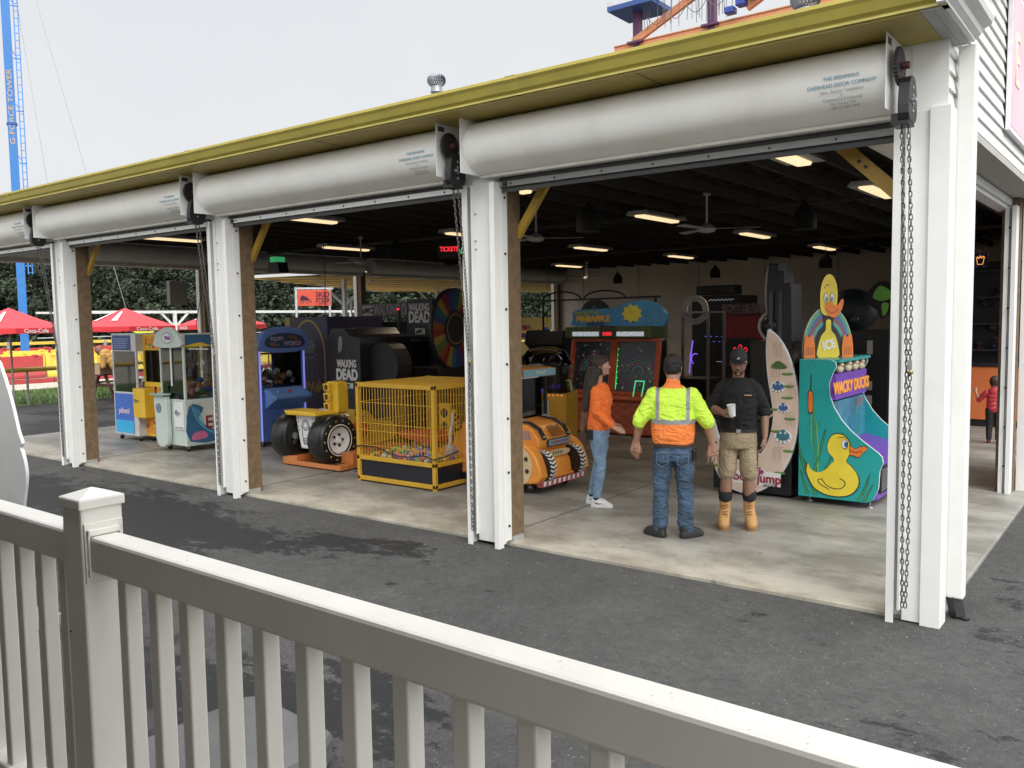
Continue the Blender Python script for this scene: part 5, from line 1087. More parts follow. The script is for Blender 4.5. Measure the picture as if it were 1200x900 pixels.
# ================================================================ DARKER MACHINES DEEPER IN THE HALL
def cab(name, label, cat, loc, w, d, h, m, rot=0, profile=None, grp=None):
    t = thing(name, label, cat, loc, rot, grp)
    pr_ = profile or [(d, 0), (d, h), (d*.35, h), (d*.30, h*.86), (d*.42, h*.80), (d*.46, h*.52), (d*.10, h*.44), (0, h*.38), (d*.06, 0)]
    for s_ in (-1, 1):
        q = MB(); q.prism(pr_, lambda u, v, e: (s_*(w/2+e), u, v), 0, .02); q.build('side_panel', m, t, bevel=.004)
    q = MB(); inn = [(u+.02 if u < d*.5 else u-.02, max(.04, v-.02 if v > .1 else v)) for u, v in pr_]
    q.prism(inn, lambda u, v, e: (e, u, v), -w/2+.001, w/2-.001); q.build('cabinet_body', BLACK, t)
    return t
# basketball cabinet with arched side art
t = thing('basketball_game', 'tall purple sided game with a yellow arch, behind the blue lit prize machine', 'arcade game', (-11.82, 9.6, 0))
q = MB(); q.prism([(-.56, 0), (.56, 0), (.56, 2.03), (-.56, 2.03)], front(0), -1.3, 0, 0); q.build('side_wall', mat('dark_purple', (.035, .03, .075), .45), t)
q = MB(); fn = front(0); arc = ell(.06, 1.35, .42, .62, 24, 0, 180); q.line([(-.36, .9)]+arc[::-1]+[(.48, .9)], .035, fn, .004, 0)
for x in (-.2, -.1, 0, .1, .2, .3): q.line([(x*1.6, .95), (.05+x*.5, 1.35)], .007, fn, .006, 1)
q.line(ell(.06, 1.38, .18, .05, 18), .012, fn, .006, 1, closed=True); q.flat([(-.05, 1.42), (.2, 1.42), (.2, 1.62), (-.05, 1.62)], fn, .006, 2)
rn = random.Random(6)
for i in range(40): x, z = rn.uniform(-.5, .52), rn.uniform(.78, .92); q.flat(ell(x, z, .03, .05, 7), fn, .0045+.00002*i, 3)
q.flat([(-.56, 1.88), (-.42, 1.88), (-.42, 2.03), (-.56, 2.03)], fn, .003, 0)
q.build('side_art', [mat('arch_yellow', (.35, .27, .06), .5), mat('net_violet', (.2, .18, .35), .5), mat('art_dk_green', (.07, .16, .09), .5), mat('crowd_gold', (.28, .18, .05), .6)], t, fix=False)
text('HOOPS', .12, (.07, -.010, 1.52), mat('pale_violet', (.3, .28, .42), .5), t)
# zombie shooter cabinets
TXT = mat('poster_text', (.62, .62, .62), .5); TXD = mat('poster_text_dim', (.22, .22, .22), .5)
def dead(t, x, z, s_, y, face='front'):
    text('WALKING', .165*s_, (x, y, z+.12*s_), TXT, t, face, sx=.62, bold=.006*s_); text('DEAD', .25*s_, (x, y, z-.05*s_), TXT, t, face, sx=.74, bold=.012*s_)
t = thing('shooting_game', 'black shooting game whose side panel reads walking dead, behind the yellow traffic light', 'arcade game', (-9.96, 8.8, 0), 0, 'black shooting games along the middle of the arcade')
q = MB(); q.prism(smooth_pts([(-.36, 0), (-.36, 1.70), (-.26, 1.84), (.02, 1.84), (.12, 1.74), (.35, 1.70), (.35, 1.1), (.30, .6), (.36, 0)], k=1), front(0), -1.1, 0); q.build('side_panel', mat('shooter_black', (.018, .018, .02), .3), t, bevel=.01)
text('WALKING', .155, (.06, -.006, 1.30), TXT, t, sx=.6, bold=.006); text('DEAD', .225, (.06, -.006, 1.13), TXT, t, sx=.8, bold=.012); q = MB(); q.box(-.06, -.004, .93, .19, -.001, 1.01); q.build('logo_box', TXT, t); text('aMC', .075, (.065, -.008, .968), BLACK, t, bold=.004)
q = MB(); q.flat(smooth_pts([(-.12, 1.48), (-.10, 1.70), (-.03, 1.70), (-.04, 1.52)], k=3), front(0), .004, 0); q.build('ghost_art', TXD, t, fix=False)
q = MB(); q.box(-.34, 1.1, .2, .2, 1.8, 1.6); q.prism(smooth_pts([(.26, .3), (.30, 1.3), (.42, 1.56), (.75, 1.60), (.95, 1.3), (.86, .9), (.9, .3)], k=3), front(.2), -.3, 0); q.build('seat_booth', mat('booth_black', (.008, .008, .009), .5), t)
t = thing('shooting_game', 'black shooting game with the upright walking dead sign left of the prize wheel', 'arcade game', (-9.98, 10.5, 0), 0, 'black shooting games along the middle of the arcade')
q = MB(); q.box(-.30, 0, 1.66, .30, .12, 2.30); q.build('upright_sign', BLACK, t, bevel=.01); dead(t, .0, 2.04, 1.0, -.004); q = MB(); q.box(-.1, -.004, 1.71, .12, -.001, 1.81); q.build('logo_box', TXT, t); text('aMC', .09, (.01, -.008, 1.755), BLACK, t, bold=.004)
q = MB(); q.box(-.9, .15, 0, .35, 1.6, 1.72); q.box(-.42, .0, .1, .02, .149, 1.62); q.box(.12, .0, .1, .34, .149, 1.62); q.build('cabinet', mat('shooter_grey', (.030, .031, .031), .5, var=.4), t, bevel=.01)
q = MB(); q.box(-.30, -.006, 1.18, -.10, 0, 1.48); q.box(.17, -.006, 1.18, .30, 0, 1.48); q.build('speaker_panel', BLACK, t)
q = MB(); q.flat([(-1.0, 1.38), (-.52, 1.55), (-.50, 1.83), (-.95, 1.75)], front(-.1), .0, 0); q.flat([(-.92, 1.44), (-.58, 1.58), (-.58, 1.74), (-.90, 1.66)], front(-.1), .003, 1); q.flat([(-.52, 1.55), (-.4, 1.5), (-.42, 1.78), (-.50, 1.83)], front(-.1), 0, 0); q.build('corner_poster', [mat('poster_cream', (.38, .33, .25), .5), mat('poster_red', (.33, .03, .03), .5)], t, fix=False)
text('RAW', .14, (-.745, -.108, 1.60), mat('poster_white', (.5, .48, .45)), t, tilt=18, bold=.005); text('THRILLS', .045, (-.74, -.108, 1.50), mat('poster_white', (.5, .48, .45)), t, tilt=18)
q = MB(); q.cyl((-.48, .0, 1.62), (-.48, .0, 2.12), .03, n=10, m=0); q.ball((-.48, -.02, 2.14), .022, 8, 1); q.cyl((.34, 0, 1.7), (.34, 0, 2.12), .02, n=8, m=0); q.ball((.34, -.02, 2.14), .018, 8, 1); q.build('beacon', [BLACK, RED], t)
t = thing('shooting_game', 'large black shooting game under the long walking dead banner, right of the basketball game', 'arcade game', (-12.1, 10.9, 0), 0, 'black shooting games along the middle of the arcade')
q = MB(); q.box(-1.3, 0, 0, 1.25, 1.8, 1.93); q.build('booth', mat('booth_black', (.008, .008, .009)), t, bevel=.02)
for x in (-.42, -.08): q = MB(); q.lathe([(.13, -.012), (.13, 0), (.06, .01)], (x, 0, 1.78), 20, axis='y'); q.build('fan_grille', mat('fan_dim', (.05, .05, .05), .4), t)
q = MB(); q.box(-.1, .3, 2.02, 1.25, .36, 2.26, 0); q.box(.0, .295, 2.05, .26, .30, 2.23, 1); q.build('banner', [mat('banner_grey', (.16, .14, .15), .5), TXT], t)
text('aMC', .15, (.13, .288, 2.135), BLACK, t, bold=.005); text('WALKING DEAD', .26, (.86, .288, 2.14), mat('banner_pale', (.42, .38, .40), .5), t, sx=.56, bold=.010)
# prize wheel
t = thing('wheel_game', 'big rainbow wedged prize wheel just left of the middle column', 'arcade game', (-9.02, 10.35, 0), 97)
q = MB(); q.box(-.45, .05, 0, .45, .8, 1.2); q.lathe([(.64, .04), (.66, .05), (.66, .08), (.64, .10)], (0, 0, 1.80), 48, axis='y'); q.build('wheel_cabinet', BLACK, t, bevel=.01)
q = MB(); wc = [0, 1, 2, 3, 0, 1, 4, 5, 6, 0, 1, 4, 5, 3]
for k in range(28):
    a0, a1 = 2*PI*k/28, 2*PI*(k+1)/28; pts = [(.28*math.cos(a0), 1.8+.28*math.sin(a0)), (.62*math.cos(a0), 1.8+.62*math.sin(a0)), (.62*math.cos(a1), 1.8+.62*math.sin(a1)), (.28*math.cos(a1), 1.8+.28*math.sin(a1))]
    q.flat(pts, front(.03), .0, wc[k % 14])
for k in range(28): a0 = 2*PI*k/28; q.ball((.65*math.cos(a0), .02, 1.8+.65*math.sin(a0)), .014, 6, 7, 4)
q.flat(ell(0, 1.8, .30, n=30), front(.02), .001, 7); q.line(ell(0, 1.8, .24, n=24), .02, front(.02), .002, 8, closed=True)
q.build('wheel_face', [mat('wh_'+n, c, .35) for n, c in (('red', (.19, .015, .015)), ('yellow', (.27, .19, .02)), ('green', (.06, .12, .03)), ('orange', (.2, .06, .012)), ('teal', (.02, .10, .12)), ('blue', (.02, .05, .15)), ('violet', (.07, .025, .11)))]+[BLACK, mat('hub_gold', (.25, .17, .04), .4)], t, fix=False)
# double sea themed cabinet
t = thing('ticket_arcade_cabinet', 'wide red double ticket game with a blue sign, behind the woman in orange', 'arcade cabinet', (-7.30, 12.2, 0)); t.scale = (1, 1, .915)
RB = mat('cabinet_rust', (.58, .12, .05), .5, var=.2, dirt=.15)
q = MB(); q.box(-.92, 0, .03, .84, 1.0, .62); q.build('base', RB, t, bevel=.015)
q = MB()
for i in range(7):
    for k in range(3):
        x0 = -.85+.25*i; z0 = .08+.17*k; q.line([(x0+.125, z0), (x0+.25, z0+.085), (x0+.125, z0+.17), (x0, z0+.085)], .012, front(0), .004, 0, closed=True)
q.build('diamond_relief', mat('rust_light', (.62, .26, .14), .5), t, fix=False)
q = MB(); q.prism([(0, .60), (-.12, .66), (-.10, .72), (.25, .76), (.25, .60)], lambda u, v, d: (d, u, v), -.97, .88); q.build('control_shelf', RB, t, bevel=.015)
for xc in (-.42, .42):
    q = MB()
    for x in (xc-.42, xc+.37): q.bar((x+.02, .02, .74), (x+.05, .14, 1.73), .06, .06)
    q.bar((xc-.40, .02, .77), (xc+.40, .02, .77), .06); q.bar((xc-.37, .13, 1.72), (xc+.43, .13, 1.72), .06); q.build('window_frame', RB, t)
    q = MB(); q.add([(xc-.36, .06, .80), (xc+.38, .06, .80), (xc+.38, .16, 1.70), (xc-.34, .16, 1.70)], [(0, 1, 2, 3)], 0)
    yb = lambda u, v, d: (u, .055+(v-.80)*.111-d, v)
    rn = random.Random(int(xc*100)+77)
    for k in range(5): q.line(ell(xc+.05, 1.15, .28-.045*k, .30-.05*k, 20, 0, 180), .018, yb, .003+.001*k, 1+k % 3)
    for i in range(36): x, z = xc+rn.uniform(-.3, .33), rn.uniform(.85, 1.65); q.flat(ell(x, z, rn.uniform(.008, .025), n=7), yb, .006+.0001*i, rn.randrange(1, 5))
    q.build('playfield', [mat('pf_dark', (.03, .03, .04), .25), mat('pf_violet', (.34, .09, .30), .4), mat('pf_teal', (.08, .36, .34), .4), mat('pf_green', (.16, .40, .12), .4), mat('pf_cream', (.60, .55, .42), .4)], t, fix=False)
q = MB(); q.line([(.05, .84), (.055, 1.60)], .05, lambda u, v, d: (u, .05+(v-.80)*.111-d, v), .0, 0)
for k in range(14): q.flat(ell(.05+.015*(k % 2), .88+.052*k, .035, .02, 7), lambda u, v, d: (u, .05+(v-.80)*.111-d, v), .003, 0)
q.build('green_light_strip', mat('green_neon', (.05, .4, .1), .5, emit=(.08, .9, .2), estr=.55), t, fix=False)
q = MB(); q.line([(.45, .72), (.50, 1.0), (.66, 1.0), (.60, .70)], .022, front(-.03), .01, 0, closed=True); q.build('green_ring', GRN, t, fix=False)
q = MB(); q.flat([(-.35, 1.20), (-.35, 1.24)]+[(-.1, 1.24), (-.1, 1.2)], front(0), .0, 0); q.build('card_reader', CHROME, t, fix=False)
q = MB(); q.box(-.86, -.05, 1.75, .76, .5, 1.96, 0); q.build('score_band', mat('band_green', (.07, .10, .03), .5, var=.5, scale=20), t, bevel=.02)
q = MB(); q.box(-.70, -.058, 1.79, -.18, -.05, 1.87, 0); q.box(.16, -.058, 1.79, .66, -.05, 1.87, 0); q.build('light_bar', mat('lit_white', (.6, .6, .6), .4, emit=(.75, .85, 1), estr=.28, var=.5, scale=30), t)
q = MB(); q.box(-.14, -.07, 1.76, .12, -.05, 1.98); q.build('score_box', mat('score_dark', (.06, .035, .02), .5), t)
text('5000', .09, (-.01, -.075, 1.83), RED, t, bold=.002)
q = MB(); top = smooth_pts([(-.66, 1.97), (-.72, 2.10), (-.70, 2.26), (-.3, 2.28), (.1, 2.30), (.3, 2.38), (.62, 2.42), (.86, 2.34), (1.0, 2.20), (1.02, 2.05), (.93, 1.96), (.7, 1.97)], k=3)
q.prism(top, front(0), -.1, 0, 0)
rn = random.Random(31)
for i in range(26): x, z = rn.uniform(-.6, .95), rn.uniform(2.0, 2.34); q.line(ell(x, z, rn.uniform(.01, .04), n=10), .005, front(0), .003, 1, closed=True)
st = []
for k in range(18): a_ = 2*PI*k/18; r_ = .17 if k % 2 else .13; st.append((.42+r_*1.15*math.cos(a_), 2.19+r_*math.sin(a_)))
q.flat(st, front(0), .006, 2)
q.build('top_sign', [mat('sea_blue', (.06, .27, .55), .45, var=.3, scale=5), mat('bubble_line', (.15, .35, .5), .5), mat('sun_yellow', (.75, .66, .08), .5)], t, fix=False)
text('PINEAPPLE', .15, (-.32, -.008, 2.10), mat('sign_gold', (.80, .48, .05), .4), t, bold=.008, sx=.92); text('ARCADE!', .085, (-.28, -.008, 2.01), mat('sign_dark', (.04, .05, .10), .4), t, bold=.004); text('SpongeBob', .11, (-.45, -.008, 2.22), mat('sign_green', (.35, .42, .08), .4), t, bold=.004)
# black hood frame above and behind
t = thing('domed_game_frame', 'black round ended overhead frame behind the left end of the blue sign', 'arcade game', (-8.3, 13.6, 0))
q = MB(); q.box(-.5, 0, .0, .9, .8, 1.5); q.lathe([(.33, 0), (.33, .06)], (-.1, -.1, 1.95), 26, axis='y'); q.build('cabinet', BLACK, t)
q = MB(); q.tube([(-.9+.45*math.cos(R(a_))-.0, 0, 2.28+.16*math.sin(R(a_))) for a_ in range(0, 181, 15)], .016, 6); q.tube([(.05+.45*math.cos(R(a_)), 0, 2.28+.16*math.sin(R(a_))) for a_ in range(0, 181, 15)], .016, 6); q.bar((-1.35, 0, 2.28), (1.2, 0, 2.30), .035); q.bar((-1.33, 0, 2.28), (-1.33, 0, 0), .03); q.bar((1.1, 0, 2.28), (1.1, 0, 1.2), .03); q.build('overhead_frame', BLACKM, t)
# dark machines left of it
t = cab('driving_game', 'dark driving game between the orange truck roof and the red brown cabinet', 'arcade game', (-9.2, 12.6, 0), .8, 1.2, 1.72, mat('cab_blackish', (.015, .015, .018)), 0)
text('TOURNAMENT', .12, (.0, -.01, .92), mat('dim_gold', (.22, .16, .03), .5), t)
# glass case
t = thing('glass_prize_case', 'tall chrome framed glass case behind the man in the safety shirt', 'arcade game', (-7.0, 14.4, 0))
q = MB()
for x in (-.42, .42): q.box(x-.022, 0, 0, x+.022, .045, 2.02); q.box(x-.022, .7, 0, x+.022, .745, 2.02)
q.box(-.44, .0, 2.0, .44, .74, 2.03); q.build('case_frame', mat('satin', (.42, .42, .40), .3, metal=.7), t)
q = MB(); q.box(-.4, .02, .75, .4, .7, .80); q.box(-.4, .04, .02, .4, .7, .74, 0); q.build('case_base', BLACK, t)
q = MB(); q.lathe([(.16, 0), (.16, .04), (.27, .04), (.27, 0), (.16, 0)], (.0, .35, 2.06), 30, axis='y', cap=False); q.build('white_ring', mat('ring_grey', (.6, .58, .54), .5), t)
q = MB(); q.tube([(.05, .03, .9), (.07, .03, 1.2), (.12, .03, 1.5)], .012, 6); q.build('violet_light', mat('violet_led', (.2, .1, .6), .5, emit=(.3, .15, 1), estr=.7), t)
# black rack with tiny leds
t = thing('ticket_redemption_cabinet', 'tall black cabinet with small blue and white indicator lights against the back wall', 'cabinet', (-8.45, 19.0, 0))
q = MB(); q.box(-.64, 0, 0, .60, 1.0, 2.42); q.box(-.52, -.02, 2.44, .46, .4, 2.66); q.build('cabinet', BLACK, t, bevel=.02)
q = MB(); q.lathe([(.07, 0), (.07, .01)], (-.42, -.03, 2.55), 14, axis='y'); q.lathe([(.07, 0), (.07, .01)], (.38, -.03, 2.55), 14, axis='y'); q.build('speaker', DKGREY, t); text('THE WALKING', .10, (-.02, -.025, 2.56), mat('dim_khaki', (.10, .08, .04), .5), t)
rn = random.Random(12); W_ = mat('led_white', (.5, .5, .5), .5, emit=(.8, .85, 1), estr=.4)
q = MB()
for k in range(14): q.box(-.2+.045*k, -.004, 2.30+.02*(k % 2), -.175+.045*k, -.001, 2.312+.02*(k % 2), 0)
for k in range(8): q.box(-.30+.07*k, -.004, 1.45-.12*(k % 2), -.26+.07*k, -.001, 1.462-.12*(k % 2), 1)
for k in range(7): q.box(.0+.05*k, -.004, .86, .035+.05*k, -.001, .868, 0)
q.build('indicator_light', [W_, BLU], t)
q = MB(); q.tube([(-.52+.10*math.cos(R(a_)), -.05, .92+.13*math.sin(R(a_))) for a_ in range(60, 241, 20)], .012, 6); q.build('violet_light', mat('violet_led', (.2, .1, .6)), t)
# red machine with score
t = cab('basket_score_game', 'dark red game with red score digits above the cap of the man in shorts', 'arcade game', (-7.43, 18.0, 0), .90, 1.2, 2.2, mat('dark_red_cab', (.22, .02, .025), .45))
q = MB(); q.box(-.43, -.05, 1.98, .43, .5, 2.20, 0); q.box(-.45, .1, 1.35, .45, .5, 1.97, 1); q.build('top_sign', [mat('sign_mixed', (.16, .10, .11), .5, var=.9, scale=16), mat('dark_red_cab', (.10, .012, .015))], t)
q = MB(); q.box(-.28, -.12, .9, .34, .3, 1.45); q.build('score_box', mat('score_black', (.02, .024, .024), .4), t)
for x, z in ((-.09, 1.20), (.03, 1.26), (.15, 1.20)):
    q = MB(); q.line(ell(x, z, .035, .045, 12), .014, front(-.12), .004, 0, closed=True); q.build('score_digit', RED, t, fix=False)
# tall sculpted topper
t = thing('sculpted_tower_game', 'black game topped with tall dark slabs, above the pink crescent panel', 'arcade game', (-4.05, 11.0, 0))
q = MB(); q.box(-.38, 0, 0, .34, 1.0, 1.60); q.build('cabinet', mat('cab_olive_black', (.018, .020, .018), .5), t, bevel=.03)
DS = mat('slab_dark', (.020, .022, .025), .3); 
for x0, x1, z1, y0 in ((-.13, .02, 2.60, .02), (.0, .10, 2.50, .0), (.09, .20, 2.34, -.03)):
    q = MB(); q.prism(smooth_pts([(x0, 1.0), (x0-.0, z1-.12), (x0+.03, z1), (x1-.03, z1), (x1, z1-.12), (x1, 1.0)], k=2), front(0), -.35, -y0+.02); q.build('slab', DS, t, bevel=.012)
for x0 in (-.10, .03, .12):
    q = MB(); q.box(x0, -.035, 1.65, x0+.05, -.02, 2.25); q.build('slot', mat('slot_grey', (.10, .11, .13), .4), t)
q = MB(); q.tube(smooth_pts([(-.10, .04, 2.60), (-.16, .04, 2.45), (-.165, .04, 2.1), (-.15, .04, 1.98), (-.24, .04, 1.88), (-.25, .04, 1.74), (-.16, .04, 1.62)], closed=False), .022, 8); q.build('white_rim', mat('rim_dull_white', (.45, .45, .42), .4), t, smooth=50)
q = MB(); q.ball((-.10, .1, 1.80), (.15, .14, .17), 18, 0, 10); q.build('bulb', DS, t, smooth=60)
# creature with green ears on a red cabinet
t = cab('monster_game', 'dark game topped with a black creature head with bright green ear', 'arcade game', (-4.1, 14.4, 0), 1.3, 1.0, 1.66, mat('red_cab', (.28, .02, .02), .4))
q = MB(); q.ball((-.05, .3, 2.0), (.42, .3, .36), 20, 0, 12); q.build('creature_head', mat('creature_dark', (.018, .028, .03), .5, bump=.2, bscale=12), t, smooth=60)
q = MB(); q.prism(smooth_pts([(.22, 2.18), (.45, 2.45), (.68, 2.38), (.78, 2.18), (.66, 2.0), (.50, 1.86), (.42, 2.0)], k=3), front(0), .0, .06, 0); fq = front(-.06)
q.flat(smooth_pts([(.36, 2.22), (.46, 2.38), (.62, 2.30), (.66, 2.20), (.52, 2.14), (.42, 2.16)], k=3), fq, .003, 1); q.flat(smooth_pts([(.50, 2.10), (.60, 2.10), (.58, 1.96), (.52, 1.90), (.50, 2.0)], k=3), fq, .003, 1); q.build('ear', [mat('ear_black', (.02, .012, .014), .5), mat('ear_green', (.22, .62, .10), .5)], t, fix=False)
for x in (-.16, .06): q = MB(); q.ball((x, .0, 1.86), (.08, .03, .06), 12, 0, 8); q.build('eye', mat('eye_dim', (.05, .055, .05), .3), t)
q = MB(); q.box(-.45, -.03, 1.56, -.25, .0, 1.68); q.build('tan_plate', mat('tan_plate', (.35, .22, .10), .5), t)
t = cab('red_arcade_cabinet', 'plain dark red cabinet just right of the cartoon duck board', 'arcade cabinet', (-3.95, 13.6, 0), .5, .8, 1.66, mat('red_cab', (.28, .02, .02)), 0, profile=[(.8, 0), (.8, 1.66), (0, 1.66), (0, 0)])
q = MB(); q.box(-.25, -.004, .03, .25, .001, 1.64); q.build('front_panel', mat('red_cab', (.28, .02, .02)), t)
t = thing('black_vending_machine', 'black vending machine with white stickers beside the teal duck cabinet', 'vending machine', (-3.48, 13.2, 0))
q = MB(); q.box(-.28, 0, 0, .28, .8, 1.70); q.build('cabinet', mat('vend_black', (.018, .018, .02), .35), t, bevel=.015)
for z0, z1 in ((1.35, 1.55), (.82, .95), (.60, .74)): q = MB(); q.box(-.03, -.004, z0, .05, -.001, z1); q.build('sticker', mat('sticker_grey', (.35, .35, .35), .5), t)
t = thing('drink_machine', 'red drink machine with white swirls beside the black vending machine', 'vending machine', (-2.88, 13.2, 0))
q = MB(); q.box(-.30, 0, 0, .38, .8, 1.70, 0); q.flat(smooth_pts([(-.2, .2), (-.05, .6), (-.15, 1.0), (.0, 1.5), (.08, 1.5), (-.04, 1.0), (.05, .6), (-.1, .2)], k=3), front(0), .004, 1); q.build('cabinet', [mat('drink_red', (.38, .02, .02), .35), mat('swirl_white', (.5, .45, .45), .4)], t, fix=False)
# prize counter
t = thing('prize_counter', 'orange prize counter the small boy in the red shirt stands at', 'counter', (-2.0, 16.3, 0))
q = MB(); q.box(-.72, 0, .12, .78, .6, 1.02, 0); q.box(-.74, -.02, 1.02, .8, .62, 1.06, 1); q.box(-.70, .03, 0, .76, .55, .12, 1); q.build('counter_body', [mat('counter_orange', (.62, .17, .05), .5, var=.06), BLACK], t, bevel=.008)
q = MB()
for z in (.25, .9): q.box(-.70, -.012, z-.04, -.66, -.001, z+.04)
q.build('hinge', BLACKM, t)
t = thing('prize_shelf', 'dim wall of hanging toys behind the orange prize counter', 'shelf', (-2.2, 18.6, 0))
q = MB(); q.box(-1.6, 0, 0, .95, .5, 2.9, 0)
for z in (1.2, 1.7, 2.2, 2.7): q.box(-1.6, -.25, z, .95, 0, z+.03, 1)
q.build('shelf_unit', [mat('shelf_black', (.02, .02, .022)), DKGREY], t)
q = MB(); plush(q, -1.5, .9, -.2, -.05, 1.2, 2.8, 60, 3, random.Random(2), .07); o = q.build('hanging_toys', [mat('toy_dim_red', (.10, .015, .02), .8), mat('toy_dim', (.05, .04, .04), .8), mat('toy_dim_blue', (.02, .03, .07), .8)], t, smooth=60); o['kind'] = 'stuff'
# ================================================================ PEOPLE
def chain(mb, pts, n=14, m=0):
    """tapered limb: pts = [(pos, radius)...] joined by cones with balls at the joints"""
    for i, (p, r) in enumerate(pts):
        mb.ball(p, r, n, m, 8)
        if i: mb.cyl(pts[i-1][0], p, pts[i-1][1], r, n, m)
def loft(mb, rings, n=24, m=0, sup=2.3):
    """closed stack of super-ellipses: (cx, cy, cz, rx, ry)"""
    vs = []
    for cx, cy, cz, rx, ry in rings:
        for j in range(n):
            t_ = 2*PI*j/n; c_, s_ = math.cos(t_), math.sin(t_)
            vs.append((cx+rx*math.copysign(abs(c_)**(2/sup), c_), cy+ry*math.copysign(abs(s_)**(2/sup), s_), cz))
    k = len(rings)
    fs = [(i*n+j, i*n+(j+1)%n, (i+1)*n+(j+1)%n, (i+1)*n+j) for i in range(k-1) for j in range(n)]+[tuple(range(n-1,-1,-1)), tuple(range((k-1)*n, k*n))]
    mb.add(vs, fs, m)
def fuse(mb, name, mats, parent, voxel=.008, smooth=6, paint=None, wrinkle=0, wscale=9, stretch=(1, 1, 1), seed=0):
    """voxel-remesh overlapping volumes into one skin; paint(co, normal) -> material index"""
    me = mb.mesh('tmp'); bm = bmesh.new(); bm.from_mesh(me); bmesh.ops.recalc_face_normals(bm, faces=bm.faces[:]); bm.to_mesh(me); bm.free()
    o = bpy.data.objects.new('tmp', me); COL.objects.link(o)
    r_ = o.modifiers.new('r', 'REMESH'); r_.mode = 'VOXEL'; r_.voxel_size = voxel; r_.adaptivity = 0
    s_ = o.modifiers.new('s', 'SMOOTH'); s_.factor = .5; s_.iterations = smooth
    dg = bpy.context.evaluated_depsgraph_get(); dg.update()
    out_ = bpy.data.meshes.new_from_object(o.evaluated_get(dg)); bpy.data.objects.remove(o); bpy.data.meshes.remove(me)
    out_.name = name; out_.materials.clear()
    for m in (mats if isinstance(mats, (list, tuple)) else [mats]): out_.materials.append(m)
    if wrinkle:
        off = Vector((seed*3.1, seed*1.7, seed))
        nv = len(out_.vertices); nr = [v.normal.copy() for v in out_.vertices]
        for i, v in enumerate(out_.vertices):
            p = Vector((v.co.x*stretch[0], v.co.y*stretch[1], v.co.z*stretch[2]))*wscale+off
            w_ = noise.noise(p); w2 = abs(noise.noise(p*1.9+Vector((5, 0, 0))))
            v.co += nr[i]*(w_*.7-w2)*wrinkle
    if paint:
        mi = [paint(f.center, f.normal) for f in out_.polygons]; out_.polygons.foreach_set('material_index', mi)
    out_.polygons.foreach_set('use_smooth', [True]*len(out_.polygons))
    ob = bpy.data.objects.new(name, out_); COL.objects.link(ob); ob.parent = parent
    return ob
def hand(mb, wrist, d, palm_n, thumb_side, size=.185, curl=25, spread=6, grip=None):
    """wrist point, d = direction of the hand, palm_n = normal out of the palm, thumb_side = vector to the thumb; five separate bent fingers"""
    d = Vector(d).normalized(); pn = Vector(palm_n); pn = (pn-d*pn.dot(d)).normalized(); ts = Vector(thumb_side); ts = (ts-d*ts.dot(d)-pn*ts.dot(pn)).normalized()
    W = Vector(wrist); pl = size*.50; pw = size*.215
    for k in range(4):
        f = -.5+k/3; a = W+ts*(-f*pw*1.1); b = W+d*pl+ts*(-f*pw*2*1.0)
        mb.cyl(a+d*.0, b, size*.075, size*.068, 10); mb.ball(b, size*.068, 10)
    mb.cyl(W, W+d*pl*.7, size*.13, size*.12, 12)
    lens = (.40, .46, .43, .34)
    for k in range(4):
        f = -.5+k/3; b = W+d*pl+ts*(-f*pw*2); L_ = size*lens[k]; dd = d.copy(); p = b; r_ = size*.048
        segs = (.45, .30, .25); dd = (Matrix.Rotation(R(-f*spread*2), 3, pn) @ dd)
        ax = ts
        for j, s_ in enumerate(segs):
            cu = (curl*(1+.15*k)) if grip is None else grip[j]
            # bend towards the palm
            q1 = (dd*math.cos(R(cu)) + pn*math.sin(R(cu))).normalized(); pn_l = (pn*math.cos(R(cu)) - dd*math.sin(R(cu)))
            p2 = p+q1*L_*s_; mb.cyl(p, p2, r_, r_*.92, 8); mb.ball(p2, r_*.92, 8); p = p2; dd = q1; pn_ = pn_l; r_ *= .92
            pn = pn_ if j < 2 else pn
        pn = Vector(palm_n); pn = (pn-d*pn.dot(d)).normalized()
    b = W+d*pl*.25+ts*size*.10; t1 = (d*.75+ts*.62+pn*.25).normalized(); t2 = (d*.95+ts*.18+pn*.28).normalized()
    chain(mb, [(b, size*.070), (b+t1*size*.20, size*.060), (b+t1*size*.20+t2*size*.16, size*.052), (b+t1*size*.20+t2*size*.29, size*.044)], 9)
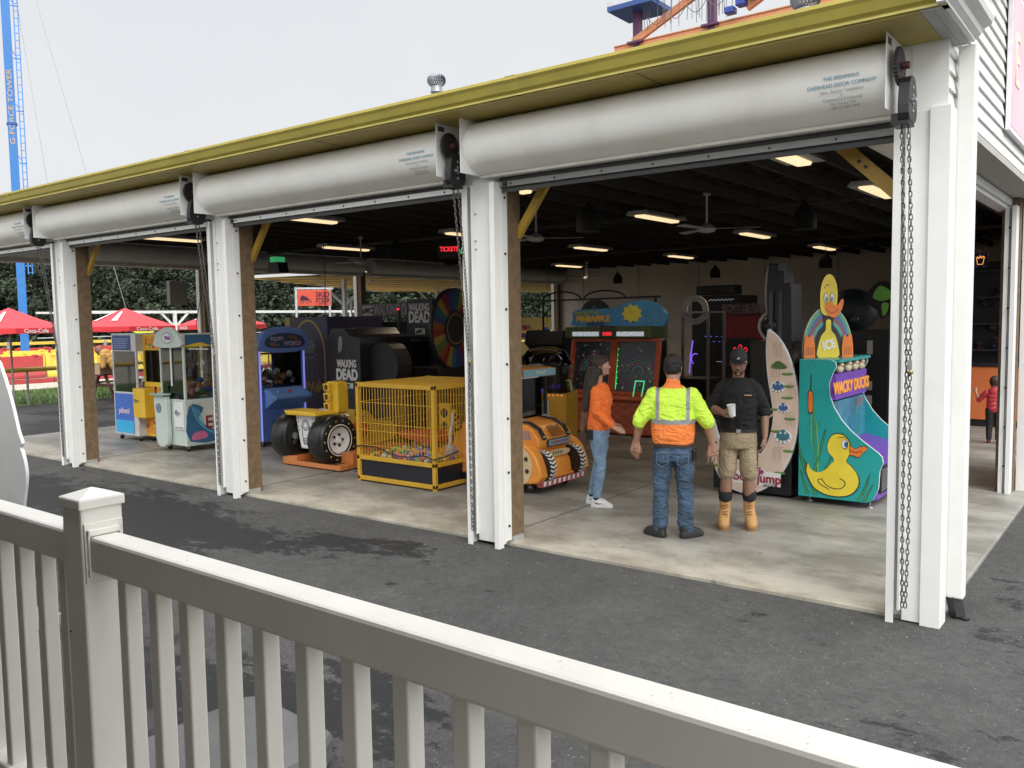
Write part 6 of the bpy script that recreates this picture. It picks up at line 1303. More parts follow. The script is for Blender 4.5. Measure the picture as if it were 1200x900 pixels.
def head_geo(mb, c, s, yaw=0, pitch=0, roll=0, jaw=1.0, female=False):
    """c = centre of the head, s = head height; faces local -Y turned by yaw (deg, + = to figure's left) and pitched down"""
    M = Matrix.Translation(Vector(c)) @ Matrix.Rotation(R(yaw), 4, 'Z') @ Matrix.Rotation(R(pitch), 4, 'X') @ Matrix.Rotation(R(roll), 4, 'Y')
    mb.T = M
    rings = [(0, -.10*s, -.49*s, .10*s*jaw, .10*s), (0, -.085*s, -.44*s, .18*s*jaw, .20*s), (0, -.05*s, -.35*s, .245*s*jaw, .29*s), (0, -.025*s, -.22*s, .30*s*jaw, .355*s), (0, -.01*s, -.08*s, .325*s, .39*s), (0, .0, .05*s, .335*s, .41*s), (0, .015*s, .18*s, .335*s, .415*s), (0, .02*s, .30*s, .30*s, .375*s), (0, .02*s, .40*s, .22*s, .28*s), (0, .02*s, .47*s, .11*s, .15*s), (0, .02*s, .495*s, .03*s, .04*s)]
    loft(mb, rings, 22, sup=2.1)
    # nose, brow, lips, ears
    mb.T = M; chain(mb, [((0, -.385*s, .03*s), .030*s), ((0, -.43*s, -.08*s), .036*s), ((0, -.455*s, -.125*s), .042*s)], 8)
    for sx_ in (-1, 1):
        mb.ball((sx_*.04*s, -.42*s, -.14*s), .028*s, 8); mb.ball((sx_*.12*s, -.355*s, .07*s), (.085*s, .035*s, .025*s), 10); mb.ball((sx_*.335*s, .03*s, -.03*s), (.03*s, .065*s, .10*s), 10)
        mb.ball((sx_*.17*s, -.30*s, -.12*s), (.09*s, .06*s, .07*s), 10)
    mb.ball((0, -.375*s, -.235*s), (.085*s, .035*s, .020*s), 10); mb.ball((0, -.370*s, -.275*s), (.075*s, .035*s, .022*s), 10); mb.ball((0, -.33*s, -.40*s), (.08*s, .06*s, .06*s), 10)
    mb.T = None
    return M
def face_bits(M, s, parent, lips, brow, iris=(.05, .03, .02)):
    q = MB(); q.T = M
    for sx_ in (-1, 1): q.ball((sx_*.115*s, -.368*s, .01*s), (.045*s, .024*s, .022*s), 10, 0, 6); q.ball((sx_*.115*s, -.388*s, .01*s), (.020*s, .010*s, .020*s), 8, 1, 6)
    q.build('eye', [mat('eye_white', (.6, .57, .55), .3), mat('iris_dark', iris, .3)], parent, smooth=60)
    q = MB(); q.T = M
    for sx_ in (-1, 1): q.tube([(sx_*.06*s, -.405*s, .075*s), (sx_*.12*s, -.40*s, .095*s), (sx_*.18*s, -.37*s, .075*s)], [.010*s, .014*s, .006*s], 6)
    q.build('eyebrow', brow, parent, smooth=60)
    q = MB(); q.T = M; q.ball((0, -.392*s, -.240*s), (.075*s, .026*s, .014*s), 10, 0, 6); q.ball((0, -.388*s, -.268*s), (.062*s, .026*s, .016*s), 10, 0, 6); q.build('lips', lips, parent, smooth=60)
SKIN_A = mat('skin_tan', (.40, .22, .145), .5, var=.10, scale=20)
SKIN_B = mat('skin_olive', (.33, .175, .115), .5, var=.12, scale=20)
SKIN_C = mat('skin_light', (.50, .29, .20), .48, var=.08, scale=20)
HAIRB = mat('hair_black', (.012, .009, .008), .5, var=.4, scale=40, bump=.6, bscale=120)

# ---- man from behind in the hi-vis shirt
V = lambda *a: Vector(a)
P1 = thing('person', 'man seen from behind in lime and orange safety shirt and blue jeans', 'person', (-3.43, 6.80, 0), 205, scale=.965); P1.scale.x *= .95
b = MB(); s = .243
M1 = head_geo(b, (.0, -.02, 1.555), s, yaw=-8, pitch=8, jaw=1.05)
chain(b, [((0, .03, 1.34), .062), ((0, .01, 1.48), .062)])
loft(b, [(0, 0, .86, .13, .09), (0, -.01, 1.0, .14, .10), (0, 0, 1.2, .15, .10), (0, .01, 1.30, .12, .07)])
# local front is -Y: his right arm is at -x
for sx_, el, wr, hd_ in ((-1, V(-.315, .02, 1.075), V(-.365, -.05, .85), (-.12, -.10, -1)), (1, V(.31, .02, 1.085), V(.355, -.06, .87), (.12, -.12, -1))):
    sh = V(sx_*.17, .015, 1.275); chain(b, [(sh, .045), (sh.lerp(el, .6), .050), (el, .043), (el.lerp(wr, .35), .044), (wr, .029)])
    hand(b, wr, hd_, (-sx_*.35, -.9, 0), (-sx_*.9, -.35, 0), size=.20, curl=13, spread=11)
for sx_ in (-1, 1):
    hp, kn, an = V(sx_*.095, 0, .86), V(sx_*.115, -.02, .47), V(sx_*.125, .03, .09); chain(b, [(hp, .07), (kn, .045), (kn.lerp(an, .35), .045), (an, .035)])
fuse(b, 'body', SKIN_A, P1, .0052, 3)
# shirt
LIME = mat('safety_lime', (.66, .96, .08), .7, var=.05, bump=.15, bscale=300, fold=.5, fscale=5); SHO = mat('safety_orange', (.96, .25, .05), .7, var=.06, bump=.15, bscale=300, fold=.55, fscale=6); BAND = mat('reflective_grey', (.30, .31, .30), .35, var=.1)
b = MB()
loft(b, [(0, .0, .865, .195, .165), (0, .0, .93, .208, .180), (0, -.01, 1.05, .212, .180), (0, .0, 1.17, .212, .165), (0, .01, 1.27, .210, .145), (0, .015, 1.335, .178, .115), (0, .02, 1.375, .12, .095), (0, .02, 1.40, .085, .08)], sup=2.5)
for sx_ in (-1, 1):
    sh = V(sx_*.175, .015, 1.295); el = V(sx_*.305, .02, 1.09); chain(b, [(sh, .088), (sh.lerp(el, .5), .082), (el, .078), (el+V(sx_*.012, 0, -.02), .074)])
chain(b, [((0, .025, 1.37), .085), ((0, .02, 1.41), .076)])
def paint_shirt(c, n):
    ax = abs(c.x)
    arm = (c.z < 1.30 and ax > .198+max(0, 1.22-c.z)*.12)
    if c.z > 1.375 and ax < .095: return 1
    if .125 < ax < .160 and c.z > 1.075: return 2
    if 1.052 < c.z < 1.095 and not arm and ax < .215: return 2
    if c.z < 1.053 and (not arm or c.z < .99): return 1
    return 0
fuse(b, 'shirt', [LIME, SHO, BAND], P1, .0075, 6, paint_shirt, wrinkle=.011, wscale=7, stretch=(1, 1, 1.5), seed=1)
JEAN = mat('jeans_blue', (.062, .108, .172), .85, var=.5, scale=5, bump=.25, bscale=250, fold=.7, fscale=7)
b = MB()
loft(b, [(0, .0, .72, .175, .15), (0, .005, .80, .192, .162), (0, .0, .87, .192, .158), (0, 0, .885, .188, .152)], sup=2.4)
for sx_ in (-1, 1):
    b.ball((sx_*.085, .075, .76), (.10, .095, .10), 16)
    chain(b, [(V(sx_*.092, .01, .80), .108), (V(sx_*.104, .0, .60), .094), (V(sx_*.112, -.01, .42), .080), (V(sx_*.118, .01, .22), .078), (V(sx_*.122, .01, .12), .079), (V(sx_*.122, .01, .095), .076)])
fuse(b, 'jeans', JEAN, P1, .0075, 4, wrinkle=.016, wscale=6, stretch=(1, 1, 1.9), seed=2)
q = MB(); loft(q, [(0, .0, .845, .196, .166), (0, 0, .876, .197, .165)], sup=2.5); q.build('belt', mat('belt_brown', (.05, .03, .02), .5), P1, smooth=60)
q = MB()
for sx_ in (-1, 1): pf_ = lambda u, v, d: (sx_*.095+u, .158+d, v); q.line([(-.055, .80), (.055, .80), (.05, .70), (0, .675), (-.05, .70)], .004, pf_, .016, 0, closed=True)
q.build('pocket_stitching', mat('stitching', (.16, .2, .28), .8), P1, fix=False)
q = MB(); q.box(-.225, .03, .72, -.18, .09, .82); q.build('phone_pouch', BLACK, P1, bevel=.008)
b = MB(); b.T = M1; loft(b, [(0, .06*s, -.30*s, .24*s, .28*s), (0, .07*s, -.15*s, .325*s, .35*s), (0, .045*s, .05*s, .365*s, .415*s), (0, .03*s, .22*s, .37*s, .44*s), (0, .03*s, .38*s, .30*s, .37*s), (0, .03*s, .50*s, .16*s, .2*s), (0, .03*s, .53*s, .05*s, .06*s)], sup=2.1); b.T = None
fuse(b, 'hair', HAIRB, P1, .007, 3, wrinkle=.006, wscale=40)
for sx_ in (-1, 1):
    b = MB(); b.T = Matrix.Translation(Vector((sx_*.128, .03, 0))) @ Matrix.Rotation(R(sx_*52), 4, 'Z'); loft(b, [(0, -.06, .0, .052, .135), (0, -.06, .03, .054, .138), (0, -.045, .07, .048, .11), (0, .0, .10, .042, .065)], sup=2.6); b.T = None; fuse(b, 'shoe', mat('shoe_black', (.018, .017, .016), .5), P1, .007, 3)
face_bits(M1, s, P1, mat('lips_brown', (.25, .10, .08), .4), HAIRB)

# ---- man in black polo, khaki shorts, work boots
P2 = thing('person', 'man in black cap, black polo and khaki shorts looking down at a paper cup', 'person', (-3.10, 7.45, 0), 24, scale=.975); P2.scale.x *= .92
b = MB(); s = .232
M2 = head_geo(b, (-.0, -.045, 1.565), s, yaw=-6, pitch=15, jaw=1.0)
chain(b, [((0, .03, 1.34), .058), ((0, -.01, 1.49), .058)])
loft(b, [(0, 0, .90, .12, .09), (0, 0, 1.1, .12, .09), (0, 0, 1.3, .13, .085), (0, .01, 1.34, .10, .06)])
# his right arm (picture left, local -x): forearm raised with the cup
sh = V(-.18, .01, 1.31); el = V(-.265, .0, 1.13); wr = V(-.150, -.215, 1.105)
chain(b, [(sh, .042), (sh.lerp(el, .6), .046), (el, .043), (el.lerp(wr, .4), .042), (wr, .029)])
hand(b, wr, (.85, -.40, .05), (.35, -.85, .1), (.1, -.1, 1), size=.18, grip=(38, 46, 30), spread=3)
sh = V(.18, .01, 1.31); el = V(.26, .04, 1.09); wr = V(.262, -.03, .875)
chain(b, [(sh, .042), (sh.lerp(el, .6), .046), (el, .043), (el.lerp(wr, .4), .042), (wr, .029)])
hand(b, wr, (-.06, -.14, -1), (-.8, .2, 0), (-.3, -1, 0), size=.185, curl=22, spread=5)
for sx_, kn, an in ((-1, V(-.115, -.01, .48), V(-.125, .0, .12)), (1, V(.105, .0, .48), V(.115, .03, .12))):
    chain(b, [(V(sx_*.09, 0, .87), .07), (kn.lerp(V(sx_*.09, 0, .87), .3), .058), (kn, .058), (kn.lerp(an, .35), .063), (kn.lerp(an, .7), .048), (an, .042)])
fuse(b, 'body', mat('skin_brown', (.28, .15, .10), .5, var=.12, scale=20), P2, .0052, 3)
POLO = mat('polo_black', (.006, .006, .007), .8, var=.2, bump=.15, bscale=300, fold=.7, fscale=5)
b = MB()
loft(b, [(0, .0, .915, .178, .135), (0, .0, .98, .180, .140), (0, -.005, 1.1, .182, .145), (0, .0, 1.22, .192, .145), (0, .005, 1.29, .185, .135), (0, .012, 1.345, .145, .110), (0, .02, 1.39, .10, .092), (0, .02, 1.42, .08, .075)], sup=2.5)
for sx_, el in ((-1, V(-.265, .0, 1.13)), (1, V(.26, .04, 1.09))):
    sh = V(sx_*.165, .01, 1.295); chain(b, [(V(sx_*.10, .015, 1.335), .085), (sh, .080), (sh.lerp(el, .45), .074), (sh.lerp(el, .95), .072)])
fuse(b, 'polo_shirt', POLO, P2, .0075, 5, wrinkle=.012, wscale=7, stretch=(1, 1, 1.4), seed=5)
q = MB(); q.T = Matrix.Translation(Vector((0, .01, 1.405))) @ Matrix.Rotation(R(14), 4, 'X'); q.lathe([(.092, -.035), (.082, .01), (.076, .02)], (0, 0, 0), 24, cap=False); q.build('collar', POLO, P2, smooth=60)
q = MB(); q.box(.055, -.160, 1.262, .125, -.153, 1.270, 0); q.build('chest_embroidery', mat('embroidery', (.6, .35, .2), .6), P2)
q = MB()
for sx_, el in ((-1, V(-.265, .0, 1.13)), (1, V(.26, .04, 1.09))):
    sh = V(sx_*.170, .01, 1.315); c0 = sh.lerp(el, 1.2); dr = (el-sh).normalized(); q.cyl(c0-dr*.004, c0+dr*.004, .066, .066, 22)
q.build('sleeve_piping', mat('piping_tan', (.35, .22, .12), .6), P2, smooth=60)
KH = mat('khaki', (.36, .285, .18), .8, var=.16, scale=8, bump=.2, bscale=250, fold=.5, fscale=6)
b = MB(); loft(b, [(0, .0, .76, .175, .13), (0, .0, .86, .186, .145), (0, .0, .93, .180, .135), (0, 0, .945, .175, .13)], sup=2.4)
for sx_ in (-1, 1): chain(b, [(V(sx_*.090, .0, .84), .100), (V(sx_*.102, -.01, .66), .095), (V(sx_*.110, -.005, .55), .098), (V(sx_*.112, -.005, .53), .096)])
fuse(b, 'shorts', KH, P2, .0075, 4, wrinkle=.007, wscale=6, stretch=(1, 1, 1.3), seed=7)
for sx_ in (-1, 1): q = MB(); q.box(sx_*.190, -.06, .56, sx_*.206, .06, .70); q.box(sx_*.191, -.065, .68, sx_*.209, .065, .72); q.build('cargo_pocket', KH, P2, bevel=.006)
q = MB(); loft(q, [(0, .0, .915, .188, .143), (0, 0, .945, .187, .142)], sup=2.5); q.box(-.022, -.150, .914, .022, -.143, .948, 1); q.build('belt', [mat('belt_black', (.012, .012, .012), .4), GREY], P2, smooth=50)
BOOT = mat('boot_tan', (.50, .27, .10), .7, var=.12, scale=12, bump=.15); SOLE = mat('boot_sole', (.30, .16, .07), .7)
for sx_, ax, ay in ((-1, -.125, 0), (1, .115, .03)):
    b = MB(); xo = sx_*.018
    loft(b, [(ax+xo, ay-.065, .03, .060, .145), (ax+xo, ay-.065, .06, .063, .148), (ax+xo*.8, ay-.055, .095, .060, .130), (ax+xo*.4, ay-.02, .135, .056, .088), (ax, ay+.01, .17, .056, .066), (ax, ay+.01, .23, .059, .066), (ax, ay+.01, .262, .062, .069)], sup=2.5)
    bt = fuse(b, 'boot', BOOT, P2, .006, 3)
    q = MB(); loft(q, [(ax+xo, ay-.065, .0, .061, .148), (ax+xo, ay-.065, .034, .067, .153)], sup=2.6); q.build('boot_sole', SOLE, bt, smooth=50)
    q = MB()
    for k in range(6): yy = ay-.130+.017*k; zz = .112+.022*k+(.010 if k > 2 else 0); q.tube([(ax-.026, yy+.004, zz), (ax, yy-.010, zz+.004), (ax+.026, yy+.004, zz+.008)], .004, 6)
    q.build('lace', mat('lace_brown', (.16, .08, .03), .7), bt)
    q = MB(); q.lathe([(.055, .24), (.068, .27), (.072, .335), (.068, .34)], (ax, ay-.004, 0), 20, cap=False); q.build('sock', mat('sock_black', (.012, .012, .012), .8), P2, smooth=60)
q = MB(); q.T = M2; loft(q, [(0, .02*s, .10*s, .365*s, .44*s), (0, .02*s, .22*s, .37*s, .445*s), (0, .02*s, .36*s, .345*s, .41*s), (0, .02*s, .47*s, .26*s, .32*s), (0, .02*s, .54*s, .14*s, .18*s), (0, .02*s, .56*s, .04*s, .05*s)], 26, sup=2.1)
cp = q.build('cap', mat('cap_black', (.016, .018, .022), .7), P2, smooth=60)
q = MB(); q.T = M2; pr1 = [(.34*s*math.cos(R(a_)), -.33*s-.27*s*abs(math.sin(R(a_)))**.8) for a_ in range(180, 361, 12)]
q.prism(pr1, lambda u, v, d: (u, v, .13*s+d-abs(u)*.25*abs(u)/(.34*s)), 0, .010); q.build('cap_brim', mat('cap_black', (.016, .018, .022)), cp, smooth=40)
q = MB(); q.T = M2
for k in range(3): x = -.05*s+.045*s*k; q.prism([(x, .25*s), (x+.035*s, .25*s), (x+.035*s, (.29+.035*k)*s), (x, (.26+.035*k)*s)], lambda u, v, d: (u, -.415*s-d+(v-.25*s)*.35, v), 0, .003)
q.build('cap_emblem', mat('emblem_grey', (.45, .45, .45), .5), cp)
b = MB(); b.T = M2; loft(b, [(0, -.12*s, -.50*s, .11*s, .12*s), (0, -.10*s, -.42*s, .20*s, .225*s), (0, -.06*s, -.32*s, .262*s, .305*s), (0, .02*s, -.20*s, .318*s, .30*s), (0, .05*s, -.08*s, .337*s, .28*s)], 22, sup=2.1)
b.T = None; BEARD = mat('beard_dark', (.035, .022, .016), .8, var=.4, scale=60)
fuse(b, 'beard', BEARD, P2, .006, 2)
b = MB(); b.T = M2; b.tube([(-.09*s, -.375*s, -.225*s), (0, -.41*s, -.195*s), (.09*s, -.375*s, -.225*s)], [.014*s, .026*s, .014*s], 8); b.T = None; b.build('moustache', BEARD, P2, smooth=60)
face_bits(M2, s, P2, mat('lips_brown', (.25, .10, .08)), HAIRB)
cupc = wr_ = V(-.150, -.215, 1.105)+V(.080, -.080, .035)
t = thing('paper_cup', 'white paper cup held by the man in the black polo', 'cup'); t.parent = None
cw = Matrix.Translation(Vector((-3.10, 7.45, 0))) @ Matrix.Rotation(R(24), 4, 'Z') @ Matrix.Diagonal((.975*.92, .975, .975, 1)) @ Matrix.Translation(cupc)
t.location = cw.translation; t.rotation_euler = (R(6), R(-8), R(24))
q = MB(); q.lathe([(.026, -.055), (.027, -.052), (.037, .048), (.039, .052), (.036, .050), (.025, -.045), (.001, -.045)], (0, 0, 0), 24, cap=False); q.build('cup', mat('paper_white', (.72, .71, .74), .6), t, smooth=40)

# ---- girl in the orange hoodie, in profile
P3 = thing('person', 'young woman with very long brown hair in orange hoodie and light jeans', 'person', (-4.62, 7.50, 0), 112, scale=.97)
b = MB(); s = .215
M3 = head_geo(b, (.0, -.02, 1.50), s, yaw=6, pitch=-4, jaw=.86, female=True)
chain(b, [((0, .02, 1.25), .046), ((0, .0, 1.42), .045)])
loft(b, [(0, 0, .84, .09, .07), (0, 0, 1.0, .08, .06), (0, 0, 1.2, .09, .06), (0, .01, 1.26, .07, .05)])
armL = [(V(-.145, .01, 1.25), V(-.175, .0, 1.02), V(-.15, -.17, .87)), (V(.145, .01, 1.25), V(.165, .02, 1.02), V(.12, -.13, .86))]
for sh, el, wr in armL: chain(b, [(sh, .030), (el, .030), (wr, .023)])
hand(b, armL[0][2], (.1, -.85, -.35), (.5, .1, -.8), (.7, -.2, .5), size=.155, curl=10, spread=8)
hand(b, armL[1][2], (-.2, -.8, -.5), (-.8, .2, 0), (-.3, -.5, .8), size=.165, curl=18, spread=5)
for sx_, kn, an in ((-1, V(-.085, -.03, .45), V(-.09, .02, .085)), (1, V(.085, .02, .45), V(.085, .10, .085))): chain(b, [(V(sx_*.08, 0, .80), .055), (kn, .035), (kn.lerp(an, .35), .035), (an, .030)])
fuse(b, 'body', SKIN_C, P3, .006, 4)
HOOD_O = mat('hoodie_orange', (.97, .20, .035), .75, var=.06, bump=.12, bscale=250, fold=.5, fscale=7)
b = MB(); loft(b, [(0, .0, .825, .150, .125), (0, .0, .90, .158, .130), (0, .0, 1.0, .148, .122), (0, -.015, 1.13, .150, .130), (0, -.005, 1.22, .150, .118), (0, .01, 1.28, .135, .09), (0, .02, 1.32, .08, .07)], sup=2.4)
for (sh, el, wr) in armL: chain(b, [(V(sh.x*.93, sh.y, sh.z-.01), .062), (sh.lerp(el, .5), .056), (el, .052), (el.lerp(wr, .55), .045), (el.lerp(wr, .86), .040)])
b.ball((0, .075, 1.30), (.105, .055, .075), 16); b.tube([(-.075, -.02, 1.315), (-.05, -.075, 1.285), (0, -.10, 1.255), (.05, -.075, 1.285), (.075, -.02, 1.315)], .022, 10)
fuse(b, 'hoodie', HOOD_O, P3, .0068, 5, wrinkle=.012, wscale=8, stretch=(1, 1, 1.3), seed=3)
LJ = mat('jeans_light', (.20, .31, .43), .8, var=.3, scale=8, bump=.2, bscale=250, fold=.4, fscale=10)
b = MB(); loft(b, [(0, .005, .74, .150, .115), (0, .01, .82, .148, .118), (0, .0, .87, .135, .10)], sup=2.2); b.ball((0, .055, .78), (.13, .085, .09), 16)
for sx_, kn, an in ((-1, V(-.085, -.03, .45), V(-.09, .02, .125)), (1, V(.085, .02, .45), V(.085, .10, .125))): chain(b, [(V(sx_*.075, .01, .78), .092), (V(sx_*.08, -.005, .62), .078), (kn, .060), (kn.lerp(an, .4), .057), (an, .043)])
fuse(b, 'jeans', LJ, P3, .0068, 4, wrinkle=.007, wscale=12, stretch=(1, 1, 1.6), seed=4)
for sx_, ax, ay in ((-1, -.09, .02), (1, .085, .10)):
    b = MB(); loft(b, [(ax, ay-.055, .0, .042, .12), (ax, ay-.055, .03, .043, .12), (ax, ay-.04, .055, .038, .10), (ax, ay+.0, .08, .034, .055), (ax, ay+.01, .10, .032, .04)], sup=2.5)
    sh_ = fuse(b, 'shoe', mat('trainer_white', (.68, .67, .65), .6, var=.1, scale=20), P3, .006, 3)
    q = MB(); q.prism([(ay-.02, .04), (ay+.03, .065), (ay-.03, .05), (ay-.07, .055)], lambda u, v, d: (ax-.043-d, u, v), -.004, .002); q.build('shoe_logo', BLACK, sh_)
    q = MB(); q.lathe([(.037, .085), (.038, .105)], (ax, ay+.005, 0), 18, cap=False); q.build('sock', BLACK, P3)
HAIRG = mat('hair_brown', (.040, .022, .014), .45, var=.5, scale=3, bump=.7, bscale=90)
HAIRT = mat('hair_tips', (.19, .10, .055), .5, var=.4, scale=8, bump=.7, bscale=90)
b = MB(); b.T = M3; loft(b, [(0, .13*s, -.45*s, .30*s, .27*s), (0, .12*s, -.2*s, .35*s, .33*s), (0, .07*s, .0, .375*s, .37*s), (0, .03*s, .2*s, .375*s, .445*s), (0, .02*s, .38*s, .29*s, .37*s), (0, .02*s, .50*s, .15*s, .2*s), (0, .02*s, .53*s, .05*s, .06*s)], sup=2.1); b.T = None
rn = random.Random(17)
for k in range(16):
    a_ = R(-25+k*230/15+0); x0 = .075*math.cos(a_); y0 = .03+.075*math.sin(a_)
    if y0 < .0 and abs(x0) < .05: continue
    e = (x0*1.0+rn.uniform(-.015, .015), .115+rn.uniform(-.03, .03)+max(0, y0)*.3, rn.uniform(.80, .92))
    chain(b, [(V(x0, y0, 1.46), .033), (V(x0*1.3, y0*.8+.05, 1.28), .036), (V(x0*1.25, .12+y0*.3, 1.06), .031), (V(*e)+V(0, .02, -.03), .013)], 8)
fuse(b, 'hair', [HAIRG, HAIRT], P3, .006, 2, paint=lambda c, n: 1 if c.z < 1.03+.03*math.sin(c.x*60) else 0, wrinkle=.006, wscale=30, stretch=(1.6, 1.6, .15))
face_bits(M3, s, P3, mat('lips_rose', (.38, .10, .10), .4), HAIRG)
q = MB(); q.box(-.165, .04, .73, -.135, .11, .84); q.build('phone', BLACK, P3, bevel=.006)

# ---- simpler, more distant figures
def small_person(label, loc, rot, sc, shirt, pants, skin, hair, pose, shoe=None, voxel=.011, sleeves=.5):
    """pose: dict of joints in local metres (1.7 m figure), sleeves = share of arm covered"""
    t = thing('person', label, 'person', loc, rot, scale=sc); J = pose; hs_ = J.get('hs', .23)
    b = MB(); hc = J['head']; M_ = head_geo(b, hc, hs_, J.get('yaw', 0), J.get('pitch', 0))
    ne = V(*J['neck']); pe = V(*J['pelvis']); chain(b, [(ne, .06), (V(*hc), .06)]); chain(b, [(ne, .09), (ne.lerp(pe, .5), .12), (pe, .12)])
    arms = (J['arm_r'], J['arm_l']); legs = (J['leg_r'], J['leg_l'])
    for a, e, w in arms: chain(b, [(V(*a), .05), (V(*e), .038), (V(*w), .028)]); hd_ = V(*w)-V(*e); hand(b, w, hd_, (0, -1, .2) if abs(hd_.normalized().y) < .8 else (0, 0, 1), (1 if w[0] < 0 else -1, 0, 0), .18, curl=25)
    for a, k_, f in legs: chain(b, [(V(*a), .09), (V(*k_), .06), (V(*f), .042)])
    fuse(b, 'body', skin, t, voxel*.8, 3)
    b = MB(); wd = J.get('w', .17)
    for i in range(5): p = pe.lerp(ne, i/4); b.ball(p, (wd*(.98 if i < 4 else .8), .13, .13), 16)
    for a, e, w in arms:
        a, e, w = V(*a), V(*e), V(*w); pts = [(a.lerp(V(ne.x, ne.y, a.z), .12), .075), (a.lerp(e, min(1, sleeves*2)), .062)]
        if sleeves > .5: pts.append((e.lerp(w, (sleeves-.5)*1.8), .048))
        chain(b, pts)
    fuse(b, 'shirt', shirt, t, voxel, 4, wrinkle=.004, wscale=5)
    b = MB(); cut = J.get('cut', 1.0)
    for a, k_, f in legs:
        a, k_, f = V(*a), V(*k_), V(*f); pts = [(a, .115), (a.lerp(k_, .6), .092), (k_, .080)]
        if cut > .6: pts.append((k_.lerp(f, .92), .068))
        chain(b, pts)
    b.ball(pe, (wd*.98, .13, .10), 16)
    fuse(b, 'trousers', pants, t, voxel, 4, wrinkle=.008, wscale=8)
    b = MB(); b.T = M_; s = hs_; loft(b, [(0, .06*s, -.25*s, .25*s, .28*s), (0, .05*s, .05*s, .365*s, .40*s), (0, .03*s, .24*s, .37*s, .44*s), (0, .03*s, .42*s, .27*s, .33*s), (0, .03*s, .53*s, .05*s, .06*s)]); b.T = None
    if hair: fuse(b, 'hair', hair, t, voxel*.8, 2)
    for a, k_, f in legs:
        f = V(*f); b = MB(); loft(b, [(f.x, f.y-.05, 0, .045, .12), (f.x, f.y-.05, .04, .046, .12), (f.x, f.y-.01, .09, .035, .06)]); fuse(b, 'shoe', shoe or BLACK, t, .009, 2)
    return t
stand = dict(head=(0, 0, 1.58), neck=(0, .02, 1.38), pelvis=(0, 0, .92), arm_r=((-.19, .01, 1.36), (-.24, .02, 1.10), (-.24, -.05, .86)), arm_l=((.19, .01, 1.36), (.24, .02, 1.10), (.24, -.05, .86)), leg_r=((-.09, 0, .88), (-.10, -.01, .48), (-.10, .02, .08)), leg_l=((.09, 0, .88), (.10, -.01, .48), (.10, .02, .08)))
kid = dict(head=(0, 0, 1.50), hs=.33, neck=(0, .02, 1.27), pelvis=(0, 0, .86), arm_r=((-.20, .01, 1.24), (-.30, -.08, 1.08), (-.20, -.30, 1.16)), arm_l=((.20, .01, 1.24), (.24, .0, 1.0), (.22, -.06, .78)), leg_r=((-.09, 0, .80), (-.10, -.01, .45), (-.10, .02, .08)), leg_l=((.09, 0, .80), (.10, -.01, .45), (.10, .02, .08)), w=.19, yaw=0)
kid['arm_l'] = ((.20, .01, 1.24), (.34, -.05, 1.05), (.42, -.16, 1.24))
kid['arm_r'] = ((-.20, .01, 1.24), (-.24, .0, 1.0), (-.22, -.06, .78))
small_person('small boy in a red t-shirt and black trousers standing at the orange prize counter', (-2.0, 14.35, 0), 186, .60, mat('tee_red', (.50, .05, .07), .8), mat('trousers_black', (.015, .015, .018), .8), SKIN_C, mat('hair_dark_brown', (.05, .03, .02), .6), kid, mat('kid_shoe', (.10, .015, .015), .6))
bent = dict(head=(0, -.46, 1.36), pitch=50, neck=(0, -.30, 1.28), pelvis=(0, .06, .90), arm_r=((-.20, -.24, 1.24), (-.25, -.22, .98), (-.12, -.42, .90)), arm_l=((.20, -.24, 1.24), (.25, -.20, .98), (.14, -.42, .88)), leg_r=((-.10, .05, .86), (-.11, -.02, .47), (-.11, .05, .08)), leg_l=((.10, .05, .86), (.11, .10, .48), (.11, .18, .08)), w=.19, cut=.5)
small_person('bald man in mustard t-shirt bending over with a cardboard box by the picnic table', (-19.83, 10.45, 0), -62, .98, mat('tee_mustard', (.50, .27, .07), .8), mat('shorts_navy', (.06, .065, .08), .8), mat('skin_deep', (.22, .11, .07), .5), None, bent, mat('sandal_brown', (.12, .06, .04), .7))
t = thing('cardboard_box', 'open cardboard box carried by the bending man in the mustard t-shirt', 'box', (-20.35, 10.18, .78), 20)
q = MB(); q.box(-.36, -.24, .0, .36, .24, .24, 0); q.box(-.34, -.22, .24, .34, .22, .243, 1); q.box(-.37, -.25, -.03, .37, .25, .0, 1); q.build('box', [mat('cardboard', (.50, .33, .19), .8), mat('box_dark', (.06, .045, .035), .7)], t)
small_person('person in a dark blue jacket standing far back behind the orange truck machine', (-12.35, 18.6, 0), 60, 1.0, mat('jacket_navy', (.03, .04, .06), .8), BLACK, SKIN_B, HAIRB, stand, voxel=.016, sleeves=1)
small_person('person in black clothes standing in front of the yellow lit stall', (-13.2, 20.9, 0), 200, .95, mat('top_black', (.015, .015, .017), .8), BLACK, SKIN_B, HAIRB, stand, voxel=.016, sleeves=1)
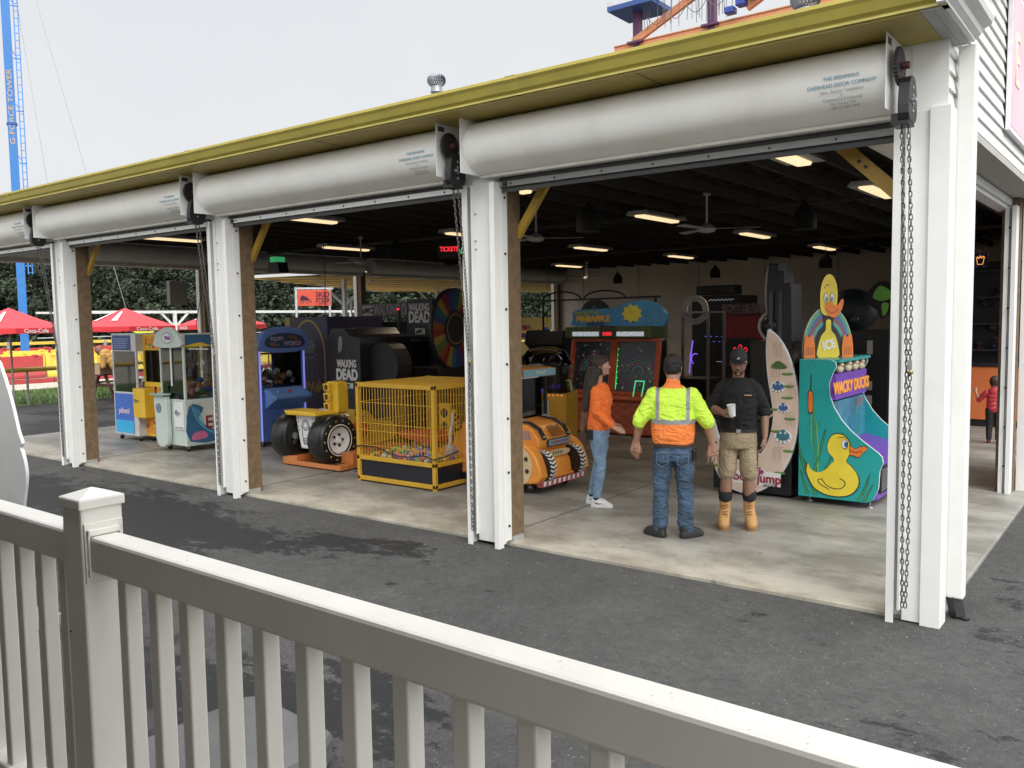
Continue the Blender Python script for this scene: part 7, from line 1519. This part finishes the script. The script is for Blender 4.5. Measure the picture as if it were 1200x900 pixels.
# ================================================================ OUTSIDE, BEYOND THE LEFT END OF THE HALL
# --- trees
LEAF = [mat('leaf_'+n, c, .7, var=.35, scale=1.5) for n, c in (('dark', (.012, .021, .010)), ('mid', (.028, .046, .020)), ('light', (.055, .080, .032)))]
BARK = mat('bark', (.10, .08, .06), .9, var=.4, scale=5, bump=.6)
def make_tree(seed, H, Wd, n, label):
    rn = random.Random(seed); t = thing('tree', label, 'tree', (0, 0, 0), 0, 'trees beyond the kart track')
    q = MB(); lean = rn.uniform(-.4, .4)
    spine = [V(lean*(k/6)**2+.12*math.sin(k*1.3+seed), .12*math.cos(k*1.7+seed), H*.86*k/6) for k in range(7)]
    q.tube(spine, [.24, .20, .17, .14, .10, .06, .02], 8)
    lobes = []
    for k in range(17):
        f = .22+.75*(k+.5)/17; a = k*2.4+rn.uniform(-.4, .4); r_ = Wd*(.35+.65*math.sin(PI*min(1, f*.9+.05)))*rn.uniform(.5, 1.0)
        base = spine[min(5, int(f*6))].lerp(spine[min(6, int(f*6)+1)], f*6-int(f*6)); tip = base+V(math.cos(a)*r_, math.sin(a)*r_, rn.uniform(.1, .9)*H*.08)
        q.tube([base, base.lerp(tip, .5)+V(0, 0, .15), tip], [.06, .035, .012], 5); lobes.append((tip, rn.uniform(.7, 1.35)*Wd*.36)); lobes.append((base.lerp(tip, .55), rn.uniform(.6, 1.0)*Wd*.32))
    lobes.append((spine[6], Wd*.38))
    q.build('trunk', BARK, t, smooth=60)
    q = MB(); per = n//len(lobes)
    for c, r_ in lobes:
        wt = rn.choice(((12, 1, 0), (8, 2, 0), (1, 9, 1), (1, 5, 5), (9, 1, 0), (2, 8, .5)))
        for i in range(per):
            u = V(rn.gauss(0, 1), rn.gauss(0, 1), rn.gauss(0, .8)); u.normalize(); p = c+u*r_*(rn.random()**.45); sz = rn.uniform(.07, .14)
            nn = (u+V(rn.uniform(-.7, .7), rn.uniform(-.7, .7), rn.uniform(-.2, .9))).normalized(); e1 = nn.orthogonal().normalized(); e2 = nn.cross(e1); a = rn.uniform(0, PI); e1, e2 = e1*math.cos(a)+e2*math.sin(a), e2*math.cos(a)-e1*math.sin(a)
            q.add([p-e1*sz, p+e2*sz*.6, p+e1*sz, p-e2*sz*.6+nn*sz*.2], [(0, 1, 2, 3)], rn.choices((0, 1, 2), wt)[0])
    q.build('crown', LEAF, t, fix=False); return t
protos = [make_tree(1, 9.5, 3.0, 6400, 'x'), make_tree(5, 8.5, 3.4, 6400, 'x'), make_tree(9, 10.2, 2.7, 6400, 'x'), make_tree(14, 7.4, 3.1, 6400, 'x')]
camx = V(0, 0, 0); used = 0; rn = random.Random(44)
yaw0 = -.6537
places = []
for row, (dist, step, off) in enumerate(((62, 26, 0), (68, 24, 13), (75, 26, 5), (83, 28, 17))):
    px = -150+off
    while px < 720:
        a = yaw0+math.atan((px-600)/1003); dd = dist+rn.uniform(-2.5, 2.5); places.append((math.sin(a)*dd, math.cos(a)*dd, row)); px += step*rn.uniform(.8, 1.2)
KIND = ['tall narrow dark green tree', 'broad dark green tree', 'tall tree with a bare lower trunk', 'lower bushy green tree']
WHERE = ['in the front row', 'in the second row', 'in the third row', 'in the hindmost row']
ONES = 'first second third fourth fifth sixth seventh eighth ninth tenth eleventh twelfth thirteenth fourteenth fifteenth sixteenth seventeenth eighteenth nineteenth'.split()
ORD = ONES+['twentieth']+['twenty-'+o for o in ONES[:9]]+['thirtieth']+['thirty-'+o for o in ONES[:9]]+['fortieth']+['forty-'+o for o in ONES[:9]]
cnt = {}
for i, (x, y, row) in enumerate(places):
    k = rn.randrange(4); cnt[row] = cnt.get(row, 0)+1; lb = KIND[k]+' '+WHERE[row]+', '+ORD[cnt[row]-1]+' from left'
    o = protos[k] if not protos[k].get('placed') else dup(protos[k], group='trees beyond the kart track')
    protos[k]['placed'] = 1; o['label'] = lb; o.location = (x, y, -.1); o.rotation_euler = (0, 0, rn.uniform(0, 6.28)); f = rn.uniform(.82, 1.02)*(1 if row == 0 else .98); o.scale = (f*1.1, f*1.1, f); o['group'] = 'trees beyond the kart track'
for p in protos: del p['placed']
for o in bpy.data.objects:
    if 'placed' in o: del o['placed']
# low undergrowth: one uncountable mass
q = MB(); rn = random.Random(61)
for i in range(26000):
    a = yaw0+math.atan((rn.uniform(-160, 720)-600)/1003); dd = rn.uniform(57, 64); p = V(math.sin(a)*dd, math.cos(a)*dd, abs(rn.gauss(0, 1.1))*(1+.5*math.sin(a*40)))
    sz = rn.uniform(.10, .22); nn = V(rn.uniform(-1, 1), rn.uniform(-1, 1), rn.uniform(0, 1)).normalized(); e1 = nn.orthogonal().normalized()*sz; e2 = nn.cross(e1)*.6
    q.add([p-e1, p+e2, p+e1, p-e2], [(0, 1, 2, 3)], rn.choices((0, 1, 2), (5, 3, 1))[0])
o = q.build('undergrowth', LEAF, fix=False); tag(o, 'dark green undergrowth at the foot of the wood', 'undergrowth', kind='stuff')

# --- blue ride tower
t = thing('ride_tower', 'tall slim blue steel tower with a side ladder and orange writing', 'tower', (-43.42, 18.40, 0), 67, scale=.8)
TB = mat('tower_blue', (.025, .15, .42), .4, var=.08)
q = MB(); q.box(-.23, -.23, 0, .23, .23, 44)
q.build('mast', TB, t, bevel=.02)
q = MB()
for z in (14.2, 28.0): q.box(-.28, -.28, z, .28, .28, z+.10)
q.build('mast_joint', mat('tower_blue_dark', (.01, .08, .3), .5), t)
LADB = mat('ladder_blue', (.04, .20, .55), .5); q = MB()
for x in (.40, .62): q.bar((x, -.2, 5.5), (x, -.2, 44), .06)
z = 5.6
while z < 44: q.bar((.40, -.2, z), (.62, -.2, z), .035); z += .42
for z in (6, 9.0, 12, 15, 18, 21, 24, 27): q.bar((.25, -.2, z), (.64, -.2, z), .06); q.bar((.25, -.2, z+.4), (.42, -.2, z+.1), .05)
q.box(.48, -.3, 6.9, .62, -.1, 7.3, 1); q.build('ladder', [LADB, YELP], t)
text('G-FORCE TOWER', .36, (-.0, -.24, 15.2), mat('tower_tan', (.42, .30, .20), .6), t, tilt=90, sx=1.5, bold=.004)
q = MB()
for zt, x1 in ((28.7, 6.4), (27.0, 2.8)): q.cyl((0, 0, zt), (x1, 0, 0), .016, n=5)
q.build('guy_cable', GREY, t)
# --- umbrellas
URED = mat('umbrella_red', (.68, .035, .045), .65, var=.05); UW = mat('umbrella_white', (.75, .72, .70), .6)
u0 = None
for x, y, rz, lb in ((-21.75, 11.75, 20, 'red parasol over the picnic table, just right of the leftmost column'), (-21.75, 8.90, 28, 'red parasol nearest the blue tower, left of the leftmost column'), (-21.75, 14.65, 12, 'red parasol behind the second column from the left')):
    if u0 is None:
        t = thing('parasol', lb, 'parasol', (x, y, 0), rz, 'red parasols in front of the kart track')
        q = MB(); q.cyl((0, 0, 0), (0, 0, 2.38), .024, n=10); q.build('pole', mat('pole_grey', (.30, .27, .25), .5), t)
        q = MB(); n = 8; rim = [(1.22*math.cos(2*PI*k/n), 1.22*math.sin(2*PI*k/n), 1.90) for k in range(n)]; ap = (0, 0, 2.38)
        for k in range(n):
            a_, b_ = V(*rim[k]), V(*rim[(k+1) % n]); A = V(*ap); m1_, m2_ = a_.lerp(A, .5)-V(0, 0, .02), b_.lerp(A, .5)-V(0, 0, .02)
            q.add([a_, b_, m2_, m1_], [(0, 1, 2, 3)], 0); q.add([m1_, m2_, A], [(0, 1, 2)], 0)
            lo = V(0, 0, -.15); md = (a_+b_)/2-V(0, 0, .135); q.add([a_*1.0+lo*.8, md, (a_+b_)/2, a_], [(0, 1, 2, 3)], 0); q.add([md, b_+lo*.8, b_, (a_+b_)/2], [(0, 1, 2, 3)], 0)
        q.build('canopy', URED, t, fix=False)
        q = MB(); 
        for k in (4, 5, 6):
            a_, b_ = V(*rim[k]), V(*rim[(k+1) % n]); A = V(*ap); nn_ = (b_-a_).cross(A-a_).normalized()*.012
            if nn_.z < 0: nn_ = -nn_
            if k == 5: pass
            pts_ = [a_.lerp(b_, .38).lerp(A, .30), a_.lerp(b_, .60).lerp(A, .30), a_.lerp(b_, .62).lerp(A, .78), a_.lerp(b_, .36).lerp(A, .78)]
            q.add([p+nn_ for p in pts_], [(0, 1, 2, 3)])
        q.build('white_wave', UW, t, fix=False)
        for k in (5, 7):
            a_, b_ = V(*rim[k]), V(*rim[(k+1) % n]); mid = (a_+b_)/2; e = (b_-a_).normalized(); nrm = V(mid.x, mid.y, 0).normalized()
            Mx = Matrix((e, V(0, 0, 1), nrm)).transposed().to_4x4()
            text('Coca-Cola', .13, tuple(mid*1.0+nrm*.012+V(0, 0, -.068)), UW, t, face=Mx, bold=.003)
        u0 = t
    else: dup(u0, (x, y, 0), rz, lb)
# --- picnic table
t = thing('picnic_table', 'dark brown picnic table under the red parasol behind the bending man', 'picnic table', (-21.75, 11.75, 0), 90)
PT = mat('picnic_brown', (.12, .045, .035), .7, var=.2)
q = MB()
for k in range(5): q.box(-.95, -.36+.146*k, .70, .95, -.36+.146*k+.135, .74)
q.build('tabletop', PT, t)
for y in (-.80, .55): q = MB(); q.box(-.95, y, .42, .95, y+.25, .46); q.build('bench', PT, t)
for x in (-.7, .7):
    for s_ in (-1, 1): q = MB(); q.bar((x, s_*.62, 0), (x, -s_*.15+s_*.28, .70), .045, .09); q.build('leg', PT, t)
    q = MB(); q.bar((x, -.75, .40), (x, .75, .40), .04, .09); q.build('crossbar', PT, t)
# --- chain link fence with yellow rail
t = thing('chain_link_fence', 'low chain link fence with thick yellow top rail before the kart track', 'fence', (-22.5, 10, 0)); t.location = (0, 0, 0)
path = [V(-22.4, -4, 0), V(-22.4, 9.5, 0), V(-22.8, 12, 0), V(-24.4, 15, 0), V(-26.2, 22, 0), V(-27.5, 30, 0)]
q = MB(); q.tube([p+V(0, 0, .87) for p in path], .06, 10); q.build('yellow_rail', mat('rail_yellow', (.60, .42, .06), .5, dirt=.2), t, smooth=60)
for i in range(len(path)-1):
    n = max(1, int((path[i+1]-path[i]).length/2.2))
    for k in range(n):
        p = path[i].lerp(path[i+1], k/n); q = MB(); q.cyl(p+V(0, 0, -.1), p+V(0, 0, .9), .03, n=8); q.build('post', GREY, t)
q = MB()
for i in range(len(path)-1):
    a_, b_ = path[i], path[i+1]
    if b_.y < 5: continue
    if a_.y < 5: a_ = a_.lerp(b_, (5-a_.y)/(b_.y-a_.y))
    L_ = (b_-a_).length; e = (b_-a_).normalized(); st_ = .075; k = -.85
    while k < L_:
        for sg in (1, -1):
            x0, x1 = (k, k+.85) if sg > 0 else (k+.85, k); z0, z1 = .02, .85
            if min(x0, x1) < 0:  # clip to the bay
                if sg > 0: z0 += (0-x0); x0 = 0
                else: z1 = z1-(0-x1); x1 = 0
            if max(x0, x1) > L_:
                if sg > 0: z1 -= x1-L_; x1 = L_
                else: z0 += x0-L_; x0 = L_
            p0, p1 = a_+e*x0+V(0, 0, z0), a_+e*x1+V(0, 0, z1); w_ = V(0, 0, .0028); q.add([p0-w_, p1-w_, p1+w_, p0+w_], [(0, 1, 2, 3)])
        k += st_
o = q.build('wire_mesh', mat('wire_grey', (.30, .31, .31), .5, metal=.4), t, fix=False); o['kind'] = 'stuff'
# --- kart barriers
BP = [mat('barrier_yellow', (.72, .50, .06), .55, dirt=.25), mat('barrier_red', (.42, .045, .045), .55, dirt=.25)]
bprof = [(-.24, 0), (-.24, .10), (-.10, .36), (-.075, .82), (.075, .82), (.10, .36), (.24, .10), (.24, 0)]
bm_ = []
for k in (0, 1):
    q = MB(); q.prism(bprof, lambda u, v, d: (u, d, v), -.93, .93); q.box(-.12, -.75, .80, .12, -.60, .86); q.box(-.12, .60, .80, .12, .75, .86); me_ = q.mesh('kart_barrier'); me_.materials.append(BP[k]); bm_.append(me_)
rows = [(-34.7, 10.2, 11, 'first row facing the fence', 0), (-37.4, 13.0, 13, 'second row of the track', 1), (-41.5, 15.5, 15, 'third row of the track', 0), (-46.5, 18.0, 15, 'hindmost row of the track', 1)]
rn = random.Random(5)
for x, y0, n, wl, ph in rows:
    for k in range(n):
        c_ = rn.choice((0, 0, 1) if k % 3 else (1, 1, 0))
        y = y0+1.95*k; xx = x+.10*k+.5*math.sin(k*.6)
        o = bpy.data.objects.new('kart_barrier', bm_[c_]); COL.objects.link(o); o.location = (xx, y, 0); o.rotation_euler = (0, 0, R(rn.uniform(-9, 9)))
        tag(o, '%s plastic barrier, %s from the left in the %s' % (('yellow', 'red')[c_], ORD[k], wl), 'barrier', 'plastic barriers round the kart track')
q = MB()
for k in range(22): q.box(-30.9-.02*k, 2+1.5*k, -.02, -30.7-.02*k, 3.46+1.5*k, .13)
o = q.build('track_kerb', BP[1]); tag(o, kind='structure')
# stacked seats / tyres near the white cabinet
# --- yellow guard rails beyond the track
t = thing('guard_rail', 'yellow guard rail on posts behind the kart track', 'railing', (-50, 20, 0)); t.location = (0, 0, 0)
q = MB(); q.bar((-50.5, 10, 1.0), (-47, 48, 1.0), .12, .16); q.bar((-50.5, 10, .55), (-47, 48, .55), .1, .14); q.build('rail', mat('rail_yellow', (.60, .42, .06)), t)
for k in range(16):
    p = V(-50.5, 10, 0).lerp(V(-47, 48, 0), k/15); q = MB(); q.box(p.x-.07, p.y-.07, 0, p.x+.07, p.y+.07, 1.1); q.build('post', GREY, t)
# --- white pipe frame with Y braces
t = thing('pipe_frame', 'long white pipe frame on Y braced posts behind the parasols', 'frame', (-40, 30, 0)); t.location = (0, 0, 0)
WPI = mat('pipe_white', (.55, .56, .56), .5)
q = MB(); q.bar((-40, 17.5, 2.52), (-40, 62, 2.52), .09); q.bar((-41.5, 20, 2.60), (-41.5, 62, 2.60), .07); q.bar((-40, 17.5, 1.4), (-40, 62, 1.4), .03); q.build('top_pipe', WPI, t)
for y in (24.2, 36, 47, 53.5, 60):
    q = MB(); q.bar((-40, y, 0), (-40, y, 2.5), .14); q.bar((-40, y, 1.75), (-40, y-.75, 2.5), .09); q.bar((-40, y, 1.75), (-40, y+.75, 2.5), .09); q.build('braced_post', WPI, t)
# --- track signs
for x, y, z, c_, rt, lb in ((-30.2, 14.55, 1.72, (.75, .32, .03), 1, 'orange diamond sign with black arrows above the bending man'), (-30.2, 17.0, 1.78, (.55, .65, .05), 1, 'lime diamond sign peeping above the white and yellow prize cabinets')):
    t = thing('track_sign', lb, 'sign', (x, y, 0), 58)
    q = MB(); q.prism([(-.45, z), (0, z-.45), (.45, z), (0, z+.45)], front(0), 0, .02, 0)
    q.build('sign_plate', mat('sign_%d' % int(x*100+y), c_, .5), t)
    q = MB()
    for sx_ in (-.14, .08): q.line([(sx_, z-.08), (sx_+.12, z+.02), (sx_, z+.12)], .05, front(-.02), .004, 0); q.line([(sx_-.1, z+.02), (sx_+.1, z+.02)], .04, front(-.02), .005, 0)
    q.build('arrow', BLACK, t, fix=False)
    q = MB(); q.cyl((0, .03, 0), (0, .03, z), .03, n=8); q.build('post', GREY, t)
# --- large shade canopy
t = thing('shade_canopy', 'big white edged shade roof with yellow underside ribs on braced white posts', 'canopy', (-26, 28, 0)); t.location = (0, 0, 0)
c0, c1, c2, c3, c4 = V(-26.65, 19.1, 3.5), V(-35, 33.4, 3.5), V(-30.3, 44.5, 3.5), V(-18.0, 40, 3.5), V(-17.2, 20.2, 3.5)
q = MB(); q.prism([(p.x, p.y) for p in (c0, c1, c2, c3, c4)], lambda u, v, d: (u, v, d), 3.62, 3.68); q.build('roof_sheet', mat('sheet_dark', (.07, .065, .05), .6), t)
q = MB(); q.bar(c0+V(0,0,.1), c4+V(0,0,.1), .10, .10); q.bar(c0+V(0,0,.1), c1+V(0,0,.1), .10, .10); q.build('fascia', WPI, t)
q = MB(); d_ = V(.80, .60, 0); w_ = V(-.60, .80, 0); base = V(-26, 20, 3.55)
import itertools
def inside(p, poly):
    r = False; j = len(poly)-1
    for i in range(len(poly)):
        if (poly[i].y > p.y) != (poly[j].y > p.y) and p.x < (poly[j].x-poly[i].x)*(p.y-poly[i].y)/(poly[j].y-poly[i].y)+poly[i].x: r = not r
        j = i
    return r
poly = (c0, c1, c2, c3, c4)
for k in range(-30, 46):
    run = None
    for j in range(-60, 61):
        p = base+w_*(k*1.9)+d_*(j*.5)
        if inside(p, poly):
            run = (run[0], p) if run else (p, p)
    if run and (run[1]-run[0]).length > 1: q.bar(run[0], run[1], .40, .035, 0)
q.build('roof_rib', mat('rib_yellow', (.90, .58, .12), .5), t)
for x, y in ((-24.2, 21.5), (-26.5, 30.5), (-31.0, 34.0), (-27.5, 42)):
    q = MB(); q.bar((x, y, 0), (x, y, 3.5), .14); q.bar((x, y, 2.5), (x-.8, y-.6, 3.5), .09); q.bar((x, y, 2.5), (x+.8, y+.6, 3.5), .09); q.build('braced_post', WPI, t)
# --- orange rental sign
t = thing('hanging_sign', 'orange red sign with dark lettering and a digger, hung between thin white posts', 'sign', (-22.0, 18.25, 0), 62)
q = MB()
for x in (-.58, .50): q.bar((x, 0, 0), (x, 0, 3.02), .06)
q.bar((-.62, 0, 3.02), (.62, 0, 3.02), .06); q.build('post', WPI, t)
q = MB(); q.box(-.54, -.03, 2.46, .56, 0, 2.97); q.build('sign_board', mat('sign_orange_red', (.72, .11, .06), .5), t)
SN = mat('sign_navy', (.06, .02, .05), .5); text('SKID', .22, (.27, -.035, 2.82), SN, t, bold=.006, sx=.95); text('STEER', .19, (.27, -.035, 2.64), SN, t, bold=.004, sx=.9); text('RENTAL', .08, (.27, -.035, 2.53), SN, t)
q = MB(); fn = front(-.03)
for cx_ in (-.40, -.22): q.line(ell(cx_, 2.60, .05, n=14), .018, fn, .004, closed=True)
q.flat([(-.46, 2.64), (-.18, 2.64), (-.24, 2.74), (-.38, 2.80), (-.44, 2.74)], fn, .005); q.line([(-.24, 2.72), (-.12, 2.62), (-.10, 2.56)], .02, fn, .006); q.build('digger_picture', SN, t, fix=False)
# --- yellow lit stall
t = thing('prize_stall', 'yellow lit stall with rows of toys seen far through the hall', 'stall', (-27.6, 37.0, 0), 52)
q = MB(); q.box(-2.6, 0, 0, 2.6, .5, .9, 0); q.box(-2.6, 1.8, 0, 2.6, 1.9, 2.0, 0); q.build('counter', mat('stall_yellow', (.55, .40, .10), .6), t)
q = MB(); q.box(-2.55, -.02, .72, 2.55, 0, .78); q.box(-2.5, 1.78, 1.2, 2.5, 1.8, 1.26); q.build('light_row', mat('stall_light', (.8, .6, .3), .5, emit=(1, .75, .3), estr=.6), t)
q = MB(); plush(q, -2.4, 2.4, .6, 1.6, .9, 1.6, 70, len(PLM), random.Random(3), .14); o = q.build('plush_prizes', PLM, t, smooth=60); o['kind'] = 'stuff'
q = MB(); q.ball((-.9, 1.0, 1.5), (.35, .3, .3), 12); q.ball((-.9, .8, 1.85), (.25, .25, .22), 12); q.build('big_toy', PLM[2], t, smooth=60)
# --- floodlight mast seen under the canopy, grey utility box
t = thing('floodlight_pole', 'thin grey pole with two white floodlights beneath the yellow ribbed canopy', 'street lamp', (-30.5, 27.5, 0), 45)
q = MB(); q.cyl((0, 0, 0), (0, 0, 3.1), .04, n=8); q.bar((-.25, 0, 3.0), (.25, 0, 3.0), .04); q.build('pole', GREY, t)
for x in (-.25, .25): q = MB(); q.box(x-.13, -.08, 2.85, x+.13, .05, 3.1); q.build('floodlight', mat('flood_white', (.7, .7, .7), .4), t, bevel=.02)
q = MB(); q.box(-.06, -.27, .08, .06, .12, .56); o = q.build('wall_heater', mat('box_grey', (.30, .28, .26), .6), bevel=.01); o.location = (-15.95, 9.80, 2.25); tag(o, 'grey box mounted high beside the white column of the left side wall', 'heater')

# ================================================================ ROPES COURSE ABOVE THE ROOF
t = thing('ropes_course', 'orange and purple steel ropes course rising behind the arcade roof', 'climbing frame', (-13, 30, 0)); t.location = (0, 0, 0)
OB = mat('beam_orange', (.60, .24, .11), .5, var=.06); PU = mat('post_purple', (.10, .03, .09), .5); BL = mat('platform_blue', (.03, .07, .24), .5)
q = MB(); q.bar((-17.6, 30, 12.25), (-8.6, 30, 12.25), .22, .42); q.bar((-17.6, 30, 12.49), (-8.6, 30, 12.49), .30, .04); q.bar((-17.6, 30, 12.02), (-8.6, 30, 12.02), .30, .04); q.build('main_beam', OB, t)
for a_, b_, w_, h_ in (((-16.75, 29.9, 12.5), (-14.0, 29.9, 13.75), .16, .26), ((-14.2, 29.9, 13.72), (-13.1, 29.9, 13.8), .2, .3), ((-12.2, 29.9, 12.8), (-11.0, 29.9, 13.4), .2, .3), ((-11.3, 29.8, 13.2), (-8.6, 29.8, 13.2), .3, .45)): q = MB(); q.bar(a_, b_, w_, h_); q.build('brace_beam', OB, t)
for x, zt in ((-16.62, 15), (-13.55, 15)):
    q = MB(); q.box(x-.13, 29.85, 0, x+.13, 30.15, zt); q.box(x-.32, 29.7, 12.42, x+.32, 30.3, 12.50); q.build('post', PU, t)
q = MB(); q.prism([(-17.5, 29.2), (-15.6, 29.2), (-15.6, 30.9), (-17.5, 30.9)], lambda u, v, d: (u, v, d), 13.62, 13.80, 0); q.bar((-15.7, 29.6, 13.85), (-13.3, 29.6, 13.98), .12, .12, 0); q.box(-17.5, 29.2, 13.8, -17.44, 30.9, 14.0, 1); q.build('platform', [BL, mat('rail_pale', (.5, .5, .45), .5)], t)
q = MB(); rn = random.Random(3)
for i in range(26):
    x = rn.uniform(-16.2, -12.4); q.cyl((x, 29.7, rn.uniform(12.5, 12.9)), (x+rn.uniform(-.1, .1), 29.7, 14.6), .012, n=5)
for i in range(4): x = -16.0+i*.8; q.tube([(x+.8*k/8, 29.6, 13.2-.35*math.sin(PI*k/8)+.05*i) for k in range(9)], .014, 5)
q.build('rope', mat('rope_dark', (.12, .12, .12), .8), t)
q = MB()
for i in range(3): q.box(-12.9+.42*i, 29.5, 12.62+.18*i, -12.55+.42*i, 29.9, 12.85+.22*i)
q.build('blue_pad', mat('pad_blue', (.03, .06, .28), .4), t, bevel=.04)
